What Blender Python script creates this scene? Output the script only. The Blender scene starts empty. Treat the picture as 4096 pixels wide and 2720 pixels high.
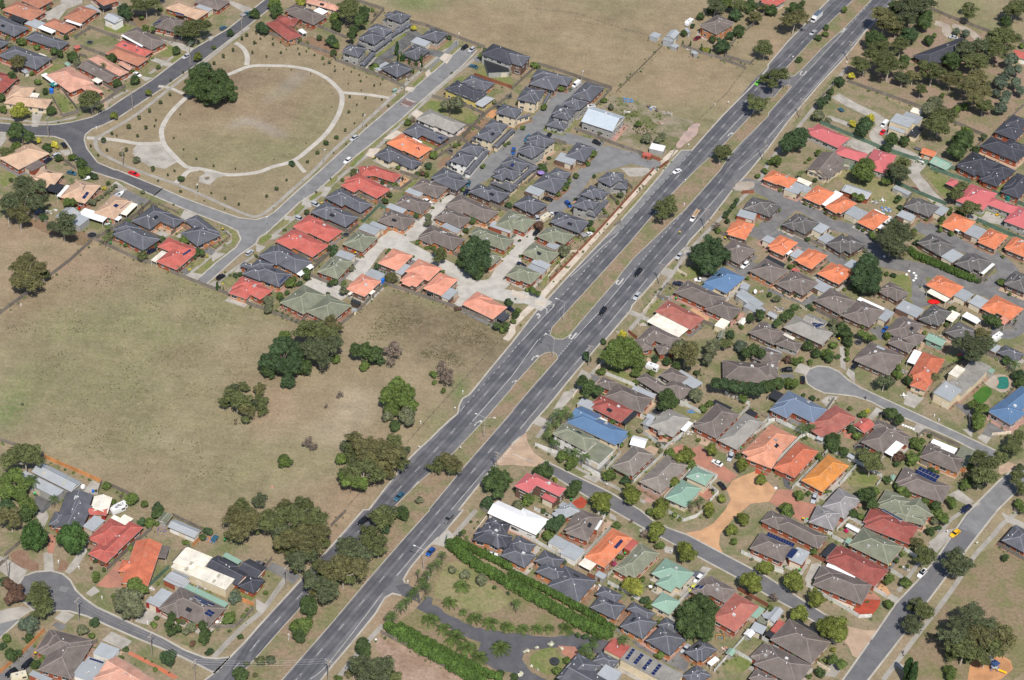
import bpy, bmesh, math, random, re
import numpy as np
from mathutils import Matrix, Vector
from mathutils.geometry import tessellate_polygon
sc = bpy.context.scene
COL = sc.collection
R = math.radians
# ------------------------------------------------------------------ camera, world, sun, exposure
cam_d = bpy.data.cameras.new("aerial_camera"); cam = bpy.data.objects.new("aerial_camera", cam_d); COL.objects.link(cam)
cam_d.sensor_width = 36; cam_d.lens = 69.995; cam_d.clip_start = 5; cam_d.clip_end = 20000
_th, _ro = 0.6825735, 0.0785129
_X0 = Vector((1, 0, 0)); _U0 = Vector((0, math.sin(_th), math.cos(_th))); _F = Vector((0, math.cos(_th), -math.sin(_th)))
_X = math.cos(_ro)*_X0 + math.sin(_ro)*_U0; _U = -math.sin(_ro)*_X0 + math.cos(_ro)*_U0
m = Matrix((_X, _U, -_F)).transposed().to_4x4(); m.translation = Vector((0, -600, 464.99))
cam.matrix_world = m
sc.camera = cam
SUN_EL, SUN_AZ = 54.0, 169.0
w = bpy.data.worlds.new("World"); sc.world = w; w.use_nodes = True
nt = w.node_tree; nt.nodes.clear()
sky = nt.nodes.new('ShaderNodeTexSky'); sky.sky_type = 'NISHITA'; sky.sun_disc = False
sky.sun_elevation = R(SUN_EL); sky.sun_rotation = R(SUN_AZ)
bg = nt.nodes.new('ShaderNodeBackground'); bg.inputs[1].default_value = 0.1
out = nt.nodes.new('ShaderNodeOutputWorld')
nt.links.new(sky.outputs[0], bg.inputs[0]); nt.links.new(bg.outputs[0], out.inputs[0])
sd = bpy.data.lights.new("sun", 'SUN'); sd.energy = 4.6; sd.angle = R(0.53); sd.color = (1.0, 0.945, 0.86)
so = bpy.data.objects.new("sun", sd); COL.objects.link(so)
sv = Vector((math.sin(R(SUN_AZ))*math.cos(R(SUN_EL)), math.cos(R(SUN_AZ))*math.cos(R(SUN_EL)), math.sin(R(SUN_EL))))
so.rotation_euler = sv.to_track_quat('Z', 'Y').to_euler(); so.location = (0, -100, 300)
sc.view_settings.view_transform = 'Standard'; sc.view_settings.look = 'None'
sc.view_settings.exposure = 0.08; sc.view_settings.gamma = 1.0; sc.view_settings.use_curve_mapping = False
sc.cycles.max_bounces = 4; sc.cycles.diffuse_bounces = 2; sc.cycles.glossy_bounces = 2
sc.cycles.transparent_max_bounces = 4; sc.cycles.transmission_bounces = 2

# ------------------------------------------------------------------ measured layout, decimetres on the ground
GROUND = """
A yard town_yards -2584,2049 -1913,2157 -1855,1864 -1887,1733 -866,2119 -707,2044 -753,1908 -871,1568 -902,1623 -1259,1782 -1260,1786 -1446,1490 -1717,994 -1809,889 -1823,806 -1657,608 -1492,530 -1114,349 -1215,-61 -1637,123 -1812,211 -1918,247 -2028,225 -2177,308 -2248,578
A yard street_yards -871,1568 -579,1955 -225,1778 20,1674 351,1518 287,1371 197,1169 485,1022 632,1088 534,897 237,282 79,-43 -4,-205 -70,-197 -498,-9 -629,-277 -788,-290 -961,-208 -1077,-150 -1255,-66 -1044,343 -1005,371 -553,1398
A yard village_yards 1349,1780 1975,1338 2146,1535 2322,1740 2039,-26 1956,-291 1872,-829 1729,-817 1577,-1061 1109,-1819 869,-1902 614,-1928 379,-1721 57,-1433 -104,-1197 27,-819 446,-49 857,807 1021,1118
A yard corner_yards -1702,-1077 -1549,-1103 -1329,-1206 -1228,-1253 -1065,-1337 -963,-1391 -876,-1402 -717,-1488 -595,-1533 -731,-1747 -824,-1932 -1075,-1838 -906,-2027 -1501,-2144 -1699,-1377
A grassdry east_lot 1592,-1224 1680,-1169 1758,-1231 1807,-1241 1717,-1815 1231,-1821 1501,-1374
A litter gum_garden 1413,1790 1862,2457 2132,2275 2319,2194 2239,1674 1971,1346 1844,1466 1726,1559 1409,1734 1574,2100
A grassdry palm_garden -222,-1603 -147,-1356 62,-1530 240,-1643 396,-1719 362,-1745 281,-1919 41,-1921 -312,-1748 -222,-1646
A litter2 fig_lot 1300,1020 1425,1086 1538,972 1612,895 1534,706 1517,757 1395,842 1312,933
A sand pale_strip -356,-1821 -333,-1782 -212,-1846 -61,-1940 -1,-1991 -295,-2021 -312,-1892
A asphalt highway -869,-2054 -821,-1989 -795,-1942 -754,-1867 -723,-1803 -723,-1801 -611,-1574 -504,-1353 -449,-1236 -431,-1234 -385,-1120 -318,-965 -292,-918 -259,-864 -226,-803 -192,-747 -171,-716 -168,-668 -159,-632 -139,-612 -126,-586 -71,-458 1,-296 85,-92 120,-24 162,63 202,144 271,280 333,400 453,644 566,890 575,919 651,1076 697,1085 765,1229 840,1382 891,1477 969,1623 1056,1802 1057,1830 1159,2051 1273,2268 1381,2474 1436,2588 1756,2639 1697,2524 1594,2312 1533,2203 1465,2054 1405,1930 1284,1702 1119,1365 1023,1144 1023,1144 940,970 857,807 761,594 675,434 661,396 582,256 522,130 446,-16 438,-50 346,-237 334,-245 230,-458 146,-637 92,-742 75,-785 28,-852 28,-852 -72,-1068 -133,-1201 -118,-1199 -166,-1297 -223,-1389 -247,-1437 -271,-1488 -287,-1539 -269,-1585 -288,-1610 -316,-1604 -338,-1625 -362,-1698 -425,-1833 -471,-1926 -497,-1985 -513,-2017
A asphaltlt service_lane 333,396 453,640 568,890 578,919 651,1073 698,1079 616,909 484,648 397,463
L lane carriageway 7.3 -772,-2044 -748,-1990 -711,-1857 -662,-1755 -608,-1647 -448,-1329 -389,-1223 -340,-1120 -287,-1017 -232,-911 -181,-809 -130,-701 -78,-594 -28,-488 175,-69 225,34 276,142 327,248 379,353 430,462 480,561 529,667 581,771 631,875 734,1086 787,1194 837,1295 888,1402 945,1511 1020,1676 1161,1922 1246,2089 1322,2240 1394,2373 1491,2555
L lane carriageway 7.3 -594,-2026 -566,-1980 -516,-1874 -462,-1764 -409,-1654 -356,-1545 -305,-1438 -252,-1326 -201,-1218 -148,-1111 -97,-1003 -45,-895 8,-787 60,-678 112,-569 165,-459 281,-214 326,-129 378,-19 431,89 486,202 539,310 592,419 646,534 754,754 808,866 859,989 918,1096 974,1204 1063,1388 1243,1737 1299,1846 1356,1961 1416,2076 1470,2183 1523,2289 1608,2458 1666,2583
I median median_island -754,-2034 -736,-1980 -705,-1920 -705,-1920 -649,-1802 -601,-1705 -572,-1608 -514,-1486 -470,-1407 -445,-1369 -403,-1298 -380,-1239 -350,-1216 -277,-1086 -231,-1016 -168,-920 -124,-836 -77,-745 14,-557 13,-551 49,-480 108,-362 127,-342 151,-334 165,-342 172,-366 109,-491 20,-675 20,-681 -70,-864 -136,-999 -234,-1212 -230,-1212 -292,-1332 -378,-1505 -438,-1631 -493,-1749 -552,-1868 -612,-1989 -630,-2029
I median median_island 712,938 591,716 528,585 437,388 315,145 227,-30 146,-192 141,-232 156,-253 188,-252 208,-230 298,-41 383,133 399,176 450,289 501,375 616,575 657,641 812,952 853,1062 917,1187 1036,1401 1037,1423 1106,1562 1153,1659 1146,1672 1116,1654 1072,1557 1043,1553 953,1376 837,1151
I median median_island 1547,2595 1496,2482 1381,2279 1282,2095 1202,1937 1129,1794 1132,1762 1151,1746 1173,1757 1220,1836 1317,2022 1445,2239 1586,2507 1638,2610
A asphaltdk north_street -1261,2057 -1386,1772 -1513,1573 -1639,1299 -1735,1128 -1775,1053 -1828,978 -1908,925 -1970,899 -2078,880 -2191,880 -2284,887 -2265,816 -2174,812 -2038,807 -1950,812 -1905,794 -1865,735 -1845,682 -1811,631 -1768,592 -1616,536 -1468,450 -1444,506 -1648,609 -1657,608 -1736,650 -1800,744 -1824,805 -1827,846 -1809,889 -1768,928 -1717,994 -1567,1266 -1447,1499 -1296,1824 -1168,2112 -1219,2186
A asphaltlt crescent_road -1468,450 -1444,505 -1347,451 -1206,388 -1114,349 -1044,343 -1005,371 -980,404 -927,524 -834,722 -690,1042 -535,1356 -437,1550 -332,1771 -259,1757 -317,1614 -400,1447 -493,1257 -548,1138 -655,931 -738,782 -755,733 -787,666 -832,567 -891,483 -950,349 -993,256 -1015,231 -1021,187 -1075,102 -1168,-95 -1210,-74 -1151,51 -1092,156 -1083,208 -1105,262 -1156,292 -1334,378
A brick speed_hump -541,1316 -492,1292 -517,1241 -564,1260
A asphaltlt cul_de_sac 1083,-354 1101,-314 1135,-292 1175,-293 1210,-314 1242,-359 1283,-397 1339,-433 1429,-489 1524,-549 1626,-613 1726,-677 1775,-711 1713,-741 1679,-705 1591,-641 1500,-587 1371,-514 1316,-472 1259,-449 1196,-445 1148,-444 1114,-424 1088,-397
A asphalt east_road 1894,-686 1827,-772 1779,-789 1729,-845 1624,-982 1588,-1033 1466,-1248 1389,-1362 1306,-1473 1235,-1598 1161,-1725 1086,-1853 1164,-1845 1317,-1608 1406,-1462 1475,-1352 1556,-1223 1704,-993 1773,-906 1881,-772
A asphaltlt resurfaced_strip 1894,-686 1827,-774 1781,-790 1729,-846 1624,-983 1559,-1097 1614,-1127 1704,-993 1772,-906 1880,-773
A asphalt side_street 123,-958 146,-925 244,-983 368,-1055 475,-1132 519,-1179 573,-1210 634,-1234 734,-1299 894,-1401 1005,-1495 1068,-1546 1112,-1574 1044,-1591 961,-1529 890,-1484 801,-1420 672,-1336 569,-1271 475,-1210 380,-1143 298,-1090 223,-1034
A tan_paving side_street_mouth 28,-852 75,-785 80,-829 106,-888 146,-925 123,-959 71,-959 34,-958 34,-958 -4,-967 -26,-959 4,-900
A asphalt west_cul_de_sac -1490,-1693 -1482,-1654 -1450,-1632 -1404,-1622 -1364,-1632 -1334,-1657 -1308,-1697 -1273,-1730 -1225,-1763 -1177,-1785 -1098,-1822 -1002,-1866 -928,-1908 -863,-1932 -823,-1933 -785,-1922 -822,-1991 -867,-1967 -951,-1928 -1066,-1882 -1176,-1835 -1251,-1802 -1308,-1787 -1348,-1789 -1385,-1807 -1422,-1793 -1447,-1772 -1475,-1743
A asphaltlt lower_lane -1537,-1873 -1481,-1829 -1449,-1837 -1492,-1918 -1518,-1947
A tan_paving junction_paving 1112,-1574 1148,-1594 1196,-1602 1235,-1598 1161,-1725 1145,-1716 1135,-1674 1107,-1635 1044,-1591
A tan_paving brick_crossing 1729,-817 1739,-771 1778,-739 1827,-772 1779,-790
A orange_paving court_mouth 627,-1225 678,-1207 723,-1168 766,-1095 786,-1045 773,-998 793,-952 816,-933 874,-894 903,-929 945,-978 916,-1041 852,-1059 821,-1099 786,-1145 743,-1217 738,-1269 751,-1308
A salmon_paving brick_court 581,-816 620,-783 658,-801 689,-781 729,-844 813,-923 777,-970 737,-937 664,-874 619,-845
A salmon_paving brick_driveway 916,-1041 949,-978 998,-972 1009,-1025 1076,-1034 1072,-1082 1055,-1126 1018,-1125 962,-1078
A red_paving red_driveway 874,-905 884,-837 921,-866 919,-910 896,-908
A salmon_paving brick_driveway 1023,-1044 1068,-1044 1072,-1096 1051,-1135 1001,-1099
A red_paving red_front_yard 1222,-1428 1258,-1463 1247,-1498 1215,-1544 1184,-1543 1161,-1521 1193,-1480
A orange_paving tan_driveway 1242,-1402 1277,-1339 1291,-1343 1273,-1374 1293,-1431 1277,-1447
A concrete east_driveway 1293,-1431 1326,-1451 1306,-1473 1276,-1454
A concrete plaza -1600,813 -1514,835 -1483,813 -1401,705 -1425,693 -1460,643 -1529,655 -1571,689 -1610,731 -1614,771
L pale_path park_circle_path 2.1 -1506,842 -1526,922 -1520,1014 -1499,1102 -1465,1193 -1424,1278 -1365,1349 -1304,1412 -1255,1464 -1215,1484 -1168,1491 -1074,1501 -986,1486 -924,1450 -870,1396 -824,1323 -809,1255 -810,1168 -823,1081 -848,986 -891,889 -952,776 -1033,717 -1093,667 -1203,636 -1272,653 -1327,665 -1377,669 -1444,746 -1492,812 -1506,842
L pale_path park_path 2.2 -1256,1482 -1264,1555 -1294,1624 -1334,1661
L pale_path park_path 1.8 -1487,1212 -1554,1250 -1602,1256
L pale_path park_path 2.2 -1504,828 -1599,809 -1668,819 -1746,825 -1817,821
L pale_path park_path 2.2 -1326,658 -1363,641 -1378,600 -1402,542
A concrete bench_pad -1303,649 -1295,631 -1313,609 -1311,570 -1264,554 -1243,609 -1203,636
L pale_path park_path 2.0 -814,1320 -720,1320 -663,1315 -606,1306
L pale_path park_path 1.8 -945,769 -925,740 -897,696
L footpath footpath 1.6 -1293,1805 -1366,1651 -1443,1473 -1539,1270 -1654,1020 -1757,856 -1778,828 -1772,780 -1738,721 -1650,662 -1561,613 -1360,525 -1102,380 -1047,365 -1024,383 -983,456 -860,719 -806,861 -658,1182 -543,1444 -352,1835
L footpath footpath 1.6 -971,223 -916,346 -854,466 -795,588 -731,721 -619,928 -556,1078 -479,1251 -399,1430 -324,1577 -237,1738
L light_path footpath 2.6 628,1079 530,897 418,662 269,351 237,282 129,59 79,-43 -4,-198 -2,-237 -24,-283
L footpath footpath 1.6 1425,1876 1320,1657 1191,1389 1095,1187 1027,1053 959,868 792,583 673,368 611,225 521,14 463,-113 339,-364 263,-503 199,-624 114,-808
L footpath footpath 1.6 -75,-1194 -139,-1320
L footpath footpath 1.6 -333,-1741 -370,-1809 -409,-1889 -446,-1967
L footpath footpath 1.8 -653,-1549 -707,-1702 -731,-1747 -759,-1786 -801,-1863 -834,-1929
L footpath footpath 1.6 1815,-949 1710,-1062 1677,-1112 1591,-1230 1509,-1373 1438,-1487 1371,-1589 1309,-1687 1232,-1807
L footpath footpath 1.4 1645,-964 1540,-1054 1477,-1155 1384,-1308 1319,-1418
L footpath footpath 1.4 115,-842 181,-896 296,-971 408,-1040 493,-1094
L footpath footpath 1.4 -1169,111 -1218,7 -1250,-45
L footpath footpath 1.2 -1159,255 -1117,232 -1119,189 -1143,157 -1169,111
L footpath footpath 1.4 -1014,110 -1082,11 -1123,-69
L footpath footpath 1.4 -2200,916 -2109,912 -2004,911 -1894,968
L footpath footpath 1.4 -1723,1207 -1783,1112 -1784,1052
L footpath footpath 1.4 -1582,1506 -1658,1350
L court villa_court 8 -791,-19 -712,-57 -640,-108
L court villa_court 8.5 -641,7 -606,101 -575,204 -532,281 -441,322 -389,358 -380,455 -355,526 -309,608 -362,609
L court villa_court 8.5 -553,278 -464,247 -387,193 -299,141 -232,94 -182,25 -83,45 -46,139 -12,307 20,362 56,418
L court villa_court 7 -185,18 -227,-102
L court villa_court 7.5 -148,16 -13,-21 49,-20 121,-64
A asphaltlt unit_court 311,1043 338,1072 485,1022 567,973 548,915 503,925 439,948 349,887 282,846 219,673 143,526 104,543 67,478 48,520 102,596 163,743 223,870 258,929
L asphaltlt unit_court 9 197,1554 180,1488 125,1391 56,1233 -39,1051 -158,817 -228,720 -231,634
L asphaltlt unit_court 8 12,1151 139,1110 315,1052
L asphaltrg unit_driveway 9 -532,1874 -586,1808 -647,1685 -709,1574
L asphaltrg unit_driveway 5 -470,1712 -400,1695
L asphaltlt driveway 6 -262,1669 -215,1695
L laneasph village_lane 8 854,838 936,865 993,826 1024,806 1074,751 1149,730 1261,624 1346,590 1395,493 1442,398 1564,371 1668,334 1788,273 1869,241
L laneasph village_lane 7 1091,730 1022,614 992,543 1119,464 1242,379 1283,348
L laneasph village_lane 6 1564,371 1574,266 1556,173 1575,121
L laneasph village_lane 9 1610,671 1659,632 1739,568 1821,520 1901,472 1940,377 1860,296 1790,287
L laneasph village_lane 8 1848,245 1956,170 1958,95 1877,-1 1820,5
L laneasph village_lane 7 900,545 977,504
A laneasph driveway 1133,153 1165,130 1148,74 1107,82 1096,108
L laneasph driveway 3 973,154 1095,94 1214,8
L laneasph driveway 7 1408,-47 1364,-79
L laneasph driveway 5 933,317 866,237
L concrete shared_drive 5.5 1346,1615 1426,1537 1515,1462 1533,1395 1496,1304 1532,1241 1607,1201 1670,1135 1633,1050 1660,965 1688,890 1734,818
L concrete shared_drive 3 1298,1431 1367,1397 1394,1375
L gravel gravel_drive 4.5 1874,2336 1922,2313 1920,2252 1936,2215
L gravel gravel_drive 4 1954,2323 2027,2289 2069,2186
A concrete hostel_yard 1395,1276 1515,1213 1488,1168 1441,1161 1353,1224
A concrete hostel_yard 1916,835 1997,776 1966,711 1827,738 1831,769
L asphaltdk garden_drive 6.5 -220,-1631 -158,-1667 -86,-1720 -6,-1752 73,-1755 142,-1762 209,-1746 277,-1748 373,-1767
A asphaltdk turning_loop -16,-1744 73,-1749 80,-1896 26,-1888 -9,-1861 -29,-1818
A asphaltdk turning_loop 73,-1751 104,-1759 119,-1785 108,-1840 140,-1889 188,-1914 215,-1943 83,-1956
A asphaltdk highway_bell -312,-1570 -272,-1556 -234,-1590 -223,-1637 -284,-1610
A concrete crossover -210,-1373 -166,-1292 -138,-1325 -167,-1378 -199,-1372
A asphaltlt driveway -361,1824 -419,1683 -471,1554 -455,1539 -340,1808
A laneasph driveway -1577,473 -1616,475 -1645,425 -1600,416 -1514,376 -1470,412
A concrete driveway -1637,533 -1578,480 -1596,462 -1653,485
A concrete courtyard -1434,204 -1402,233 -1348,219 -1361,199 -1389,167
A concrete driveway -1335,195 -1308,235 -1280,217 -1307,178
A concrete driveway -1343,310 -1333,371 -1273,349 -1311,300
A laneasph driveway -1221,118 -1209,148 -1167,125 -1178,89
A laneasph driveway -1289,-16 -1276,7 -1238,-23 -1250,-48
A concrete driveway -1258,-49 -1237,-26 -1195,-31 -1209,-70
A concrete crossover -1178,89 -1161,112 -1127,110 -1167,48
A concrete driveway -1164,-95 -1140,-65 -1107,-87 -1124,-110
A concrete driveway -1076,-2 -1052,57 -1015,61 -1050,-5
A concrete driveway -2080,984 -2036,990 -2032,874 -2058,870
A tan_paving driveway -1839,1138 -1819,1150 -1780,1078 -1793,1051
A tan_paving patio -1990,1151 -1931,1133 -1893,1087 -1916,1067 -1967,1128
A concrete driveway -1685,1491 -1613,1465 -1571,1444 -1585,1415 -1700,1470
A concrete driveway -1688,1658 -1629,1658 -1505,1583 -1517,1544 -1597,1588
A concrete driveway -1700,1326 -1633,1318 -1664,1287
A concrete driveway -1467,1702 -1432,1698 -1445,1658
A concrete north_court -2189,1990 -2093,2006 -2070,1899 -2126,1841 -2143,1741 -2230,1718 -2210,1799 -2163,1875
A concrete driveway -1422,2031 -1319,1978 -1297,1961 -1320,1918 -1411,1993
A concrete driveway -2174,812 -2151,808 -2135,761 -2147,703
A concrete driveway -1905,713 -1868,727 -1857,696 -1875,678
A light_path driveway -486,1232 -447,1204 -480,1156 -506,1195
A light_path driveway -554,1061 -515,1033 -556,986 -606,987
A light_path driveway -653,907 -608,913 -632,837 -665,856
A light_path driveway -422,1663 -401,1713 -362,1701 -385,1623
A light_path driveway -474,1536 -458,1566 -445,1531 -467,1501
A light_path driveway -544,1408 -506,1405 -517,1368 -551,1380
A concrete driveway -820,615 -774,598 -793,534 -846,542
A concrete driveway -879,523 -823,493 -844,452 -880,462
A concrete driveway -934,388 -877,381 -904,355 -935,358
A concrete driveway -980,257 -929,257 -958,224
A concrete driveway -1021,187 -980,171 -1000,133 -1013,139
A salmon_paving driveway -732,689 -706,693 -715,653 -734,666
A orange_paving deck -514,681 -491,723 -467,703 -501,644
A orange_paving porch 666,-15 691,22 739,-45 734,-79 698,-44
A concrete driveway 556,197 577,242 611,225 598,174
A concrete crossover 657,395 682,384 660,338 643,350
A gravel crossover 873,872 946,890 958,852 911,807 857,807
A concrete driveway 442,-43 516,-87 508,-108 422,-66
A concrete driveway 382,-176 426,-183 406,-211
A light_path entry_apron 79,-36 124,-27 113,-65 71,-57
A concrete driveway 261,-417 297,-444 246,-468
A concrete driveway 201,-553 244,-523 255,-528 204,-630 165,-652
A concrete driveway 117,-693 148,-712 130,-749 92,-737
A asphaltdk driveway 494,-741 513,-721 559,-768 625,-731 620,-760 574,-800 502,-763
A tan_paving driveway 483,-828 513,-801 543,-820 513,-880
A asphaltdk driveway 302,-932 343,-916 351,-937 329,-967 295,-944
A concrete crossover 277,-990 310,-964 344,-982 323,-1017
A pink_paving driveway 508,-1039 545,-1040 512,-1097 490,-1084
A tan_paving driveway 674,-731 698,-717 724,-754 711,-784 685,-776
A concrete driveway 776,-799 803,-790 809,-818 781,-860
A red_paving patio 244,-1122 276,-1087 298,-1111 284,-1144 255,-1147
A laneasph driveway 293,-438 325,-447 333,-470 310,-491
A tan_paving back_yard 503,-319 603,-363 618,-386 547,-376 499,-338
A salmon_paving patio 661,-1016 706,-984 727,-1036 704,-1060
A concrete driveway 373,-1159 395,-1172 395,-1193 373,-1185
A tan_paving driveway 351,-1183 384,-1200 356,-1265 334,-1252
A pink_paving yard 263,-1450 292,-1322 331,-1272 348,-1260 303,-1321
A red_paving yard 208,-1271 295,-1312 267,-1325 205,-1281
A concrete driveway 471,-1226 497,-1213 482,-1250
A concrete driveway 554,-1293 590,-1299 579,-1326 557,-1323
A slatedk driveway 608,-1504 652,-1397 688,-1398 691,-1418 636,-1511 618,-1527
A concrete driveway 681,-1374 710,-1381 691,-1408 670,-1395
A laneasph hedge_drive 59,-1462 94,-1468 145,-1511 210,-1562 288,-1610 344,-1646 413,-1685 427,-1707 378,-1675 274,-1616 167,-1538 60,-1482
A laneasph hedge_drive -119,-1348 -77,-1333 57,-1423 59,-1462
A laneasph townhouse_court 447,-1723 488,-1719 515,-1761 559,-1788 608,-1729 630,-1794 616,-1840 549,-1803 464,-1748
A salmon_paving bed 217,-1770 271,-1769 292,-1807 266,-1828 235,-1804
A concrete driveway 1044,-334 1067,-281 1106,-301 1083,-348
A concrete driveway 1133,-488 1163,-455 1199,-456 1157,-533
A concrete driveway 1237,-323 1248,-290 1270,-313 1265,-375
A concrete driveway 1225,-166 1242,-164 1239,-304 1220,-287
A concrete driveway 1459,-388 1476,-374 1515,-424 1472,-490 1434,-470
A concrete driveway 1296,-564 1333,-500 1355,-516 1311,-574
A laneasph driveway 1619,-448 1641,-427 1681,-483 1670,-573 1652,-587 1662,-509
A concrete driveway 1633,-583 1672,-584 1663,-626
A laneasph driveway 1701,-604 1743,-523 1787,-547 1807,-568 1734,-618
A concrete crossover 1682,-624 1701,-604 1734,-618 1709,-656
A concrete driveway 1471,-573 1508,-592 1479,-642 1451,-611
A laneasph driveway 991,-353 1039,-347 1042,-371 994,-377
A asphaltdk driveway 968,-910 993,-929 994,-978 973,-959
A concrete driveway 1536,-938 1581,-906 1611,-941 1627,-960 1605,-984
A concrete driveway 1061,-976 1094,-983 1087,-1027 1062,-1024
A salmon_paving courtyard 1200,-634 1221,-614 1239,-688 1201,-681
A gravel pool_surround 1743,-317 1770,-270 1853,-254 1856,-316 1817,-364 1780,-343
W water pool 1797,-276 1823,-264 1845,-267 1845,-305 1837,-337 1807,-348 1785,-337 1805,-303
A concrete driveway 1445,-1179 1512,-1110 1553,-1100 1521,-1150 1465,-1228
A concrete driveway 1015,-1397 1041,-1325 1078,-1311 1068,-1352 1028,-1420
A light_path front_path 1063,-1431 1170,-1497 1162,-1517 1054,-1451
A salmon_paving yard 1201,-1465 1229,-1428 1259,-1454 1251,-1464
A concrete driveway 1070,-1762 1099,-1732 1122,-1748 1083,-1810 1049,-1809
A concrete driveway 1714,-1003 1752,-1025 1786,-1048 1781,-1080 1726,-1049
A concrete driveway 1331,-1766 1288,-1726 1279,-1740 1331,-1793
A orange_bark playground_bark 1507,-1748 1519,-1702 1565,-1670 1621,-1664 1649,-1684 1650,-1720 1606,-1764 1516,-1809 1500,-1776
A concrete driveway -1617,-1558 -1555,-1585 -1478,-1630 -1490,-1693 -1562,-1639 -1603,-1615
A concrete driveway -1445,-1549 -1420,-1536 -1394,-1621 -1423,-1629
A concrete driveway -1359,-1622 -1321,-1476 -1311,-1440 -1296,-1463 -1324,-1594 -1343,-1629
A salmon_paving driveway -1251,-1672 -1218,-1601 -1199,-1556 -1160,-1614 -1157,-1662 -1209,-1677
A concrete driveway -1275,-1707 -1255,-1672 -1233,-1693 -1255,-1719
A concrete driveway -1101,-1809 -1072,-1746 -1031,-1765 -1055,-1818
A concrete driveway -1348,-1821 -1329,-1787 -1288,-1801 -1310,-1840
A laneasph driveway -1348,-1849 -1338,-1834 -1301,-1848 -1316,-1872
A concrete driveway -1184,-1894 -1162,-1856 -1092,-1889 -1111,-1927
A concrete driveway -1549,-1825 -1502,-1797 -1458,-1783 -1419,-1792 -1453,-1833 -1507,-1861
A laneasph driveway -1451,-2019 -1390,-1929 -1363,-1958 -1372,-2002 -1375,-2046 -1419,-2080 -1483,-2086
A concrete driveway -1522,-1357 -1486,-1343 -1466,-1382 -1470,-1443
A laneasph driveway -734,-1539 -714,-1508 -613,-1560 -635,-1600 -659,-1579
A concrete driveway -742,-1673 -704,-1697 -712,-1735 -735,-1719
A red_gravel garden_strip -1090,-1929 -991,-1980 -925,-2017 -939,-2027 -999,-1990 -1094,-1943
A light_path court_pad -15,26 49,-13 29,-36 -14,-7
A rubble rubble_lot 305,1391 356,1496 627,1342 730,1305 623,1070 522,1048 346,1131 410,1302
A pink_gravel gravel_ramp 623,1087 652,1192 710,1294 739,1306 718,1209 651,1099
A dirt bare_yard -1879,1840 -1740,1833 -1758,1724 -1832,1751
A dirt bare_yard -1917,240 -1816,225 -1653,160 -1638,127 -1656,75 -1796,141 -1903,184
A dirt bare_yard -1059,1745 -955,1780 -877,1697 -873,1577 -986,1634
A lawn lawn -2140,1314 -2063,1388 -2003,1334 -2097,1293 -2088,1215 -2033,1136 -1997,1141 -1981,1109 -2016,1104 -2072,1182
A lawn lawn -2033,1136 -1999,1149 -1923,1057 -1893,1002 -1947,978 -2011,1079
A lawn round_lawn -1663,1531 -1635,1582 -1598,1592 -1575,1572 -1576,1526 -1599,1495 -1640,1507
A lawnhi hedge_lawn 1702,-383 1732,-337 1769,-332 1773,-363 1746,-415 1719,-436 1693,-421
A lawn lawn -2106,537 -2062,536 -2021,495 -2055,437 -2080,434
A lawn lawn -495,617 -449,705 -430,684 -477,616
A lawn lawn -673,327 -652,411 -621,400 -655,315
A lawn lawn -132,444 -89,532 -66,520 -109,432
A lawn verge_lawn -803,617 -776,683 -752,675 -783,601
A lawn verge_lawn -855,511 -832,567 -802,571 -841,498
A lawn verge_lawn -957,304 -930,359 -909,358 -941,284
A lawn verge_lawn -1017,202 -993,256 -958,253 -995,184
A lawn verge_lawn -905,407 -888,461 -858,465 -892,393
A lawn verge_lawn -654,915 -633,975 -615,978 -639,908
A lawn verge_lawn -610,1020 -587,1023 -600,1013
A lawn verge_lawn -582,1065 -564,1118 -546,1121 -568,1063
A lawn verge_lawn -548,1138 -524,1184 -506,1187 -529,1136
A lawn verge_lawn -728,767 -689,869 -664,881 -704,759
A lawn verge_lawn -509,1229 -482,1294 -464,1296 -495,1227
A lawn verge_lawn -526,1411 -491,1506 -467,1509 -502,1414
A lawn verge_lawn -461,1547 -420,1645 -401,1648 -437,1546
A lawn verge_lawn -382,1716 -352,1777 -332,1762 -362,1710
A lawn verge_lawn -1226,-21 -1174,68 -1158,43 -1188,-23
A lawn verge_lawn -1149,271 -1113,261 -1094,220 -1098,163 -1119,167 -1115,218
A lawn front_lawn -1192,150 -1158,226 -1132,223 -1172,132
A lawn front_lawn -1248,10 -1219,62 -1195,66 -1218,7
A lawn front_lawn -1107,-67 -1087,-37 -1055,-54 -1076,-104
A lawn lawn 83,986 132,1042 141,1027 120,967
A lawn lawn 263,445 284,470 293,457 276,425
A lawn lawn 87,74 110,139 126,141 108,56
A lawn verge_lawn 337,426 530,841 548,891 557,884 354,450
A lawn lawn 348,-401 364,-392 443,-420 440,-463 384,-445
A lawn lawn 241,-566 264,-539 295,-565 269,-592
A lawn lawn 631,-602 693,-618 676,-650 653,-635
A lawn lawn 585,173 663,274 734,227 678,178
A lawn lawn 492,-70 525,21 563,39 533,-58
A lawn lawn 996,-612 1032,-596 1050,-617 1010,-639
A lawn lawn 1177,-925 1237,-841 1313,-876 1278,-935
A lawn lawn 1607,-176 1684,-148 1697,-178 1642,-223
A lawn lawn 1130,-952 1204,-828 1223,-831 1156,-954
A lawn lawn 1671,1064 1736,1064 1793,1008 1764,845 1720,934
A lawn lawn 1441,291 1539,332 1537,192 1516,155
A lawn lawn 721,-1807 778,-1747 831,-1773 788,-1836
A lawn lawn -1952,1694 -1872,1754 -1793,1728 -1842,1654
A lawn lawn -1594,1468 -1559,1538 -1530,1533 -1573,1453
A lawn lawn -428,1747 -391,1829 -360,1814 -404,1741
A lawn lawn -355,1481 -312,1542 -291,1518 -329,1449
A lawn vacant_lot_grass -477,1234 -420,1338 -201,1222 -246,1130 -381,1205
A lawn vacant_lot_grass -259,1550 -220,1620 -92,1575 -87,1476
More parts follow.
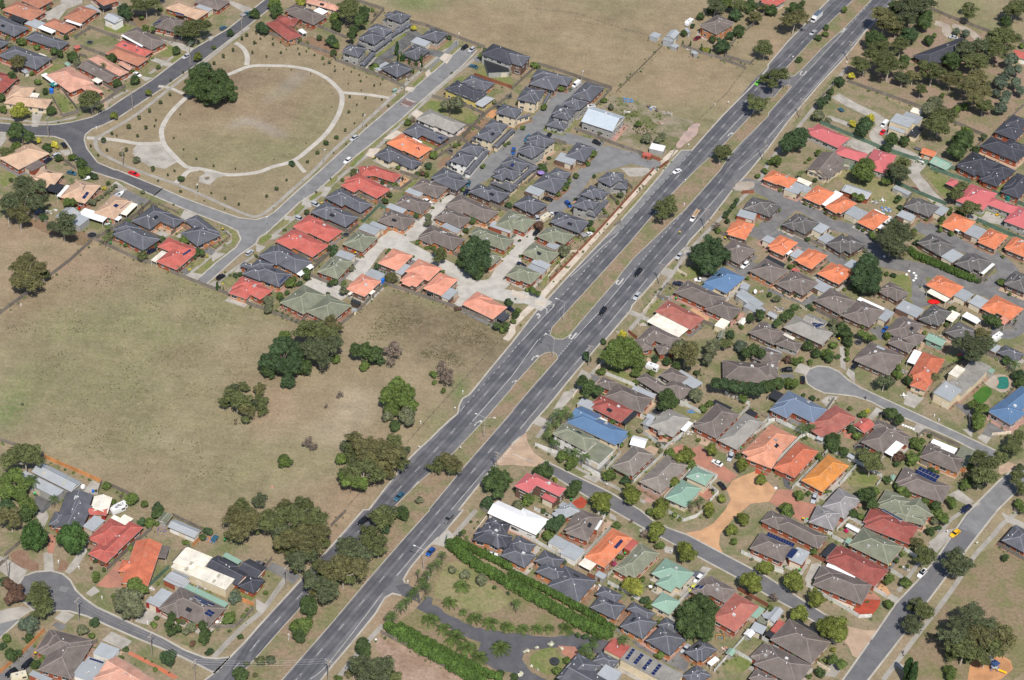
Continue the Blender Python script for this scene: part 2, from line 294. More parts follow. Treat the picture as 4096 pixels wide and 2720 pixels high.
A lawn palm_oval_lawn 124,-1838 146,-1800 210,-1775 221,-1810 252,-1833 220,-1881 194,-1897 153,-1875
A dirt bare_yard -282,1027 -248,1106 -211,1090 -223,1028 -245,997
A dirt bare_yard -226,1135 -203,1204 -167,1201 -175,1142 -201,1117
A dirt bare_yard -365,848 -327,901 -310,883 -329,825 -361,794
A orange_bark bare_yard -188,1220 -167,1275 -127,1281 -151,1211
A concrete slab -1385,-1265 -1364,-1194 -1331,-1212 -1331,-1264
A asphaltrg shed_yard -1536,-1282 -1484,-1287 -1463,-1316 -1487,-1370 -1517,-1363
A salmon_paving driveway -1454,-1466 -1423,-1462 -1414,-1545 -1431,-1547
A mulch bed -1427,-1624 -1528,-1524 -1556,-1580 -1478,-1630
A mulch bed -1394,-1621 -1372,-1565 -1353,-1587 -1359,-1622
A grassdry bed -210,-1621 -68,-1476 63,-1549 64,-1573 276,-1709 209,-1739 -17,-1731 -123,-1682
A litter2 palm_lawn -199,-1587 -143,-1415 -68,-1476 64,-1577 30,-1652 -56,-1652 -134,-1627
A mulch median_bed -521,-1687 -488,-1618 -361,-1395 -357,-1329 -390,-1423 -485,-1636
A concrete court 394,910 503,925 530,913 485,858 431,851
A asphaltdk asphalt_patch -347,-1574 -332,-1544 -325,-1550 -339,-1583
A asphalt asphalt_patch 131,-555 162,-533 155,-558 128,-585
A asphaltdk asphalt_patch 198,-437 224,-378 232,-387 206,-443
A asphaltdk asphalt_patch 524,585 546,626 550,615 530,574
A asphaltdk asphalt_patch -285,-995 -266,-954 -260,-961 -277,-999
A asphaltlt asphalt_patch -1359,-1683 -1330,-1690 -1339,-1710 -1361,-1703
A asphaltdk asphalt_patch -1666,1198 -1645,1236 -1635,1220 -1654,1183
A laneasph asphalt_patch 1433,-1352 1459,-1309 1465,-1319 1439,-1361
"""
MARKINGS = """
X -570,-1987 -566,-1980 -516,-1874 -462,-1764 -409,-1654 -356,-1545 -305,-1438 -252,-1326 -201,-1218 -148,-1111 -97,-1003 -45,-895 8,-787 60,-678 112,-569 165,-459
X 281,-221 326,-129 378,-19 431,89 486,202 539,310 592,419 646,534 701,645 754,754 808,866 859,989 918,1094 974,1204 1076,1411 1138,1531 1191,1628 1243,1737 1299,1846 1356,1961 1416,2076 1470,2183 1523,2289 1588,2414
X -713,-1857 -662,-1755 -608,-1647 -556,-1539 -502,-1435 -448,-1329 -392,-1224 -340,-1120 -287,-1017 -232,-911 -181,-809 -130,-701 -78,-594 -28,-488 125,-169 175,-69 225,34 276,142 327,248 379,353 430,462 480,561 529,667 581,771 631,875 685,981 731,1086 787,1194 837,1295 888,1402 940,1502 993,1613 1112,1838 1162,1931 1227,2057 1287,2170
X -760,-1956 -722,-1879
Z .16 -530,-1985 -480,-1910 -347,-1605
Z .16 -310,-1524 -250,-1402 -189,-1274
Z .16 -158,-1203 -56,-995
Z .16 53,-770 124,-622
Z .16 162,-545 212,-439
Z .16 233,-399 290,-282
Z .16 325,-209 430,12
Z .16 442,27 505,162
Z .16 552,265 658,472
Z .16 672,504 821,810
Z .16 890,963 1024,1173
Z .16 1027,1228 1103,1380
Z .16 1125,1423 1154,1480
Z .16 1192,1543 1431,2011
Z .16 1450,2052 1659,2456
Z .2 -603,-1714 -654,-1814 -706,-1916
Z .2 -352,-1221 -303,-1129
Z .35 -295,-1112 -278,-1079
Z .18 -125,-768 10,-488
Z .18 10,-488 96,-268
Z .16 -166,-920 -77,-751 14,-560
Z .16 14,-557 53,-474 104,-365
Z .18 40,-275 100,-153 123,-107
Z .3 113,-55 149,-49 123,-107 123,-84 111,-67
Z .2 206,134 271,244 325,343 380,428
Y 1.2 2.6 .16 -140,-654 4,-354
Y 1.2 2.6 .2 145,-54 256,172 372,412
Y 3 1.5 .16 380,428 484,648 616,913 699,1081
Z .16 -164,-706 -149,-669
Y 1.2 2.6 .2 437,178 497,302 593,504 661,643
Z .18 229,-247 355,-1 437,178
Z .18 817,1181 941,1421
Z .16 844,1162 953,1374
Y .8 .8 .2 1174,1694 1244,1821
Z .16 1244,1821 1442,2208
Y 1.2 2.6 .2 1442,2208 1585,2496
Y .8 .8 .25 175,-353 225,-252
Y .8 .8 .4 -12,-952 29,-864
Y .8 .8 .4 29,-859 62,-802
Y 1.2 2 .2 100,-268 138,-206
Y 1.2 1.2 .2 3,-349 25,-302 40,-275
Z .4 -947,-1927 -821,-1989
Y 1 1 .5 -816,-1987 -785,-1922
Z .25 31,-901 106,-938
Z .5 412,152 400,122 391,107 384,112 385,123 393,137
Z .5 238,-208 226,-234 219,-248 212,-242 212,-233 219,-222
Z .5 1438,2216 1425,2186 1415,2174 1410,2182 1413,2196 1422,2213
Z .5 1229,1804 1219,1775 1208,1762 1200,1767 1202,1782 1211,1802
Z .5 91,-141 98,-123 94,-114
Z .9 85,-120 94,-111
Z .35 77,-389 86,-367 96,-363
Z .9 93,-363 102,-361
Z .35 12,-522 19,-514
Z .9 21,-515 30,-512
Z .35 -108,-772 -101,-754 -90,-748
Z .9 -92,-748 -83,-745
Z .35 853,1214 861,1232 868,1238
Z .9 866,1237 878,1242
Z .35 -539,1313 -496,1290
Z .35 -558,1272 -517,1250
Y .35 .4 .8 -535,1303 -500,1287
Y .35 .4 .8 -549,1258 -522,1244
"""
TINTS = """
g -1396,-394 346,149 .7
g -1574,-663 228,165 .6
G -1730,-847 89,181 .6
G -1315,-1503 14,20 0
g -1167,-49 261,159 .8
g -1005,-242 192,153 .7
g -926,-1130 174,147 .5
g -771,-982 178,130 .5
g -317,-154 212,78 .6
G -118,-208 98,51 .9
G -307,-73 99,53 .7
G -409,-46 99,40 .6
g -1434,-741 302,116 .4
d -1771,-287 190,154 .5
d -1443,-623 138,166 .4
d -1092,-770 106,137 .6
d -462,-173 146,129 .7
k -160,-315 177,173 .6
k -357,-263 129,151 .4
s -531,-726 92,115 .6
s -606,-873 90,89 .5
d -779,-709 153,115 .7
p -830,-785 76,136 .8
p -415,-963 89,130 .5
p -543,-1151 131,63 .6
p -937,-681 107,93 .4
G -172,-588 31,94 .9
G -249,-797 61,112 .8
d -275,-857 60,133 .6
d -1229,1202 221,169 .7
s -1079,1329 93,104 .5
s -1126,1012 109,82 .5
g -960,1138 129,232 .5
g -1273,794 213,126 .5
g -996,866 143,127 .6
d -1459,1134 73,266 .6
g -1568,1222 110,204 .2
p -1366,1130 91,41 .9
d -173,1988 403,229 .5
d 232,1669 492,217 .5
g 32,1826 179,113 .3
d 718,1705 297,218 .6
p 524,1713 198,147 .3
g 522,1388 288,104 .5
G -586,2143 162,80 .8
g 322,2225 206,81 .4
g 632,1130 113,197 .5
g 749,1386 77,207 .6
k 428,1202 113,101 .3
d 620,295 104,331 .4
p 349,120 102,163 .5
g 205,-141 49,78 .8
g 483,392 52,228 .4
p -545,-1378 128,233 .8
p -348,-1629 83,219 .9
p -636,-1844 107,106 .9
p -212,-1259 87,161 .8
p -252,-1465 70,115 .6
d -141,-1040 89,127 .6
p -1425,-1515 165,117 .8
p -1167,-1546 138,96 .6
p -1544,-1368 84,81 .7
d -1917,188 199,142 .8
p -1806,145 198,140 .8
d -1929,-39 97,162 .5
p -1833,-162 96,80 .7
g -1813,32 98,83 .4
d 1508,-1371 175,157 .6
g 1637,-1258 118,122 .8
G 1491,-1508 72,115 .5
p 1444,-1662 169,110 .7
p 1586,2024 247,232 .8
p 1600,1762 161,185 .8
g 2025,2493 215,168 .7
G 2140,2266 127,122 .9
g 1514,1676 120,74 .5
p 1404,1516 118,107 .6
p 1946,1560 159,215 .3
p 1108,2068 123,308 .6
d 1135,2191 124,314 .6
g 1014,1786 100,149 .3
p -84,-1447 113,116 .4
g 17,-1494 127,96 .5
p -178,-1686 165,109 .5
s -60,-1802 135,106 .6
p 800,-1249 88,81 .4
g -1254,-719 395,274 .5
g -1571,-466 311,243 .5
g -1220,-217 321,154 .5
g -672,-1058 176,128 .4
k -1167,-515 93,61 .5
k -1262,-837 75,68 .4
s -1163,-961 89,44 .4
p -1396,-921 89,67 .4
k -297,-204 260,128 .7
k -142,-339 144,99 .7
k -467,-120 98,104 .4
d -1213,1101 293,295 .6
d -1134,1321 205,172 .6
d 128,1918 665,337 .5
d 619,1580 294,214 .5
p -1792,-130 257,159 .5
p -1596,-50 227,81 .4
u -1401,1229 111,204 .7
u -1250,1339 168,122 .7
u -1069,1122 165,133 .4
u -1291,1124 110,61 1
g -1173,841 232,143 .5
g -907,1010 91,195 .4
q -1011,1439 42,43 .9
q -1033,1378 41,42 .9
q -1060,1325 41,42 .8
q -1090,1271 41,41 .7
q -1121,1225 33,34 .5
q -1195,1043 40,30 .8
q -1147,1029 40,30 .9
q -1103,1006 40,30 .9
q -1062,975 40,29 .8
q -1027,953 32,29 .6
q -1234,997 40,33 .6
u -1167,-1326 85,61 .5
u -1821,-345 63,152 .4
g -1284,-953 296,154 .4
"""
BUILDINGS = """
house Tb|brown tiled unit whose dark carport faces the top left court|h- -2298,1748 166 101 334 27;pk -2308,1679 80 41 332 25
house Tb|brown tiled roof cut off by the top edge, left of the concrete court|h- -2265,1848 115 91 329 27
house Tb|terracotta unit right of the concrete court beside the two storey grey shed|h- -2045,1755 97 131 337 27;pw -2059,1682 81 17 337 25
house Tb|terracotta unit at the top edge with a black carport over its corner|h- -1966,1910 100 81 314 27;pk -1953,1849 52 50 35 25;pa -2003,1814 79 36 337 25
house To|terracotta unit with a long white patio roof on its lower left side|h- -2114,1644 126 72 332 27;pw -2162,1607 81 29 334 25;fa -2224,1649 75 58 335 25
house cb|charcoal roofed house cut off by the left edge below the brown unit|h- -2340,1609 181 94 329 27
house cb|charcoal roofed house ending beside the dark hedge and the dry square yard|h- -2139,1513 185 73 337 27
house cb|charcoal roofed house with white slatted pergola at its corner|h- -2200,1360 204 108 335 27;pw -2113,1339 28 47 347 25;pz -2133,1391 40 15 332 25
house cb|small charcoal roof at the left edge above the flowering garden|h- -2353,1464 96 71 329 27
house Rb|dull red roof at the left edge beside the leafy tree|h- -2278,1152 149 146 343 27
house tc|tan L shaped house with wide garage doors near the left bend|h- -2151,1075 89 112 359 27;h- -2105,1018 183 73 355 27;pz -2091,1072 37 30 354 25
house qb|pale salmon house with a white patio roof beside the green lawn|h- -1972,1216 179 121 317 27;h- -1863,1148 85 56 320 27;pw -2055,1208 101 26 310 25
house bb|narrow brown gabled house between the two salmon roofs|g- -1863,1293 190 71 325 27;pz -1857,1224 39 29 327 25
house qb|long salmon house with a small front gable behind the white sedan|h- -1834,1347 200 56 322 27;g- -1759,1356 76 29 325 27
house Tb|terracotta house with a bright red metal extension carrying two solar rows|h- -1772,1435 178 74 333 27;hr -1756,1504 165 56 332 27|-1807,1514,329 -1790,1539,332 -1773,1525,349 4 1;-1748,1485,336 -1735,1523,286 -1717,1509,301 4 1
house bb|grey brown house with a long white side awning above the round green lawn|h- -1727,1595 188 89 323 27;pw -1773,1572 20 135 55 25
house bb|brown house with a dark pool heater square behind the big roadside gum|h- -1637,1735 135 110 343 27|-1702,1694,360 -1668,1723,420 -1675,1734,408 2 2
house tb|pale tan house with white carport facing the dark road|h- -1585,1867 175 89 332 27;fa -1514,1898 76 48 324 25|-1629,1826,360 -1587,1809,360 -1589,1794,360 4 1
house bb|dark brown roof at the top edge right of the tan house|h- -1487,1959 132 98 336 27
shed aw|grey corrugated farm style shed with two rooftop skylights|g- -1887,1723 71 58 327 40
shed aw|small pale garden shed beside a lime green bush|g- -2174,1262 25 32 47 20
shed mw|small green roofed shed behind the salmon house|g- -2009,1343 21 31 44 20
shed rb|little red roofed shed at the corner of the dry square yard|g- -2004,1490 26 24 44 20
house tb|large tan house at the lower left with a shaded carport|h- -2024,619 118 160 324 27;fb -1974,564 72 64 69 25
house Ro|red roofed house with a curved white awning behind the park fence|h- -1131,1762 76 180 42 27;h- -1129,1842 96 71 347 27;pw -1047,1762 23 40 69 25
house bb|large brown roofed house with a square white patio roof|h- -1043,1907 153 100 328 27;h- -1064,1921 76 160 54 27;fw -989,1940 48 54 61 30
house qc|salmon tiled roof cut off by the top edge beside tall trees|h- -984,2013 163 52 340 27
house cg|two storey charcoal townhouse furthest from the street, at the paddock corner|fc -679,1932 24 56 342 26;h- -629,1913 85 83 332 52;h- -641,1911 42 98 45 52;h- -580,1884 41 16 41 27;h- -606,1865 92 32 38 27
house cg|two storey charcoal townhouse with rooftop solar heater, second in the row|h- -697,1784 88 71 330 52;h- -702,1781 55 96 46 52;h- -633,1813 106 23 53 27
house cg|two storey charcoal townhouse with cream render, third in the row|h- -731,1710 90 87 332 52;h- -735,1714 62 74 50 52;h- -684,1705 142 23 53 27;h- -768,1697 38 46 60 27
house cg|two storey charcoal townhouse nearest the park fence, dark car beside it|h- -794,1588 81 83 341 52;h- -798,1596 47 81 54 52;h- -733,1572 118 26 59 27
house cn|single storey charcoal house on the shared driveway with white front pillars|h- -599,1505 103 97 321 27;h- -589,1524 35 85 46 27;fa -662,1518 34 78 333 25
house cn|charcoal house with square cream portico, middle of the street side trio|h- -528,1656 86 110 330 27;h- -528,1672 56 68 53 27
house cg|white rendered charcoal house nearest the end of the street|h- -457,1816 88 97 334 27;fa -513,1750 75 52 335 26
house ny|yellow and grey two storey house with a metal corner verandah|h- -276,1336 146 90 328 45;h- -314,1359 96 87 61 45;ha -205,1301 55 90 336 28
house co|charcoal house whose broken ridge lines form a white zigzag|h- -235,1442 121 83 331 27;h- -257,1450 61 75 51 27
house hw|long grey brown single storey house with white walls beside the vacant lot|h- -371,1114 189 92 329 27;h- -414,1132 94 88 59 27
house cb|long charcoal house with brick walls between tan and orange roofs|h- -418,1017 172 63 328 27;h- -469,1028 92 77 60 27|-370,979,381 -354,978,321 -360,966,315 2 1
house oo|bright orange roofed house with a curved white patio awning|h- -487,912 167 91 326 27;h- -521,933 101 85 63 27;pw -464,953 20 50 58 25;pw -431,868 69 15 63 25|-459,877,408 -450,882,431 -440,870,365 2 1
house cz|charcoal long house with cream walls in front of the orange roof|h- -514,814 171 68 326 27;h- -567,834 87 81 55 27
house ng|large black roofed two storey house at the paddock edge|h- -146,1655 150 109 333 54;h- -159,1681 56 98 57 54;fk -163,1598 95 114 14 28
shed ag|white rainwater and storage shed beside the brick garage|f- -196,1639 24 57 49 24
transformer mm|green substation kiosk on its concrete pad by the park path|g- -593,1353 23 13 57 16
house cn|two storey charcoal townhouse cut by the left edge of its row, beside the vacant lot|h- -91,1632 124 94 339 52
house cn|single storey charcoal unit at the paddock fence beside the parked white van|h- 61,1497 119 120 341 30;h- 87,1532 166 78 331 30
house cz|two storey charcoal townhouse with skylight below the paddock fence unit|h- 5,1353 88 83 345 52;h- -8,1322 83 85 47 52;h- 67,1352 98 6 48 28
house cz|charcoal two storey townhouse whose garage faces the wide grey driveway|h- -88,1196 94 80 339 52;h- -27,1199 70 13 38 28
house cb|charcoal single storey unit with solar heater and narrow white courtyard|h- 247,1439 90 138 334 29;h- 231,1423 73 70 41 29
house cg|two storey charcoal townhouse behind the blue metal warehouse|h- 194,1304 85 77 328 52;h- 188,1296 74 74 49 52
house cg|two storey charcoal townhouse at the end of its row, white paved corner yard|h- 145,1226 88 78 343 52;h- 140,1199 60 71 58 52;h- 120,1165 66 81 69 28
house ig|pale blue grey metal warehouse with four rooftop skylights on the rubble lot|g- 314,1202 148 133 336 45
house cz|charcoal two storey townhouse above the bright blue car, skylight in its hip|h- 55,996 102 74 322 52;h- 41,980 81 64 51 52
house cg|charcoal two storey townhouse with a stepped cream balcony wall|h- 21,920 84 75 331 52;h- 16,907 88 75 57 52;h- -8,850 130 31 350 28
house cn|charcoal unit with two flat grey garage roofs facing the concrete court|h- 225,964 87 120 337 27;h- 216,960 79 67 53 27;fa 167,908 79 63 335 25
house bo|two storey orange brick house with mottled tiles and an open garage|h- 827,2081 95 138 321 48;h- 827,2060 126 88 51 48
house rR|pink red house at the top edge behind the trees|h- 1083,2374 68 44 328 27
shed aa|long rusty grey farm shed beside the paddock gate|g- 622,1975 42 71 343 35;f- 615,1963 89 45 67 30
shed aa|tumbledown grey lean to shed left of the long farm shed|f- 545,1982 45 40 60 20
shed ag|flat rusty trailer like shed by the paddock fence|f- 634,1905 32 30 57 18
shed ag|low grey junk shelter between the slim cypresses|f- 722,1858 24 28 44 18
shed aa|grey round shoulder shed on the paddock boundary|g- 694,2040 17 42 18 25
container wg|pale green shipping container with a white top on the rubble lot|f- 547,1046 61 45 345 26
shed rb|row of rusty red bins and crates by the boundary fence|f- 504,1001 37 27 343 16
house rR|pink tiled house at the top left with a curved cream garden wall|h- 1112,2384 80 73 321 27;h- 1093,2365 75 58 26 27
house nk|long black metal roofed ranch house under the gum trees|h- 1882,2022 324 108 39 30
house az|cream flat roofed house with pale grey roof and a white verandah|f- 1618,1399 90 78 332 32;fa 1660,1425 80 71 335 32;fa 1587,1329 69 25 334 28;hk 1669,1325 86 36 40 30
house pR|long pink red roofed hostel wing nearest the main road|h- 1279,1234 163 102 324 30;h- 1232,1252 39 89 24 27
house pR|pink roofed hostel wing stepping down to the big round tree|h- 1369,1108 123 76 322 30;h- 1487,1068 101 159 337 30
house bc|old dark brown gabled house with lichen below the pink hostel|g- 1256,1010 107 164 333 28
house nb|black roofed unit at the right edge with stepped double ridges|h- 2125,1460 77 101 330 30;h- 2083,1385 99 103 328 30
house nb|black hip roofed unit with white shuttered windows below the stepped one|h- 2036,1238 175 106 325 30;h- 2089,1262 93 81 342 30
house nb|large black roofed house beside the mint green sheds|h- 1913,1101 140 144 322 30;h- 2001,1068 88 93 331 30
shed mm|mint green gabled shed beside the green fence|g- 1753,1099 81 66 323 25
shed oo|orange brown garden shed behind the flatbed truck|g- 1709,1174 61 49 334 25
shed rw|rusty red roofed shed at the right edge under the gums|g- 2230,2050 67 65 338 30
shed zz|cream flat garage roof behind the cream flat roofed house|f- 1689,1492 46 42 334 28
shed gm|grey green carport roof between hostel and garden|f- 1356,1053 42 39 332 23
house tb|tan house with an air conditioner box and dark mesh gazebo|h- -1929,446 100 73 340 27;h- -1900,488 99 82 347 27;pk -1860,419 65 60 333 25;pk -1862,420 43 41 51 25
house tb|pale tan house with twin solar arrays and white patio beside the white boat trailer|h- -1751,405 110 133 345 27;pw -1812,399 27 82 357 25|-1749,439,413 -1731,426,444 -1736,392,433 4 1;-1722,392,373 -1711,392,330 -1721,346,318 4 2
house to|tan house carrying two dark solar arrays beside its white L shaped patio|h- -1602,317 91 137 340 27;h- -1628,343 21 107 341 27;pw -1666,256 111 49 332 25;pz -1539,315 28 86 335 25;pw -1570,249 23 28 329 25|-1551,374,306 -1539,368,285 -1570,298,313 8 1;-1591,320,426 -1578,318,373 -1586,298,378 3 1
house co|charcoal L shaped house with two white ridge lines and a concrete courtyard|h- -1443,269 94 132 331 27;h- -1387,274 137 64 329 27
house cb|long charcoal house beside the palm and the big paddock fence|h- -1476,135 164 96 328 27;h- -1519,180 77 83 43 27
house co|charcoal house with cream gable on the street corner by the yellow bin|h- -1238,236 148 61 332 27;h- -1235,183 109 112 316 27
house rb|red tiled house with a long solar row and a slatted pergola over the paddock fence|h- -1302,84 147 73 334 27;h- -1305,17 94 107 316 27;pz -1365,24 28 73 331 25|-1279,31,382 -1255,70,380 -1249,64,350 6 1
house ro|red hip roofed house with garage beside the slim cypress trees|h- -1010,-115 91 82 339 27;h- -1020,-144 78 81 330 27
house cb|charcoal corner roof beside the dark suv at the end of the cul de sac|h- -986,-32 80 69 335 27;h- -1020,4 62 29 329 27
shed ag|grey corrugated shed with gutter behind the white patio|g- -1763,239 70 71 335 30;f- -1716,214 59 64 332 28
house rb|red tiled house with an orange timber deck at its back corner|h- -575,692 132 64 337 27;h- -645,701 59 71 12 27
house ro|long red tiled house directly below the one with the orange deck|h- -631,600 174 85 325 27;h- -677,609 108 72 57 27
house cb|dark charcoal house between the red pair and the blue suv|h- -687,488 171 75 325 27;h- -732,497 75 92 59 27
house cb|dark charcoal house beside the second parked silver car|h- -735,383 167 85 329 27;h- -775,405 94 81 59 27
house ro|red tiled house with a maroon chimney box, upper of two|h- -791,282 172 92 329 27;h- -832,305 104 72 56 27
house ro|red tiled house with a row of white and black patio panels|h- -832,180 166 98 327 27;h- -882,199 104 82 57 27;pw -781,198 77 14 328 25;pk -814,211 51 12 334 25
house co|charcoal house with striped white pergola at its end|h- -884,71 174 96 327 27;h- -933,87 88 93 52 27;pw -817,18 48 78 336 25;pw -816,28 36 69 318 25
house co|charcoal house with eight blue solar tubes along its eave|h- -933,-37 139 92 335 27;h- -973,14 66 71 51 27|-893,-86,328 -874,-46,326 -869,-51,297 7 1
house rb|red roofed house under the leafy trees at the paddock edge|h- -972,-135 102 70 328 27
house bo|brown villa with a long grey garage roof near the green lawn strip|h- -380,618 122 90 333 27;h- -404,626 60 74 49 27;fa -439,580 68 35 337 25
house bo|brown villa beside the white car on the concrete court|h- -434,498 118 86 334 27;h- -468,510 68 54 56 27;fa -500,460 79 33 339 25
house bo|brown villa with grey flat garage next to the green shade fence|h- -490,383 118 90 333 27;h- -523,385 78 58 51 27;fa -559,334 72 27 347 25
house bo|brown villa with two white ridge lines, furthest right in its row|h- -199,500 194 94 328 27;h- -250,506 69 75 51 27
house bo|brown villa with garage attached at its lower side, middle of the court|h- -268,425 119 81 328 27;h- -306,435 75 47 49 27;fa -274,356 76 34 336 25
house bo|brown villa standing between the two small courtyard trees|h- -305,287 158 90 331 27;h- -351,288 81 66 57 27
house gb|sage green villa with grey garage roof beside the shade fence|h- -617,222 87 111 334 27;h- -637,228 96 59 56 27;fa -592,306 77 47 333 25
house gb|sage green villa with bins by its door, second from the paddock|h- -691,44 83 125 337 27;h- -716,47 106 47 56 27;fa -667,121 70 50 335 25
house gb|large sage green house with blue black patio panels at the paddock|h- -788,-169 112 141 329 27;h- -810,-157 132 56 58 27;h- -689,-212 111 132 333 27;h- -690,-185 88 65 54 27;pn -719,-307 44 32 333 25
house sn|salmon tiled villa below the main concrete court, grey carport attached|h- -472,121 88 115 334 27;h- -489,126 105 47 65 27;fa -438,66 34 69 330 25
house sn|salmon tiled villa with pergola slats at the paddock corner|h- -577,-55 87 114 333 27;h- -591,-36 87 45 60 27;fa -539,18 66 47 336 25;pz -618,-105 9 30 308 25;pz -542,-91 19 27 324 25
house sn|largest salmon tiled villa, its front facing the dark courtyard tree|h- -359,69 106 97 333 27;h- -390,20 36 120 358 27;h- -393,9 73 76 331 27
house sn|salmon tiled villa with tiny black gazebo in its back yard|h- -286,-11 79 121 333 27;h- -301,-6 111 53 61 27;fa -249,-65 36 68 333 25;pk -322,-67 24 20 334 25
house sn|long salmon tiled house with a navy patio roof beside the highway path|h- -138,-96 74 88 328 27;h- -112,-123 94 141 58 27;pn -40,-179 34 47 333 25
house gb|sage green villa behind the tallest courtyard tree, red brick walls|h- -102,303 140 83 334 27;h- -152,334 64 77 54 27
house gb|small sage green villa partly hidden by the tallest courtyard tree|h- -107,174 56 75 330 27
house gb|sage green villa roof at the top of the second court|h- -42,438 75 125 336 27;fa -76,388 93 38 329 25
house cn|dark charcoal unit beside the parked blue and navy cars|h- -299,671 116 83 330 30;h- -317,703 97 95 66 30
house cn|charcoal unit with brown brick walls below the navy car|h- -117,607 101 83 329 30;h- -159,613 75 101 51 30
shed az|small white shed by the slim salmon courtyard|f- -595,-197 20 18 350 16
patio_shelter kk|tiny dark gazebo beside the pergola villa|f- -594,-155 37 17 338 23
house cn|charcoal single storey pair with grey flat twin garages and lilac shade umbrella|h- 142,787 76 71 336 27;h- 108,722 107 116 333 27;h- 109,720 76 76 61 27;fa 45,658 68 50 333 25
house cn|charcoal hip roofed unit with wall mounted air conditioner by the black coupe|h- 32,558 102 93 323 27;h- 18,561 91 62 58 27
house cg|two storey charcoal townhouse nearest the highway entry, upper of three|h- 368,766 68 62 344 52;h- 346,744 79 71 54 52;h- 375,751 72 93 90 28
house cz|two storey charcoal townhouse in the middle of the highway row|h- 294,640 82 59 328 52;h- 277,641 82 58 56 52;h- 274,644 94 79 332 28
house cg|two storey charcoal townhouse with cream stepped wall, third in the highway row|h- 261,561 74 56 338 52;h- 243,556 74 63 57 52;h- 293,579 60 135 336 28
house cn|wide charcoal single storey unit beside the tan caravan|h- 202,452 112 92 335 27;h- 164,472 87 73 51 27
house gb|sage green villa whose brick end faces the silver suv|h- 0,426 84 96 332 27;h- -22,436 91 59 48 27
house gb|sage green villa with two white rooftop vents below the charcoal unit|h- 153,364 98 78 329 27;h- 119,360 83 78 51 27;fa 131,292 46 36 329 25
house gb|sage green villa beside the pale round street tree and highway fence|h- 87,239 120 81 331 27;h- 63,239 80 72 55 27;fa 89,169 72 37 336 25
house gb|lowest sage green villa, red brick walls facing the concrete entrance|h- 32,90 96 82 331 27;h- 3,96 83 64 53 27;fa 72,132 71 37 335 25
house Cb|charcoal hip roof at the far right edge beside a curved hedge|h- 964,671 100 99 340 27;h- 930,666 67 51 50 27;fa 906,607 71 51 324 25
house on|orange tiled villa just right of the big dark street tree|h- 879,500 76 120 339 27;h- 862,499 76 65 52 27
house bn|brown villa directly behind the big dark street tree|h- 854,349 107 123 323 27;h- 855,385 50 57 57 27;pw 881,388 53 19 325 25
house Bz|bright blue roofed house with a smaller blue porch roof|h- 800,155 105 135 326 27;h- 782,163 99 50 56 27;fB 736,100 46 41 318 26
house bb|long brown house with an octagon bay and orange tiled porch|h- 705,47 176 99 328 27;h- 652,84 71 47 49 27;h- 790,-28 112 90 324 27
house lb|dull red roofed house with an enormous cream verandah roof|h- 622,-85 166 93 325 27;h- 568,-58 73 41 50 27;pz 582,-145 143 86 330 25
house bb|brown gabled house below the cream verandah, cut at its lower edge|h- 557,-226 128 69 329 27;h- 509,-228 111 58 55 27
house bb|brown roof at the right edge beside the red brick courtyard|h- 948,-138 76 80 321 27;h- 922,-129 77 27 44 27
shed ag|long corrugated grey shed with blue translucent end sheets|f- 895,52 113 39 313 26;f- 876,56 44 61 46 26
shed ag|low grey flat shed at the right edge near the dome tree|f- 911,-4 75 47 322 24
shed zz|cream flat shed roof behind the brown octagon house|f- 784,-113 39 56 331 23
shed zz|little cream garden shed beside the brick path|g- 861,-87 23 40 333 22
shed gm|pale green garden shed next to the round bush|g- 779,-177 23 39 346 23
shed aa|open slatted grey shelter joined to the blue roofed house|f- 879,128 31 37 338 24
house on|orange tiled villa at the upper left with cream fascia and bushes|h- 1064,878 104 82 330 27;h- 1033,891 86 67 50 27;fa 1122,825 48 77 327 25
house on|orange tiled villa with slim white dividing wall, second along the lane|h- 1211,784 80 118 326 27;h- 1206,801 95 58 56 27;pw 1263,767 37 126 320 25;pk 1255,752 32 30 292 25
house on|orange tiled villa directly above the twin grey garages|h- 1300,729 74 111 318 27;h- 1291,727 121 57 53 27
house az|twin grey flat garage roofs between two orange villas|fa 1348,686 49 73 324 25;fa 1377,665 38 75 331 25
house on|orange tiled villa with square white patio covers behind it|h- 1421,640 79 125 323 27;h- 1415,650 100 55 54 27;pw 1451,698 48 14 334 25;pw 1482,649 27 55 333 25;pw 1448,597 17 30 325 25
house az|pair of grey garage roofs left of the first orange gable|fa 1104,821 48 61 328 25;fa 1158,824 37 50 332 25;pz 1154,877 63 32 324 25
house Cn|charcoal villa in the middle island with an arched street gable|h- 1130,569 91 107 324 27;h- 1100,580 107 58 58 27;fa 1201,555 51 63 326 25
house Cn|charcoal villa on the island end beside the salmon paved terrace|h- 1311,455 84 96 316 27;h- 1276,455 100 78 59 27;fa 1222,484 53 60 324 25
house on|orange tiled villa at the left edge beside a grey carport|h- 1044,410 65 114 326 27;h- 1030,426 100 58 56 27;fa 986,449 43 38 49 25
house on|orange tiled villa with a slatted white walkway at its side|h- 1156,337 62 121 324 27;h- 1137,347 107 61 62 27;fa 1097,365 60 38 57 25;pw 1064,372 33 14 54 25
house on|orange tiled villa partly under the tall dark courtyard gum|h- 1252,252 73 114 322 27;h- 1228,261 104 80 59 27;fa 1309,325 57 41 55 25
house Cn|charcoal villa at the left edge of the lane turning circle|h- 997,660 63 103 329 27
house bo|brown villa at the left edge below the first orange one|h- 977,238 112 113 322 27;pk 1006,305 84 24 326 25
house bn|brown villa with one small square skylight, left of the grey garages|h- 1092,174 107 111 322 27;h- 1060,178 109 75 54 27;fa 1176,166 73 57 319 25;pr 1083,257 29 20 322 25
house bn|brown villa with short white ridge line beside the green shade strip|h- 1223,78 118 114 322 27;h- 1204,94 113 68 57 27;pm 1260,36 11 61 326 25
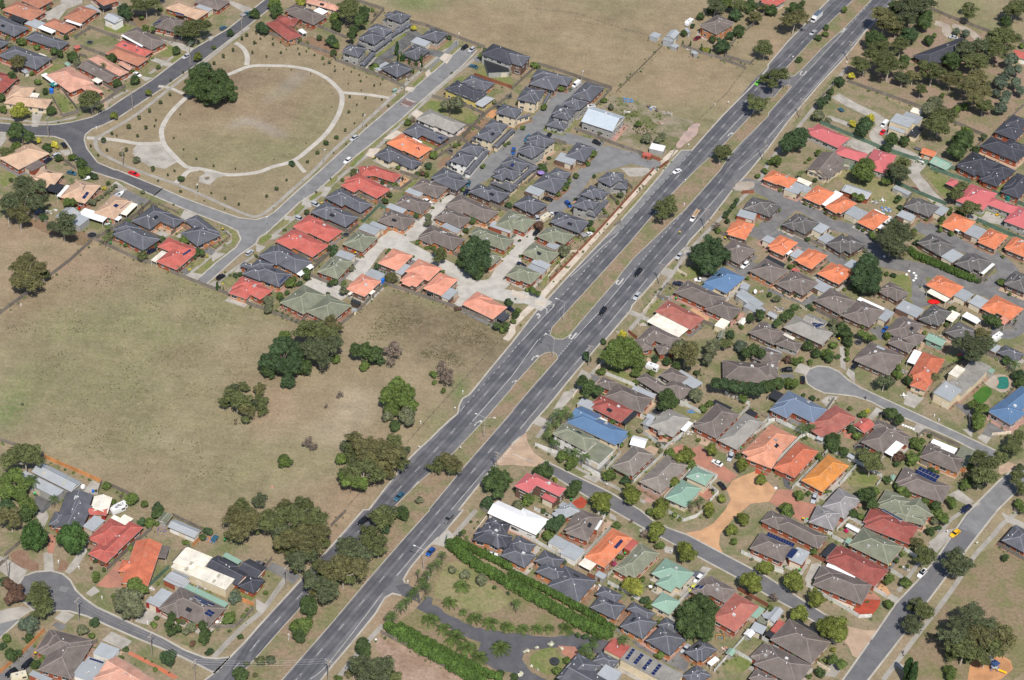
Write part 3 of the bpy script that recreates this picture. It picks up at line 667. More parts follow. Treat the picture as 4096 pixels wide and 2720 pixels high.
house bn|brown villa with long white patio strip and square skylight|h- 1334,12 98 129 327 27;h- 1308,16 116 79 55 27;pw 1361,78 109 22 325 25;fa 1412,15 39 73 324 25
house bn|square brown villa on the round lawn below the tallest trees|h- 1457,168 94 78 316 27;h- 1446,176 88 43 54 27
house an|long grey flat carport roofs above the bright blue car|fa 1510,66 92 66 326 25
house Cn|charcoal villa beside the red fabric heap and cream awning|h- 1607,39 77 113 327 27;h- 1583,27 90 55 53 27;pz 1670,41 35 67 326 25
house bn|brown villa with one square skylight right of the blue car|h- 1482,-57 85 122 328 27;h- 1462,-57 119 70 57 27;h- 1503,-111 69 78 332 27
house Cn|charcoal villa behind the tree with a raised patio at its right|h- 1696,-57 95 98 321 27;pw 1744,40 67 36 324 25
house on|orange tiled villa with a maroon roof cooler and cream awning|h- 1666,226 105 99 321 27;h- 1635,247 88 51 60 27;pz 1630,166 87 30 329 25;fa 1731,183 57 64 325 25
house on|orange tiled villa with octagonal front at the lower right of the lane|h- 1876,121 124 99 322 27;h- 1842,128 106 58 56 27;fa 1785,147 56 68 321 25;ps 1877,54 32 77 327 25
house Cn|charcoal villa at the far right edge beside the dark hedge bush|h- 1967,294 86 113 328 27;h- 1945,307 97 42 54 27
house Cn|charcoal villa beside the curved hedge with white framed awning|h- 1812,400 86 94 323 27;h- 1780,399 105 73 55 27;pw 1847,369 21 92 324 25
house Cn|charcoal villa at the start of the curved hedge|h- 1670,493 92 103 317 27;h- 1641,515 96 69 54 27;fa 1718,435 56 80 323 25
house Cn|charcoal villa at the lane head with cream garage door|h- 1639,755 97 96 326 27;h- 1609,766 90 70 49 27;fa 1561,688 65 50 331 25;fa 1709,746 44 69 324 25
house on|orange tiled villa with green bushes beside the long hostel driveway|h- 1777,667 93 96 325 27;h- 1749,667 114 60 56 27;pw 1759,626 34 29 327 25
house on|orange tiled villa right of the paired white garage roofs|h- 1898,570 77 122 326 27;h- 1888,585 101 55 55 27;fa 1834,614 66 80 325 25
house on|orange tiled villa cut off by the right edge|h- 2002,530 84 109 328 27;h- 1980,545 94 45 54 27
house pR|long pink hostel roof running to the right edge above the garages|h- 1872,857 116 154 330 30;h- 1839,865 141 65 51 30;h- 1973,808 131 66 314 30
house pR|pink hostel roof end with arched porch at the right edge|h- 2034,736 89 140 329 30;h- 2008,724 74 45 43 30
house nb|black roofed house above the pink hostel, first from the left|h- 1862,1058 87 44 318 30
house nb|black roofed unit with cream patio beside the white fence line|h- 1966,1012 66 117 331 30;h- 1953,1022 109 68 51 30
house nb|black hip roofed unit nearest the right edge by the teal tank|h- 2057,965 80 176 329 30;h- 2038,974 94 49 43 30
house bc|tan brick gabled house at the top with a brown roof|g- 1269,969 51 131 324 28;g- 1235,974 88 83 47 28
house hn|brown grey house with solar panels on its lower right roof|g- 1132,-70 81 76 320 28;h- 1108,-116 93 165 58 28|1121,-84,373 1152,-57,346 1166,-96,360 4 2
house bn|brown house at the lower left corner with white edge strips|h- 949,-151 103 89 326 27;pz 1027,-158 57 16 325 25
house mm|mint green roofed granny flat at the lower edge|g- 1589,-113 70 47 328 28
shed ab|rambling corrugated shed with blue tinted sheets in the back yard|g- 1375,830 107 61 335 28;f- 1348,842 49 70 58 25
shed ag|small rusty skillion shed against the green fence|f- 1563,875 76 28 322 22
gazebo pk|octagonal pink roofed gazebo on the lawn|h- 1784,955 42 53 326 26
shed aw|small pale garden sheds at the left edge by the vegetable patch|g- 979,-30 36 29 321 20
house cb|charcoal gabled house with a square chimney vent between the two sheds|g- -1383,-1348 88 111 359 28
warehouse ag|big curved grey machinery shed against the orange paling fence|g- -1470,-1236 171 54 332 40;f- -1518,-1267 167 41 334 32
shed zr|cream roofed shed with a dark red roller door|g- -1303,-1335 59 75 360 26
house bb|brown house tucked right of the big domed tree, cut at its top|h- 563,-296 58 52 8 27;h- 486,-278 53 68 21 27
house bb|brown red tiled house with a long grey carport at its upper side|h- 432,-587 149 94 332 27;h- 353,-518 53 61 56 27;fa 484,-552 89 37 333 25
house Rb|reddish brown hip roofed house with a black louvred verandah|h- 374,-656 125 83 327 27;h- 335,-619 53 44 62 27;pk 434,-692 26 77 325 25
house bk|old black roofed house with white lichen and a broad grey annex roof|h- 607,-518 88 77 320 27;h- 519,-497 114 51 325 27;h- 597,-448 67 81 54 27;pa 646,-458 102 51 329 25;pa 612,-475 52 46 358 25
house bb|large brown roofed house behind the long dark hedge|h- 867,-390 180 110 359 27
house Bz|long bright blue metal roofed house beside the palms|h- 321,-758 202 87 330 27;g- 279,-712 86 89 66 27;pB 410,-810 15 58 320 25;pz 334,-720 40 30 326 25
house gw|two storey white walled house with a grey green roof and palms around|h- 247,-845 136 77 327 50;h- 229,-834 68 105 64 50;fg 327,-892 71 92 333 30
house hb|grey brown house with striped white skylight patio at its corner|h- 578,-703 96 123 329 27;h- 543,-722 21 102 6 27;pw 626,-709 45 56 327 25
house bb|brown gabled house with a dark maroon roof cooler and black shade roof|h- 744,-674 96 162 327 27;h- 709,-694 75 44 28 27;pk 768,-585 72 20 331 25
house hb|plain light brown grey long house in the narrow white fenced block|h- 829,-721 77 186 327 27
house Ls|long salmon roofed house at the right with red driveway below|h- 927,-781 107 198 326 27;h- 901,-780 134 37 51 27
house jb|brown lichen roofed house with a white carport and long green verandah|h- 450,-916 83 139 327 27;pg 405,-972 75 8 320 25
house jp|brown grey hip roofed house with pinkish walls above the street trees|h- 554,-972 86 176 327 27
house mz|mint green two level roofed house with a gabled lower wing|h- 676,-988 75 64 325 44;h- 620,-1062 79 114 331 27;h- 609,-1061 105 52 54 27
house pn|two storey pink metal roofed house with a white gabled bay|h- 155,-1097 126 47 330 50;h- 92,-1095 82 59 59 50;fp 167,-1138 48 26 329 28
shed ww|bright white square carport roof at the brown house corner|g- 468,-820 53 51 345 28
shed aa|small twin corrugated sheds beside the trampoline|g- 513,-674 30 28 330 22;g- 500,-707 29 36 331 22
shed az|sandy grey flat carport roof behind the blue house|f- 285,-637 62 43 333 25
shed kr|small black and red shade shelter beside the fence row|f- 872,-613 38 28 323 22
shed ag|grey flat roof at the lower edge beside the pink house|f- 230,-1175 58 26 327 26
house bn|brown grey roofed house with pale solar-like sheet over its centre|h- 1363,-251 139 138 329 27;h- 1322,-244 95 68 42 27;pn 1320,-293 55 9 333 25;fa 1354,-231 33 72 325 40
house vz|terracotta gabled house with white flat patio and cream garage door|h- 1532,-290 87 179 335 27;h- 1503,-375 72 60 59 27;pw 1496,-225 31 84 329 25
house hz|long pale grey flat roofed house with a raised middle clerestory|f- 1597,-412 76 94 329 30;f- 1704,-294 74 151 324 30;f- 1650,-366 123 71 27 32;fz 1640,-311 36 67 326 42;fa 1593,-428 88 69 42 40
house Bp|bright blue tiled house on the right edge with a pale garage door|h- 1832,-458 77 212 318 32;h- 1799,-508 101 100 64 32
house Sb|slate blue grey hip roofed house with a dark shade roof at its left|h- 1051,-565 160 96 326 30;h- 1001,-563 126 72 56 30;pk 965,-508 47 42 60 25
house lb|brown red tiled house with a bright red metal gabled garage|h- 1162,-625 98 153 318 27;h- 1147,-648 150 46 50 27;gr 1270,-641 53 66 325 30
house bb|brown house with five bright white patio sheets|h- 1367,-662 148 52 328 27;h- 1334,-692 151 87 54 27;pw 1368,-739 43 94 325 25
house bo|brown house with grey green carport and white skylight strip by the lane|h- 1536,-779 144 85 332 27;h- 1502,-744 72 38 51 27;fg 1611,-763 53 103 316 28;pw 1544,-719 92 43 328 25
house bb|long brown house with a deep blue solar pool heater slab|h- 1454,-932 159 99 335 27;h- 1408,-897 93 73 53 27|1446,-844,360 1512,-886,360 1488,-926,397 6 2
house gb|grey green hip roofed house below the round hedge bushes|h- 1345,-1033 105 96 332 27;h- 1329,-1014 85 64 58 27
house ub|pale grey brown house with a black side awning|h- 1159,-1049 87 122 326 27;pk 1139,-1004 79 12 57 25
house vb|bright orange red house with square garage between white fence lines|h- 1017,-846 83 173 327 27;h- 996,-842 164 38 56 27
house yb|yellow orange tiled house alone in its white fenced block|h- 1114,-904 86 178 324 27;h- 1095,-891 173 34 56 27
house Lb|salmon tiled house with a grey roof box at the left edge|h- 927,-793 96 199 335 27
house bg|brown roof with tall white edged porch at the top left corner|h- 946,-290 89 84 335 27;h- 1029,-207 86 58 322 27;pa 968,-257 60 24 327 25
house bn|brown roofed house at the left edge behind the black suv|h- 948,-374 62 126 358 27
house cn|brown grey villa at the right edge beside the striped fence|h- 1864,-161 81 64 324 27;fa 1807,-135 31 49 327 26
house bn|grey villa roof at the top centre with four blue water tanks|h- 1456,-154 85 62 326 27
shed mw|mint roofed garden shed below the trampoline and hedge|g- 1349,-893 16 28 338 20
shed aw|white blue garden shed at the corner of the green yard|g- 1214,-798 24 23 322 20
shed ag|tiny grey garden shed by the white fence under the red roof|g- 1112,-716 24 24 330 20
shed mg|dark teal shade sail frame behind the long pale grey house|f- 1776,-272 17 27 320 26
house cb|charcoal gabled house flanked by two giant conifers|g- -1379,-1403 87 125 353 28;h- -1425,-1417 63 43 80 27
house rb|bright red hip roofed house above the lawn swing, grey carport attached|h- -1213,-1496 54 187 333 27;h- -1252,-1461 113 76 62 27;h- -1251,-1552 58 75 62 27;pz -1211,-1395 37 38 323 25;pz -1245,-1391 25 21 322 25;fa -1308,-1423 44 61 333 26
house vo|long orange metal roofed house with a small side gable|g- -1119,-1587 86 190 357 30;h- -1157,-1602 52 58 79 27;pb -1063,-1525 32 56 356 25
house nb|navy black roofed L shaped house behind the cream shed|g- -847,-1588 134 65 331 28;g- -770,-1575 71 68 340 28;h- -861,-1565 49 87 62 27;pm -840,-1530 64 20 327 25
warehouse zz|huge cream metal shed and carport with pale skylight strips|f- -954,-1554 95 56 336 40;f- -972,-1562 77 74 62 40;f- -920,-1614 204 54 337 35
house bb|large grey brown hip house with teal verandah and solar arrays|h- -925,-1754 173 97 334 27;h- -977,-1747 91 74 55 27;pm -899,-1697 167 21 330 25;fa -1033,-1722 67 42 56 26;fa -997,-1646 40 78 75 26|-927,-1709,315 -860,-1738,299 -864,-1753,364 8 1;-914,-1728,361 -880,-1746,367 -881,-1761,422 5 1;-874,-1771,415 -853,-1776,326 -865,-1797,333 2 2
house bb|wide brown L shaped roof with a teal glazed verandah|h- -1280,-1955 129 100 341 27;h- -1328,-1943 93 56 62 27;h- -1272,-1996 146 107 77 27;pm -1253,-1923 76 22 333 25
house qz|enormous salmon pink flat gable roof at the bottom edge|g- -1052,-2064 205 71 330 30;h- -1106,-2052 115 104 62 27
house aw|pale grey roofed rear annex with a row of blue panels|f- -1183,-2040 70 85 341 28;fa -1154,-1964 65 49 333 30;f- -1201,-2040 51 50 47 26|-1197,-1995,315 -1152,-2008,315 -1153,-2016,315 6 1
shed aw|long white walled garden shed with two square windows|g- -1014,-1414 103 40 336 26
shed gg|mossy green small shed by the low picket boundary|g- -1086,-1370 33 43 340 24
shed rr|red roller door garage front with a cream top|g- -1306,-1365 60 35 1 26
shed aa|grey corrugated double shed behind the grey brown hip house|g- -993,-1633 56 44 335 28
shed ab|pale blue grey patio roof at the bottom left edge|f- -1327,-2080 72 20 338 25
house nb|black roofed house corner at the left edge with a dark car behind|g- -766,-1579 64 58 336 28;h- -762,-1633 59 66 336 27
house no|charcoal hip roofed townhouse at the top of the hedge drive|h- 1,-1290 75 51 326 27;h- -11,-1346 62 118 77 27;h- -23,-1306 90 42 59 27;h- 47,-1381 56 32 54 27
house co|charcoal townhouse with a white car under its cream carport arch|h- 467,-1679 84 88 328 27;h- 475,-1622 82 41 324 27
house co|charcoal townhouse fifth behind the hedge, two white pillars at its porch|h- 554,-1735 93 92 324 27;h- 568,-1676 65 47 326 27
house co|charcoal townhouse beside the silver car at the end of the hedge drive|h- 668,-1767 57 72 335 27;h- 658,-1768 81 54 48 27;pw 700,-1807 18 39 319 25
house co|lowest charcoal townhouse at the bottom edge beside the brick lane|h- 656,-1871 47 55 336 27;h- 638,-1868 67 40 46 27
house bb|brown red hip roofed house with square white carport roof|h- 286,-1253 77 127 338 27;h- 274,-1252 95 74 57 27;fw 330,-1245 20 49 327 26
house ob|orange tiled house with solar row and red metal garage lid|h- 369,-1349 78 172 328 27;h- 353,-1340 166 43 59 27;fr 443,-1328 24 54 328 26;pz 303,-1428 46 44 327 25|408,-1316,371 418,-1319,332 393,-1361,325 5 1
house gb|grey green long hip roofed house with pale garage roof|h- 465,-1397 75 145 326 27;h- 451,-1396 155 51 57 27
house mz|mint green house with several hips and cream weatherboard walls|h- 579,-1443 109 89 328 27;h- 560,-1434 84 60 53 27;h- 574,-1469 102 59 48 27
house mz|mint green hip roofed garage in the cream fenced yard|h- 555,-1582 69 70 328 30
house bb|brown grey house with one dark blue skylight beside the yellow tarp|h- 722,-1498 101 73 326 27;h- 680,-1501 78 54 43 27|658,-1488,286 681,-1500,387 668,-1514,366 2 1
house lb|red roofed house right of the massive domed tree, mint carport behind|h- 776,-1594 91 145 326 27;h- 764,-1596 105 47 52 27;fm 828,-1572 71 53 325 25
house cb|black slate mansion roof at the bottom edge with grey flat centre|h- 365,-1859 66 50 325 45;g- 313,-1954 147 112 329 45;h- 283,-1910 122 84 65 45;fa 376,-1918 60 51 326 55
house hz|long pale flat roof carrying four blue solar arrays|f- 507,-1859 188 66 329 35;fr 401,-1789 63 58 327 30|447,-1792,385 457,-1797,385 434,-1842,385 1 4;474,-1809,385 484,-1817,385 459,-1859,385 1 4;501,-1829,385 511,-1836,385 486,-1879,385 1 4;529,-1846,385 539,-1853,385 514,-1897,385 1 4
house bb|brown roofed brick house at the lower right edge|h- 867,-1764 65 76 323 27;h- 853,-1761 70 34 48 27
house bb|brown roof in the bottom right corner beside the dry yard|h- 850,-1864 68 49 328 27
house ab|grey roof at the top between the white house and brown house|h- 229,-1190 69 52 39 27;pa 201,-1217 27 43 59 25
shed aw|long grey corrugated lean to along the white fence|f- 206,-1342 58 44 329 25;f- 252,-1379 57 62 328 25
shed mg|small pale green shed at the corner of the dry square yard|g- 757,-1760 22 28 330 22
shed wg|white roofed small shed with pink ball beside it|g- 818,-1677 26 29 326 24
shed ak|glass roofed pool enclosure at the right edge|f- 848,-1654 43 38 333 26;fg 862,-1620 30 26 339 26
shed ag|blue grey garden shed beside the yellow green tree|f- 346,-1472 32 24 329 22
house bb|brown house with lichen streaks, long side facing the narrow white fence|h- 1010,-1203 168 70 328 27;h- 925,-1156 68 67 51 27
house bb|brown house with a navy solar strip along its upper eave|h- 908,-1287 117 90 333 27|898,-1226,322 985,-1271,360 979,-1290,360 10 1
house ab|grey solar topped annex roof with blue panels and red trim|f- 998,-1320 47 70 333 28;fa 992,-1323 48 49 52 28|977,-1290,360 997,-1293,315 970,-1339,315 5 1
house ub|purple grey hip roofed house cut off by the top edge|h- 1098,-1127 86 94 338 27;h- 1099,-1134 72 59 63 27
house Rb|dark red roofed house with a black pool heating sheet|h- 1319,-1145 160 96 335 27;h- 1283,-1112 86 89 64 27|1297,-1067,322 1362,-1109,360 1354,-1122,330 6 1
house gb|grey green roofed house with a barrel vaulted patio of four skylights|h- 1257,-1243 148 106 328 27;pm 1200,-1247 93 26 326 25
house gb|sage green roofed house at the top edge right of the dark red one|h- 1383,-1094 114 37 344 27;h- 1400,-1053 111 93 22 27
house Rb|long maroon red roofed house with a black mesh carport|h- 1187,-1342 181 95 326 27;h- 1137,-1304 71 68 53 27;pk 1100,-1278 23 73 325 25
house bb|brown hip roofed house with four white skylight panels and corner fence|h- 1131,-1435 168 100 335 27;h- 1091,-1400 72 77 59 27;pw 1130,-1374 101 28 329 25
house bb|brown red house with a row of black louvres along the street fence|h- 978,-1695 152 117 325 27;h- 951,-1660 71 55 53 27;pk 1009,-1636 122 9 328 25;pk 918,-1700 113 24 326 25
house bb|brown pinkish roof in the lower left corner beside the garden path|h- 917,-1801 149 106 329 27;h- 888,-1776 85 73 53 27
house cb|dark charcoal roof at the right edge behind the paling fence|h- 1751,-1155 84 101 324 27;h- 1730,-1141 96 38 55 27
shed ww|white corrugated shed top beside the vegetable garden|g- 1189,-1162 48 20 326 24
shed aw|white ribbed sheds at the left edge by the street trees|g- 903,-1590 31 64 329 26;f- 884,-1599 39 31 23 26
shed rb|dark red shade roof between the grey shed and the brown house|f- 910,-1638 23 58 329 23
house cz|two storey charcoal townhouse with skylight left of the lane, middle of its row|h- -137,1075 80 68 339 52;h- -166,1005 80 93 334 52;h- -211,996 31 47 41 27;h- -99,1026 24 159 335 27
house cw|white walled two storey charcoal townhouse with blue paddling pool in its yard|h- -226,886 81 73 340 52;h- -262,811 75 85 339 52;h- -267,818 54 56 43 52;h- -304,806 31 45 40 27;h- -202,835 28 196 332 27
house cz|cream walled two storey charcoal townhouse right of the lane above its end unit|h- -45,800 96 72 327 52;h- -71,736 100 70 330 52;h- -92,715 75 48 58 52;h- -80,686 58 102 41 27;h- -16,742 27 163 335 27|-59,790,609 -45,784,619 -51,769,552 1 2;-239,922,360 -226,917,360 -230,892,360 1 2;-144,1113,360 -132,1107,360 -136,1085,360 1 2
shed ar|grey metal roofed garage with maroon wall beside the grey brown hip house|f- -1048,-1744 51 28 336 26
house co|charcoal townhouse with steep ridges, first behind the long clipped hedge|h- -11,-1334 103 73 324 27;h- -2,-1285 69 47 323 27
house co|charcoal townhouse second behind the hedge, cream garage under its gable|h- 75,-1418 93 70 330 27;h- 86,-1368 73 56 328 27
house co|charcoal townhouse with twin square skylights, third behind the hedge|h- 252,-1525 118 115 331 27;h- 178,-1429 78 63 333 27;h- 190,-1480 93 63 338 27
house co|charcoal townhouse with dark red lean to, fourth behind the hedge|h- 370,-1614 91 71 331 27;h- 373,-1561 74 47 328 27
house ww|bright white metal roofed house beside the dark trees|g- 36,-1238 125 72 333 36;h- 105,-1265 98 87 325 36
"""
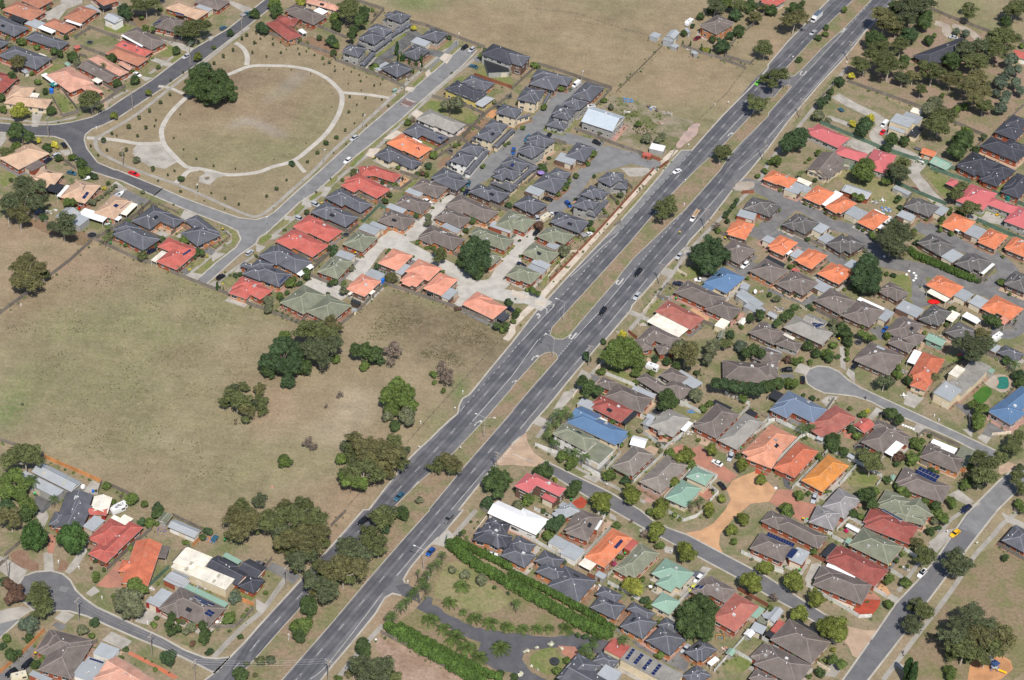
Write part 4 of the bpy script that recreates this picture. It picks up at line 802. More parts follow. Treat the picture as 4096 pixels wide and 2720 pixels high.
TREES = """
d25 -2421,1809,43 -2397,1774,29
k15 -2207,1813,26
d40 -1855,1804,73 -1831,1759,58
e82 -1781,1790,83 -1733,1817,73
r14 -1776,1792,29
r12 -1709,1880,24
e85 -1520,1605,96 -1484,1649,92
x27 -1540,1625,48 -1517,1591,29
e57 -1568,1627,82
r32 -1736,1667,43 -1707,1667,29
d22 -1569,1517,45
r12 -1627,1389,23
d26 -1831,1408,51
d30 -2000,1384,60
k23 -1973,1364,42
d30 -2087,1425,42 -2063,1411,37
d14 -2070,1575,28
e55 -2210,1275,78
d14 -2266,1508,28
r21 -2246,1490,42
r12 -2319,1532,23
k15 -2291,1465,28
d27 -2214,1187,55
r11 -2147,1258,23
r16 -2102,1187,32
d17 -2060,1118,34
e66 -1834,1009,100
d25 -1769,1212,50
d25 -1700,1249,51
o24 -1733,968,38
o23 -1625,1164,37
o29 -1468,1475,47
d19 -1364,1713,39
r11 -1416,1588,21
d27 -1283,1877,54
y47 -2110,906,85
d25 -1993,962,49
d60 -2084,741,88 -2026,705,57
e37 -2097,623,56
r24 -2074,685,48
d24 -1949,691,48
Y13 -1998,753,26
Y15 -1931,735,31
Y11 -1915,723,22
r17 -1835,646,35
d17 -1891,630,35
d28 -1790,593,56
r13 -1950,699,26
d22 -2224,1037,45
r20 -2198,952,40
r12 -1735,1337,23
P48 -1851,1323,33
r16 -2173,1463,33
s15 -1565,1111,20
s15 -1598,1042,20
s17 -1629,977,22
s18 -1659,903,25
s15 -1589,910,20
s10 -1560,980,13
s10 -1557,935,13
s14 -1536,1178,18
s13 -1719,853,18
s8 -1697,843,11
s12 -1613,850,16
d14 -1739,796,29
s12 -1784,749,15
s10 -1741,690,13
s13 -1712,729,18
s15 -1635,737,20
k12 -1650,707,22
k19 -1583,666,35
s16 -1504,619,22
s8 -1464,860,11
s8 -1410,783,11
s8 -1345,720,11
s10 -1268,681,13
s8 -1178,673,11
s16 -1364,1518,21
s14 -1331,1581,19
s16 -1305,1680,22
s14 -1291,1714,19
s14 -1396,1456,19
s8 -1470,1042,11
s10 -1555,1295,14
s10 -1514,1368,14
s13 -1243,1574,17
s14 -1248,1654,19
d65 -1418,1262,120 -1335,1239,120 -1437,1180,93 -1368,1156,130 -1300,1192,107 -1334,1117,111
d30 -1266,1175,60
d42 -1421,1352,84
d4 -1954,911,9
e70 -867,1946,100 -849,1870,95
r27 -916,1904,54
d32 -899,1821,64
d57 -789,1912,64 -800,1832,74 -817,1762,54 -825,1704,44
d32 -905,1687,63
r19 -884,1673,39
d18 -889,1614,36
r37 -1207,1969,74
d39 -1183,1900,79
y33 -1083,2007,60
r10 -1017,1688,19
d15 -966,1730,29
d12 -1047,1698,24
d34 -1229,1747,58 -1208,1736,39
d15 -1269,1881,29
r10 -758,2023,20
b15 -739,1983,30
Y15 -558,1879,30
c34 -611,1653,24
c17 -601,1608,12
c19 -588,1616,14
c19 -575,1609,14
c19 -548,1581,13
c20 -516,1565,14
c20 -498,1613,15
c17 -492,1560,12
r22 -693,1513,43
r14 -529,1522,29
d12 -391,1827,25
r14 -706,1505,29
d15 -223,1734,29
r20 -235,1682,39
k59 -318,1198,80 -365,1200,42
r18 -512,1097,37
b16 -492,1129,32
d7 -587,947,14
r11 -520,764,22
d18 -399,787,36
k13 -156,1317,24
r20 -383,865,41
d14 -955,730,29
d12 -834,903,25
d10 -863,833,20
s12 -894,759,16
d10 -800,954,20
s14 -768,1013,18
s9 -736,1076,11
s12 -770,1155,16
s10 -707,1144,14
s9 -742,1220,12
s9 -641,1278,12
s11 -712,1278,14
s11 -779,1277,14
s10 -745,1411,13
s11 -683,1384,14
s8 -795,1484,10
s8 -757,1463,10
s7 -798,1386,9
s8 -658,1401,10
s10 -866,1479,13
s8 -831,1501,10
s8 -871,1518,10
s8 -921,1529,10
k11 -898,1546,19
r8 -932,1577,17
s9 -971,1598,12
s11 -1038,1594,14
s9 -1011,1624,12
s8 -1052,1643,11
s10 -1093,1666,13
s6 -1101,1629,9
s11 -1121,1591,14
s10 -1133,1684,13
s12 -1165,1657,15
s8 -1174,1709,11
s11 -1178,1551,15
s9 -1227,1699,12
s8 -1214,1727,11
s9 -1251,1743,12
s7 -1241,1663,10
k8 -606,1233,14
s8 -684,1068,10
s7 -753,915,9
s7 -797,844,9
s5 -856,1301,7
s5 -847,1194,6
s4 -879,991,5
s5 -975,813,6
s5 -1033,765,6
s5 -919,902,6
s5 -969,1445,7
s6 -1057,1466,8
s6 -1152,1452,8
s7 -737,1342,9
k7 -358,1542,12
s6 -726,1453,8
d21 758,2187,41
e63 824,2224,94
r42 870,2288,84
e63 936,2231,94
d34 919,2199,68
d37 993,2286,73
e50 1006,2175,68
x18 1026,2334,37
e32 1060,2295,47
d33 933,2053,67
d43 847,1897,86
d20 808,1983,41
y14 848,2053,26
d23 888,2025,46
y18 770,1885,33
c13 671,1941,9
c16 705,1927,11
c20 753,1893,14
c18 792,1870,13
c14 817,1865,10
e59 1036,1870,86
d18 679,2021,36
d13 719,2104,26
d23 804,2240,47
e70 987,1381,97 951,1428,39
r14 318,1397,29
r17 0,1643,34
r12 20,1636,24
r17 278,971,35
r11 257,904,23
k10 155,1006,18
d9 94,925,18
d20 65,836,41
k18 347,1342,33
b11 515,1392,22
b11 550,1366,22
k30 565,1134,42 551,1098,38
k31 505,1107,56
r17 465,1224,33
e60 810,994,89
r17 61,1303,33
r14 127,1462,29
r12 -25,1136,23
k13 301,1143,23
e33 1029,1655,50
d47 1199,2260,95
e84 1212,2147,89 1159,2099,78
d16 1248,2394,32
d31 1090,2270,63
e23 1065,1955,31
r19 1444,2358,37
d17 1341,2179,34
r16 1336,2116,31
d17 1297,2078,34
d18 1196,1869,35
e71 1079,1607,99 1048,1566,60
d40 1687,2390,80
e86 1706,2312,107 1765,2290,123 1799,2367,117 1700,2200,107
e86 1593,2193,116 1613,2136,121
d44 1811,2311,85 1807,2230,79
e47 1663,2161,63
d47 1719,2121,94
d57 1553,2030,114
e68 1554,1954,103
e63 1667,1989,93
d29 1812,2113,57
r16 1853,2185,31
e86 1456,1776,92 1515,1832,82
e86 1580,1795,117 1554,1726,81 1626,1774,76
d31 1675,1910,61
d27 1367,1692,55
Y20 1427,1759,40
d17 1328,1612,35
d37 1298,1531,39 1267,1478,54
k35 1249,1382,63
k19 1291,1374,34
d44 1448,1324,73 1424,1269,63
Y19 1399,1363,39
Y22 1478,1414,44
e49 1722,1647,65
k56 1763,1516,84 1733,1459,69
e49 1648,1727,66
e51 1698,1749,71
e72 1783,1755,112
d51 1893,1909,103
e86 1964,1976,104 2026,1995,94
e57 1865,1728,81
e78 1982,1878,124
e86 2132,2079,137 2177,2115,105 2095,2103,63 2100,1958,95
x50 2166,1952,77 2142,1854,67 2185,1879,52
x38 2099,1774,76
x42 2162,1778,61 2178,1716,56
x25 2067,1699,50
x46 2111,1663,55 2088,1605,50 2065,1548,70
e86 1979,1716,91 1930,1636,101 1974,1606,91 1937,1547,81
e56 1984,1531,80
e56 2011,1695,81
r20 1916,1573,40
r25 1872,1537,50
r15 1822,1661,30
e86 1790,1350,113 1755,1294,108 1743,1352,74
d36 1553,1231,72
d26 1607,1245,53
d65 1127,1118,109 1153,1172,86 1093,1080,71
d60 1850,1228,106 1818,1157,87
r32 1884,1345,63
d26 1526,1175,53
r47 1418,998,94
e54 1565,1016,76
r28 1046,1014,56
r17 1233,1115,33
r11 1192,1073,21
r7 1176,1048,14
r14 1019,1015,28
d19 1915,1232,39
e58 2041,2414,70 2015,2329,64
e84 2257,2413,108 2221,2376,97
d32 2201,2341,64
x24 1997,2214,47
x21 1959,2232,42
r16 2253,2148,31
e27 1963,1328,39
r12 1815,1399,24
e37 1909,1813,56
e47 1765,1860,61
Y10 -1671,461,19
d11 -1662,497,21
d15 -1722,526,30
r32 -1769,529,47 -1750,543,39
P48 -1794,449,30
r31 -1762,321,38 -1783,318,42
k11 -1626,481,19
k11 -1636,468,19
k11 -1643,452,19
k9 -1651,437,17
k9 -1660,425,17
k9 -1668,403,17
k12 -1677,386,21
k12 -1685,373,21
k17 -1693,349,32
b16 -1451,373,32
b13 -1492,309,25
b13 -1521,262,25
r15 -1530,243,29
k12 -1511,453,21
e86 -1948,335,101 -1899,305,97 -1874,234,88 -1973,243,97 -1985,190,76
e61 -1943,181,83 -1916,156,54
d11 -2041,465,21
d19 -1857,226,37
e72 -1745,163,70 -1753,105,79 -1780,94,54 -1715,67,54
e85 -1831,-139,80 -1840,-200,76 -1785,-180,76 -1796,-235,120 -1838,-260,56
e35 -1766,-158,52
P48 -1573,112,41
P48 -1587,89,33
r9 -1510,98,19
e31 -1425,15,45
d24 -1224,72,37 -1209,67,29
d11 -1241,55,23
d8 -1271,3,16
Y7 -1190,74,14
Y6 -1243,-18,12
d17 -1375,139,33
r23 -1294,138,46
d10 -1395,110,21
k18 -1286,-25,33
e19 -1304,-16,25
P48 -1591,160,29
P48 -1491,326,17
c20 -1119,-128,14
c10 -1110,-118,7
c10 -1097,-126,7
d7 -1085,-33,14
d10 -1066,-38,20
d10 -1048,-29,20
Y5 -1105,-88,10
r4 -1380,396,9
s10 -1503,611,13
s11 -1437,590,15
s8 -1469,546,11
d15 -1376,559,30
s11 -1310,520,15
s8 -1245,490,11
d6 -1367,486,13
s12 -1183,458,16
s11 -1125,426,15
s6 -1264,436,9
s6 -1175,391,8
s10 -1417,623,13
r6 -1010,103,12
r5 -1109,-13,10
d11 -575,648,22
d15 -549,516,30
d13 -534,563,26
r13 -523,637,26
d11 -547,652,22
r11 -609,683,22
e25 -697,688,35
d11 -441,733,22
R15 -416,731,27
r13 -401,732,27
s21 -851,392,28
s11 -959,618,15
s15 -991,547,20
s12 -1024,493,16
s8 -785,654,11
s8 -832,552,11
s5 -987,426,6
s4 -897,626,5
r8 -922,282,17
r9 -736,649,18
d7 -584,740,13
d24 -731,165,25 -712,167,34 -717,138,34
d21 -801,7,41 -793,-23,33
r25 -851,-80,45 -840,-51,25
d12 -819,-59,25
r18 -880,-149,36
d12 -860,-118,24
d12 -870,-166,24
k29 -914,-200,52 -909,-245,44
d6 -1003,97,12
k20 -367,422,32 -366,385,35
d13 -418,439,26
d8 -427,420,15
k17 -196,457,30
d16 -192,428,33
r11 -243,644,22
d15 -56,552,31
r9 -503,200,19
r9 -507,182,19
d15 -539,83,29
e33 -475,2,50
e39 -307,173,51 -300,132,59
d65 -177,225,76 -133,188,72 -197,138,85 -153,115,102 -175,71,85 -123,99,64
d38 -158,75,76
d25 -215,132,51
k15 -634,57,27
r11 -666,23,23
r12 -657,-32,25
k23 -646,-78,39 -649,-105,33
d23 -700,-54,25 -683,-45,29
d9 -704,-104,18
r8 -756,-290,16
r11 -398,263,21
r8 -362,238,17
r8 -349,240,17
r11 -332,236,21
r6 -407,175,13
r7 -358,509,13
R10 -219,-133,18
R11 -205,-130,20
d19 -24,-80,37
d32 -57,-244,33 -28,-241,37
r16 -39,-249,32
b9 -386,453,17
r8 -287,90,17
s19 -232,309,26
k12 -226,291,21
d13 -218,363,26
e50 -668,-319,48 -645,-348,48
e86 -741,-405,68 -691,-424,80 -756,-438,72 -650,-437,64
r30 -825,-402,59
d8 -881,-234,16
d9 -858,-249,18
d9 -837,-259,18
d9 -815,-270,18
d8 -798,-279,16
r14 210,800,27
d20 184,748,27 171,719,27
r13 163,708,27
r10 141,663,20
R24 74,424,44
d15 274,474,31
r13 282,437,26
e23 398,680,31
r10 384,643,20
r11 417,730,23
e65 578,561,76 564,521,72 591,593,58 552,557,58
d65 754,320,113 710,271,104 774,266,104 730,203,113 696,220,70
k33 177,255,60
d9 62,355,17
d6 -1,335,13
d6 6,233,13
b11 155,152,21
r23 64,-7,33 81,-18,25
r10 47,17,21
d18 5,-148,37
r12 -1,-187,24
r12 16,-120,25
b22 782,514,44
r13 787,497,27
Y20 408,-224,41
d38 923,-63,46 889,-81,38
d21 811,-174,41
r10 636,-12,21
d12 806,-105,25
r10 859,-109,21
r13 837,-49,25
d11 875,723,23
d11 865,699,23
d11 853,674,23
d11 841,650,22
d11 827,625,22
d11 817,601,22
d13 829,570,27
r14 997,949,28
r12 968,909,23
r11 897,199,21
d14 66,820,27
d7 210,647,13
r9 330,584,18
d9 286,818,18
d4 0,-38,8
r9 339,562,18
s5 719,492,7
s6 620,288,9
s5 800,661,7
s5 756,579,7
s4 328,437,5
s4 290,356,5
s4 207,174,5
s4 167,99,6
s4 500,783,5
r5 28,-194,10
b9 636,245,17
r9 157,204,17
P48 1144,912,37
r9 1055,825,18
d12 1206,914,23
r56 1401,919,112 1384,933,70
e62 1545,931,85 1529,953,61
r27 1487,918,33 1510,922,28
d14 1548,827,28
d11 1537,806,23
r31 1384,784,41 1358,792,28
d14 1545,757,27
e54 1808,891,47 1785,848,61 1767,815,42
e64 1794,719,60 1824,716,69 1814,737,55
r20 1710,686,36 1696,646,27
r11 1695,625,23
r14 1739,605,27
d13 1587,522,27
e86 1498,507,90 1457,443,103 1503,434,99 1463,378,108 1428,410,81
e38 1497,412,58
d65 1361,286,87 1340,241,96 1372,224,96 1321,176,87 1353,152,100 1380,177,57
d26 1312,191,52
r22 1406,545,31 1418,524,31
d9 1361,602,18
d9 1379,582,18
r9 1155,741,18
d7 1177,728,14
d7 1234,686,14
d6 1255,668,11
r7 1271,657,14
r9 1042,680,18
r11 1444,298,22
d11 1471,291,22
V17 1554,465,31 1569,442,31 1584,426,31 1600,414,31 1619,405,31 1637,393,31 1655,381,29 1673,369,29 1691,361,29 1709,349,29 1729,334,29 1748,322,29 1768,311,29 1785,306,27
d13 1806,300,26
r15 1890,294,31
d15 1896,301,31
d43 1811,10,51 1835,6,47 1792,21,30
r14 1752,770,28
r11 1746,749,23
d11 1783,762,23
r11 1799,749,23
k10 1375,441,18
r9 1270,177,17
d6 1032,132,13
d7 1076,113,15
d5 1052,123,11
d13 1122,47,25
d8 1138,35,17
d13 977,103,26
k19 999,71,34
d53 1059,-25,34 1045,-46,34 1028,-69,34 1010,-90,34 993,-112,34 981,-133,29
r15 1056,-37,29
b25 1226,-49,51
k25 1205,-65,42 1202,-104,46
d35 1233,-99,50 1247,-136,54 1249,-110,38
r11 1320,-48,21
r19 1407,-103,38
r11 1554,-55,21
e39 1768,-69,59
k19 1740,-68,34
r13 1666,56,26
r11 1588,607,23
e26 1575,555,36
r13 1068,295,26
d9 1069,348,17
r39 1304,-128,38 1323,-138,38 1342,-155,33
r9 1086,307,17
r8 1647,695,16
r7 1178,397,13
d9 1193,303,17
r8 1929,480,16
r9 1921,230,17
d19 1677,89,39
r11 1647,3,21
d11 1149,489,22
r9 1292,537,18
e86 -1600,-1192,90 -1567,-1178,72 -1623,-1216,65 -1539,-1206,54
r57 -1625,-1280,60 -1596,-1266,64 -1561,-1304,53 -1603,-1339,71 -1569,-1346,64
r38 -1542,-1364,70 -1517,-1392,46
d28 -1605,-1371,56
P48 -1545,-1272,32
P48 -1457,-1340,39
r14 -1309,-1232,29
r27 -1209,-1299,53
r16 -1163,-1304,32
d21 -1118,-1322,43
r11 -1268,-1305,21
e64 -953,-790,64 -923,-810,76
e29 -931,-694,42
e31 -966,-712,46
e46 -898,-832,60
e31 -988,-791,45
e25 -897,-865,34
e31 -886,-790,45
b9 -1253,-1270,18
b4 -1317,-1260,9
e35 -841,-1298,54
d65 -819,-499,94 -769,-524,86 -841,-533,70 -864,-591,70 -824,-604,78 -774,-598,86
d39 -739,-574,78
d31 -863,-604,62
d33 -780,-644,66
e86 -727,-514,79 -681,-508,98 -635,-502,79 -699,-547,63 -665,-573,59
e56 -672,-451,79
r22 -628,-494,43
d65 -559,-479,59 -523,-481,63 -487,-495,71
k30 -513,-469,55
d22 -471,-484,43
r23 -522,-523,47
b46 -432,-452,71 -415,-425,71 -431,-502,47
r16 -271,-532,31
b36 -232,-539,71 -220,-586,59 -238,-510,51
r12 -268,-569,23
r12 -229,-612,23
r65 -391,-676,77 -351,-695,69 -417,-727,73 -373,-745,85 -334,-757,58
r34 -398,-759,69
k25 -414,-785,46
k40 -346,-793,72 -331,-826,42
d25 -379,-837,49
b16 -594,-680,33
b10 -631,-742,21
b32 -673,-964,41 -649,-972,41 -663,-952,33
r28 -736,-1056,57
e86 -511,-978,67 -470,-1017,82 -423,-1011,82 -375,-1050,86 -443,-1063,86
e53 -507,-1013,74
e53 -353,-1044,74
e33 -535,-960,48
e59 -398,-1071,85
e86 -459,-1124,74 -493,-1139,70 -421,-1141,66
e37 -375,-918,56
e35 -347,-979,52
e32 -381,-1084,48
r26 -546,-1026,52
r59 -529,-1140,55 -504,-1169,59 -468,-1170,62
e20 -328,-945,26
e60 -192,-1021,56 -162,-1040,60
e35 -224,-1036,52
e37 -179,-1044,56
e27 -219,-994,37
d53 -23,-1065,56 -39,-1115,59 2,-1126,63 11,-1082,48 -7,-1159,44
d27 -37,-1183,55
k16 -269,-1189,29
d11 33,-1046,22
e33 -875,-704,50
e35 -858,-768,53
e29 -848,-812,42
e36 -792,-1266,54
e38 -703,-1284,57
e47 -643,-1277,61
d16 -317,-1238,33
e36 -363,-1270,54
d14 337,-268,28
d18 274,-363,32 282,-381,24
r65 377,-363,73 429,-344,81 457,-385,77 358,-422,77 409,-422,93
r32 460,-401,64
r28 400,-278,57
r22 457,-444,44
r18 335,-442,36
k38 624,-287,69
e74 634,-361,73 655,-334,69 603,-359,57 649,-409,49
k45 731,-301,69 717,-353,53 748,-274,53
e35 790,-244,53
x29 847,-248,58
d49 891,-287,57 914,-309,45 862,-315,45
d16 529,-348,32
d20 573,-360,40
d18 605,-378,36
r16 517,-430,32
d12 684,-402,24
d53 263,-553,51 291,-574,59 322,-594,43 280,-623,32
r12 458,-484,24
d41 568,-586,75 560,-623,59 587,-602,51
k33 675,-552,60
d65 746,-515,52 773,-517,56 804,-520,56 835,-522,56 866,-524,56 897,-526,56
d26 933,-464,52
r18 698,-609,35
r16 723,-574,32
r20 845,-534,40
P48 183,-711,39
P48 210,-702,43
P48 165,-742,39
P48 195,-738,43
P48 151,-789,38
P48 181,-774,35
P48 149,-835,34
P48 226,-729,31
P48 177,-877,42
P48 219,-911,38
P48 249,-919,46
P48 283,-937,42
d15 159,-831,30
r25 203,-921,49
r29 244,-943,45 230,-961,41
d38 146,-1024,71 127,-1021,45
y12 185,-1030,22
d32 244,-1102,59 254,-1069,45
r26 96,-1150,51
k22 61,-1177,40
o53 342,-1161,85
o46 437,-1101,74 448,-1126,45
d21 425,-1017,41
o26 591,-1008,41
o50 631,-887,65 605,-907,42
o31 721,-834,50
o36 824,-905,57
o21 749,-1071,34
o28 890,-961,46
o37 544,-1137,59
r21 575,-859,42
r21 653,-906,42
k13 474,-746,23
k13 538,-812,23
k11 546,-840,19
r26 368,-1002,53
r13 409,-828,27
r12 432,-767,23
r12 374,-710,23
r10 324,-434,20
P48 645,-1127,34
P48 675,-1108,34
r10 562,-755,19
r6 581,-771,12
d12 818,-835,23
r10 680,-764,19
k8 342,-972,15
y4 216,-544,8
b14 803,-508,28
y25 707,-1117,45
d25 1100,-212,50
d23 1130,-250,45
r27 1170,-250,54
r17 1201,-183,33
d23 1177,-269,45
R20 1020,-292,37
r16 1044,-297,33
r16 1073,-281,33
r12 1105,-288,25
d23 1254,-165,46
r10 1252,-195,21
r10 1250,-220,21
r10 1247,-252,21
d12 1210,-240,25
e49 1367,-420,65 1358,-397,37
d26 1457,-363,45 1475,-343,25
r21 1428,-299,29 1425,-330,41
d12 1413,-310,25
e86 1652,-199,55 1692,-200,92 1732,-208,84 1763,-185,55 1701,-256,63
P48 1867,-247,54
d29 1877,-292,58
d21 1844,-198,42
d25 1877,-324,50
e29 1555,-337,41
r42 1676,-490,40 1699,-517,48 1689,-566,56 1680,-608,48 1715,-515,40
d26 978,-441,52
r33 1013,-433,48 1032,-449,44
d26 946,-457,52
d9 1066,-477,18
d12 1099,-494,24
r6 1122,-490,12
P48 1050,-695,51
P48 1081,-685,35
r10 1232,-533,20
r18 1273,-570,36
Y12 1292,-543,24
d40 1377,-582,56 1397,-609,44 1359,-567,28
d32 1153,-734,63 1155,-756,59
r15 1100,-812,31
d8 1063,-708,16
R9 1118,-785,16
d18 1227,-651,36
r18 1247,-689,35
d21 1185,-780,43
e65 1251,-849,70 1280,-862,66 1289,-894,43 1259,-892,43
R26 1381,-790,47
r27 1426,-792,55
r26 1443,-709,51
r16 1462,-764,31
d14 1370,-812,27
r21 1458,-725,31 1473,-695,28
d15 1327,-902,31
d15 1358,-931,31
r25 1385,-976,42 1375,-961,34
d40 1248,-1018,68 1234,-1009,49 1260,-1054,49
r17 1283,-969,34
r21 1445,-1008,42
r22 1536,-993,34 1545,-1014,30
d21 1485,-1020,42
d12 1494,-829,23
r8 1513,-831,15
e86 1641,-832,62 1667,-862,74 1645,-914,74 1677,-921,55 1714,-823,74
e36 1646,-898,54
r16 1629,-801,31
e63 1787,-716,80 1816,-678,60
e51 1777,-877,58 1786,-920,50
e28 1802,-800,39
r23 1600,-901,46
k19 1607,-907,35
r12 1618,-865,23
r12 1636,-840,23
r21 1018,-1019,42
r9 1051,-995,19
r8 1048,-953,15
r9 1117,-979,17
r19 970,-1081,37
d11 1430,-1032,23
r23 1773,-973,42 1776,-1005,34
r5 942,-891,10
d10 1511,-649,20
P48 1512,-183,21
H63 -1472,-1536,93
H63 -1350,-1538,99
e57 -1582,-1453,70 -1548,-1474,38
d31 -1529,-1406,63
e21 -1576,-1461,28
d18 -1531,-1701,37
R44 -1510,-1733,44 -1484,-1758,64 -1490,-1787,50 -1462,-1779,44
e60 -1410,-1765,63 -1388,-1800,77 -1370,-1835,63 -1382,-1854,43 -1413,-1807,40
x33 -1411,-1881,66 -1403,-1863,40
d18 -1400,-1927,36
r16 -1470,-1935,33
d13 -1473,-1963,26
d28 -1434,-2008,49 -1417,-1998,26
r36 -1119,-1687,58 -1095,-1708,44
k58 -1139,-1753,67 -1106,-1782,77 -1140,-1799,61
k44 -1089,-1803,54 -1117,-1815,47
r13 -1179,-1719,27
r15 -1254,-1644,31 -1253,-1665,20
R7 -1279,-1605,12
d9 -1238,-1610,17
d9 -1270,-1574,17
R11 -1247,-1584,21
d6 -1302,-1525,12
d18 -1216,-1840,36
k24 -1245,-1882,43
r13 -1213,-1894,26
d18 -1156,-1395,35
r21 -1131,-1396,42
d23 -1114,-1355,46
r9 -1109,-1386,18
r10 -1005,-1463,21
d14 -950,-1439,28
d16 -938,-1409,32
r11 -877,-1412,21
e79 -857,-1394,67 -826,-1411,78 -798,-1388,64 -837,-1452,71 -799,-1448,67
x24 -807,-1698,48
k13 -805,-1665,24
r24 -808,-1795,47 -799,-1767,20
r10 -767,-1760,20
r7 -761,-1729,14
d31 -985,-1802,37 -986,-1834,30 -978,-1861,33 -953,-1853,33
k22 -917,-1832,40
d24 -884,-1826,40 -872,-1857,43 -872,-1879,37
k15 -931,-1850,27
r12 -1036,-1827,25
d8 -1032,-1796,17
R13 -908,-1893,23
d13 -848,-1920,26
d10 -766,-1848,20
d11 -1099,-1934,23
d30 -969,-1965,49 -959,-1986,39 -954,-1955,36
b5 -1065,-1986,10
r5 -1016,-1970,10
r4 -1038,-1958,8
d18 -1355,-2029,36
r15 -1338,-1990,26 -1340,-2008,19
r8 -1112,-1965,16
e17 -726,-1959,20
d29 -733,-2018,59
R4 -956,-2006,7
r8 -1000,-2001,16
r10 -1221,-1568,21
r10 -1174,-1505,21
r5 -1303,-1494,10
r4 -1233,-1709,8
x5 -1422,-1919,10
k11 -949,-1803,20
r10 -966,-1804,20
e86 -730,-1387,89 -687,-1372,78 -642,-1388,89 -586,-1386,89 -743,-1419,57
e55 -692,-1412,78
e86 -626,-1456,81 -575,-1445,85 -652,-1493,81 -592,-1506,78 -686,-1502,53
e35 -565,-1437,53
e39 -645,-1499,59
e71 -589,-1530,52 -618,-1567,70 -647,-1560,42
e27 -695,-1469,39
e18 -780,-1394,21
e65 -380,-1326,79 -358,-1329,54 -404,-1329,47
d23 -367,-1338,46
d27 -316,-1270,54
e47 -416,-1383,53 -422,-1428,50
e48 -380,-1429,57 -387,-1465,49 -365,-1467,35
e74 -481,-1472,63 -462,-1480,56 -487,-1507,53 -433,-1520,74 -469,-1539,74
e86 -492,-1587,70 -525,-1600,66 -444,-1582,77 -422,-1594,63 -493,-1630,70
e47 -457,-1588,62
e37 -550,-1564,52 -563,-1541,38
e75 -579,-1633,45 -566,-1655,55 -530,-1665,62 -512,-1705,59 -503,-1662,45
e31 -553,-1645,45
k23 -509,-1670,41
d31 -570,-1703,58 -566,-1735,54 -557,-1720,44
r39 -577,-1803,64 -596,-1814,50
d25 -584,-1832,50 -578,-1845,37
r19 -564,-1774,37
e26 -687,-1950,36
e24 -655,-1945,33
e17 -693,-1999,20
r9 -714,-1653,17
d28 -384,-1859,57 -380,-1885,50 -391,-1868,40
e84 -383,-1983,60 -346,-1992,66 -308,-1975,60 -315,-2010,66 -362,-2028,66
e30 -400,-1971,43
e31 -278,-1973,46
e35 -332,-1995,53
r13 -444,-1985,26
P48 -170,-1456,35
P48 -181,-1491,39
P48 -200,-1513,35
P48 -211,-1548,38
P48 -223,-1578,42
P48 -210,-1605,42
P48 -240,-1618,38
P48 -252,-1638,38
P48 -266,-1672,41
P48 -281,-1693,41
P48 -304,-1737,44
P48 -316,-1752,34
P48 -240,-1541,21
f16 -98,-1558,52
f16 -131,-1632,48
f16 -87,-1670,28
f16 -48,-1693,51
f16 3,-1707,51
f16 55,-1717,41
f16 -186,-1713,58
f16 -139,-1747,51
f16 -103,-1779,68
f16 -65,-1818,64
f16 -24,-1854,57
f16 41,-1809,66
k17 -134,-1500,32
k21 -91,-1514,39
k27 -37,-1538,49
d9 8,-1551,17
d7 51,-1571,14
r9 -109,-1310,18
r8 -99,-1338,16
d8 -119,-1320,16
d5 -89,-1259,11
r7 -32,-1380,14
V17 -149,-1383,46 -130,-1401,46 -115,-1414,46 -100,-1427,46 -81,-1443,46 -63,-1458,46 -44,-1475,46 -22,-1488,46 0,-1500,46 22,-1517,46 43,-1529,46 -129,-1363,28 -103,-1378,28 -78,-1393,28 -52,-1407,28 -26,-1419,28 -1,-1434,28 25,-1448,28 50,-1463,28
V17 -311,-1764,44 -289,-1780,50 -267,-1795,50 -246,-1811,50 -224,-1825,50 -203,-1838,50 -182,-1852,50 -161,-1863,50 -140,-1876,50 -119,-1889,50 -98,-1903,50 -77,-1916,50 -56,-1929,50 -35,-1942,50 -14,-1953,50 -278,-1756,30 -253,-1771,30 -228,-1787,30 -203,-1802,30 -178,-1815,30 -153,-1831,30 -128,-1846,30 -104,-1861,30 -79,-1874,30 -55,-1887,30 -31,-1900,30 -7,-1915,30 17,-1926,30 41,-1936,30
d13 47,-1915,27
d37 194,-1259,47 208,-1252,44 176,-1271,40 191,-1285,40
r23 168,-1314,47 161,-1315,29
d14 129,-1309,29
d11 226,-1415,21
r15 394,-1234,29
d13 396,-1242,26
d18 356,-1170,37
b20 491,-1270,40
o41 528,-1271,66 517,-1293,40
r16 539,-1311,33
r11 411,-1375,22
p13 392,-1409,21
o47 623,-1363,76 612,-1344,47
y44 446,-1525,71 460,-1548,49 425,-1528,39
r12 484,-1467,25
o32 537,-1169,52
o25 706,-1143,41
o32 814,-1169,52
o30 776,-1222,48
r13 787,-1260,26
o34 879,-1391,54
o50 827,-1480,79 840,-1503,54
d65 657,-1608,87 626,-1649,84 681,-1634,80 611,-1697,70 645,-1693,101 679,-1685,70
d54 663,-1713,76 626,-1717,62
R12 825,-1514,21
r15 537,-1791,31
P48 305,-1808,44
P48 289,-1828,31
P48 328,-1793,34
P48 316,-1839,37
P48 422,-1760,41
P48 412,-1775,31
d10 279,-1727,21
d12 303,-1735,24
d12 327,-1746,24
r16 250,-1841,32
r17 221,-1894,34
f16 105,-1721,41
f16 149,-1716,41
f16 188,-1710,33
f16 241,-1704,52
f16 72,-1720,21
P48 80,-1645,38
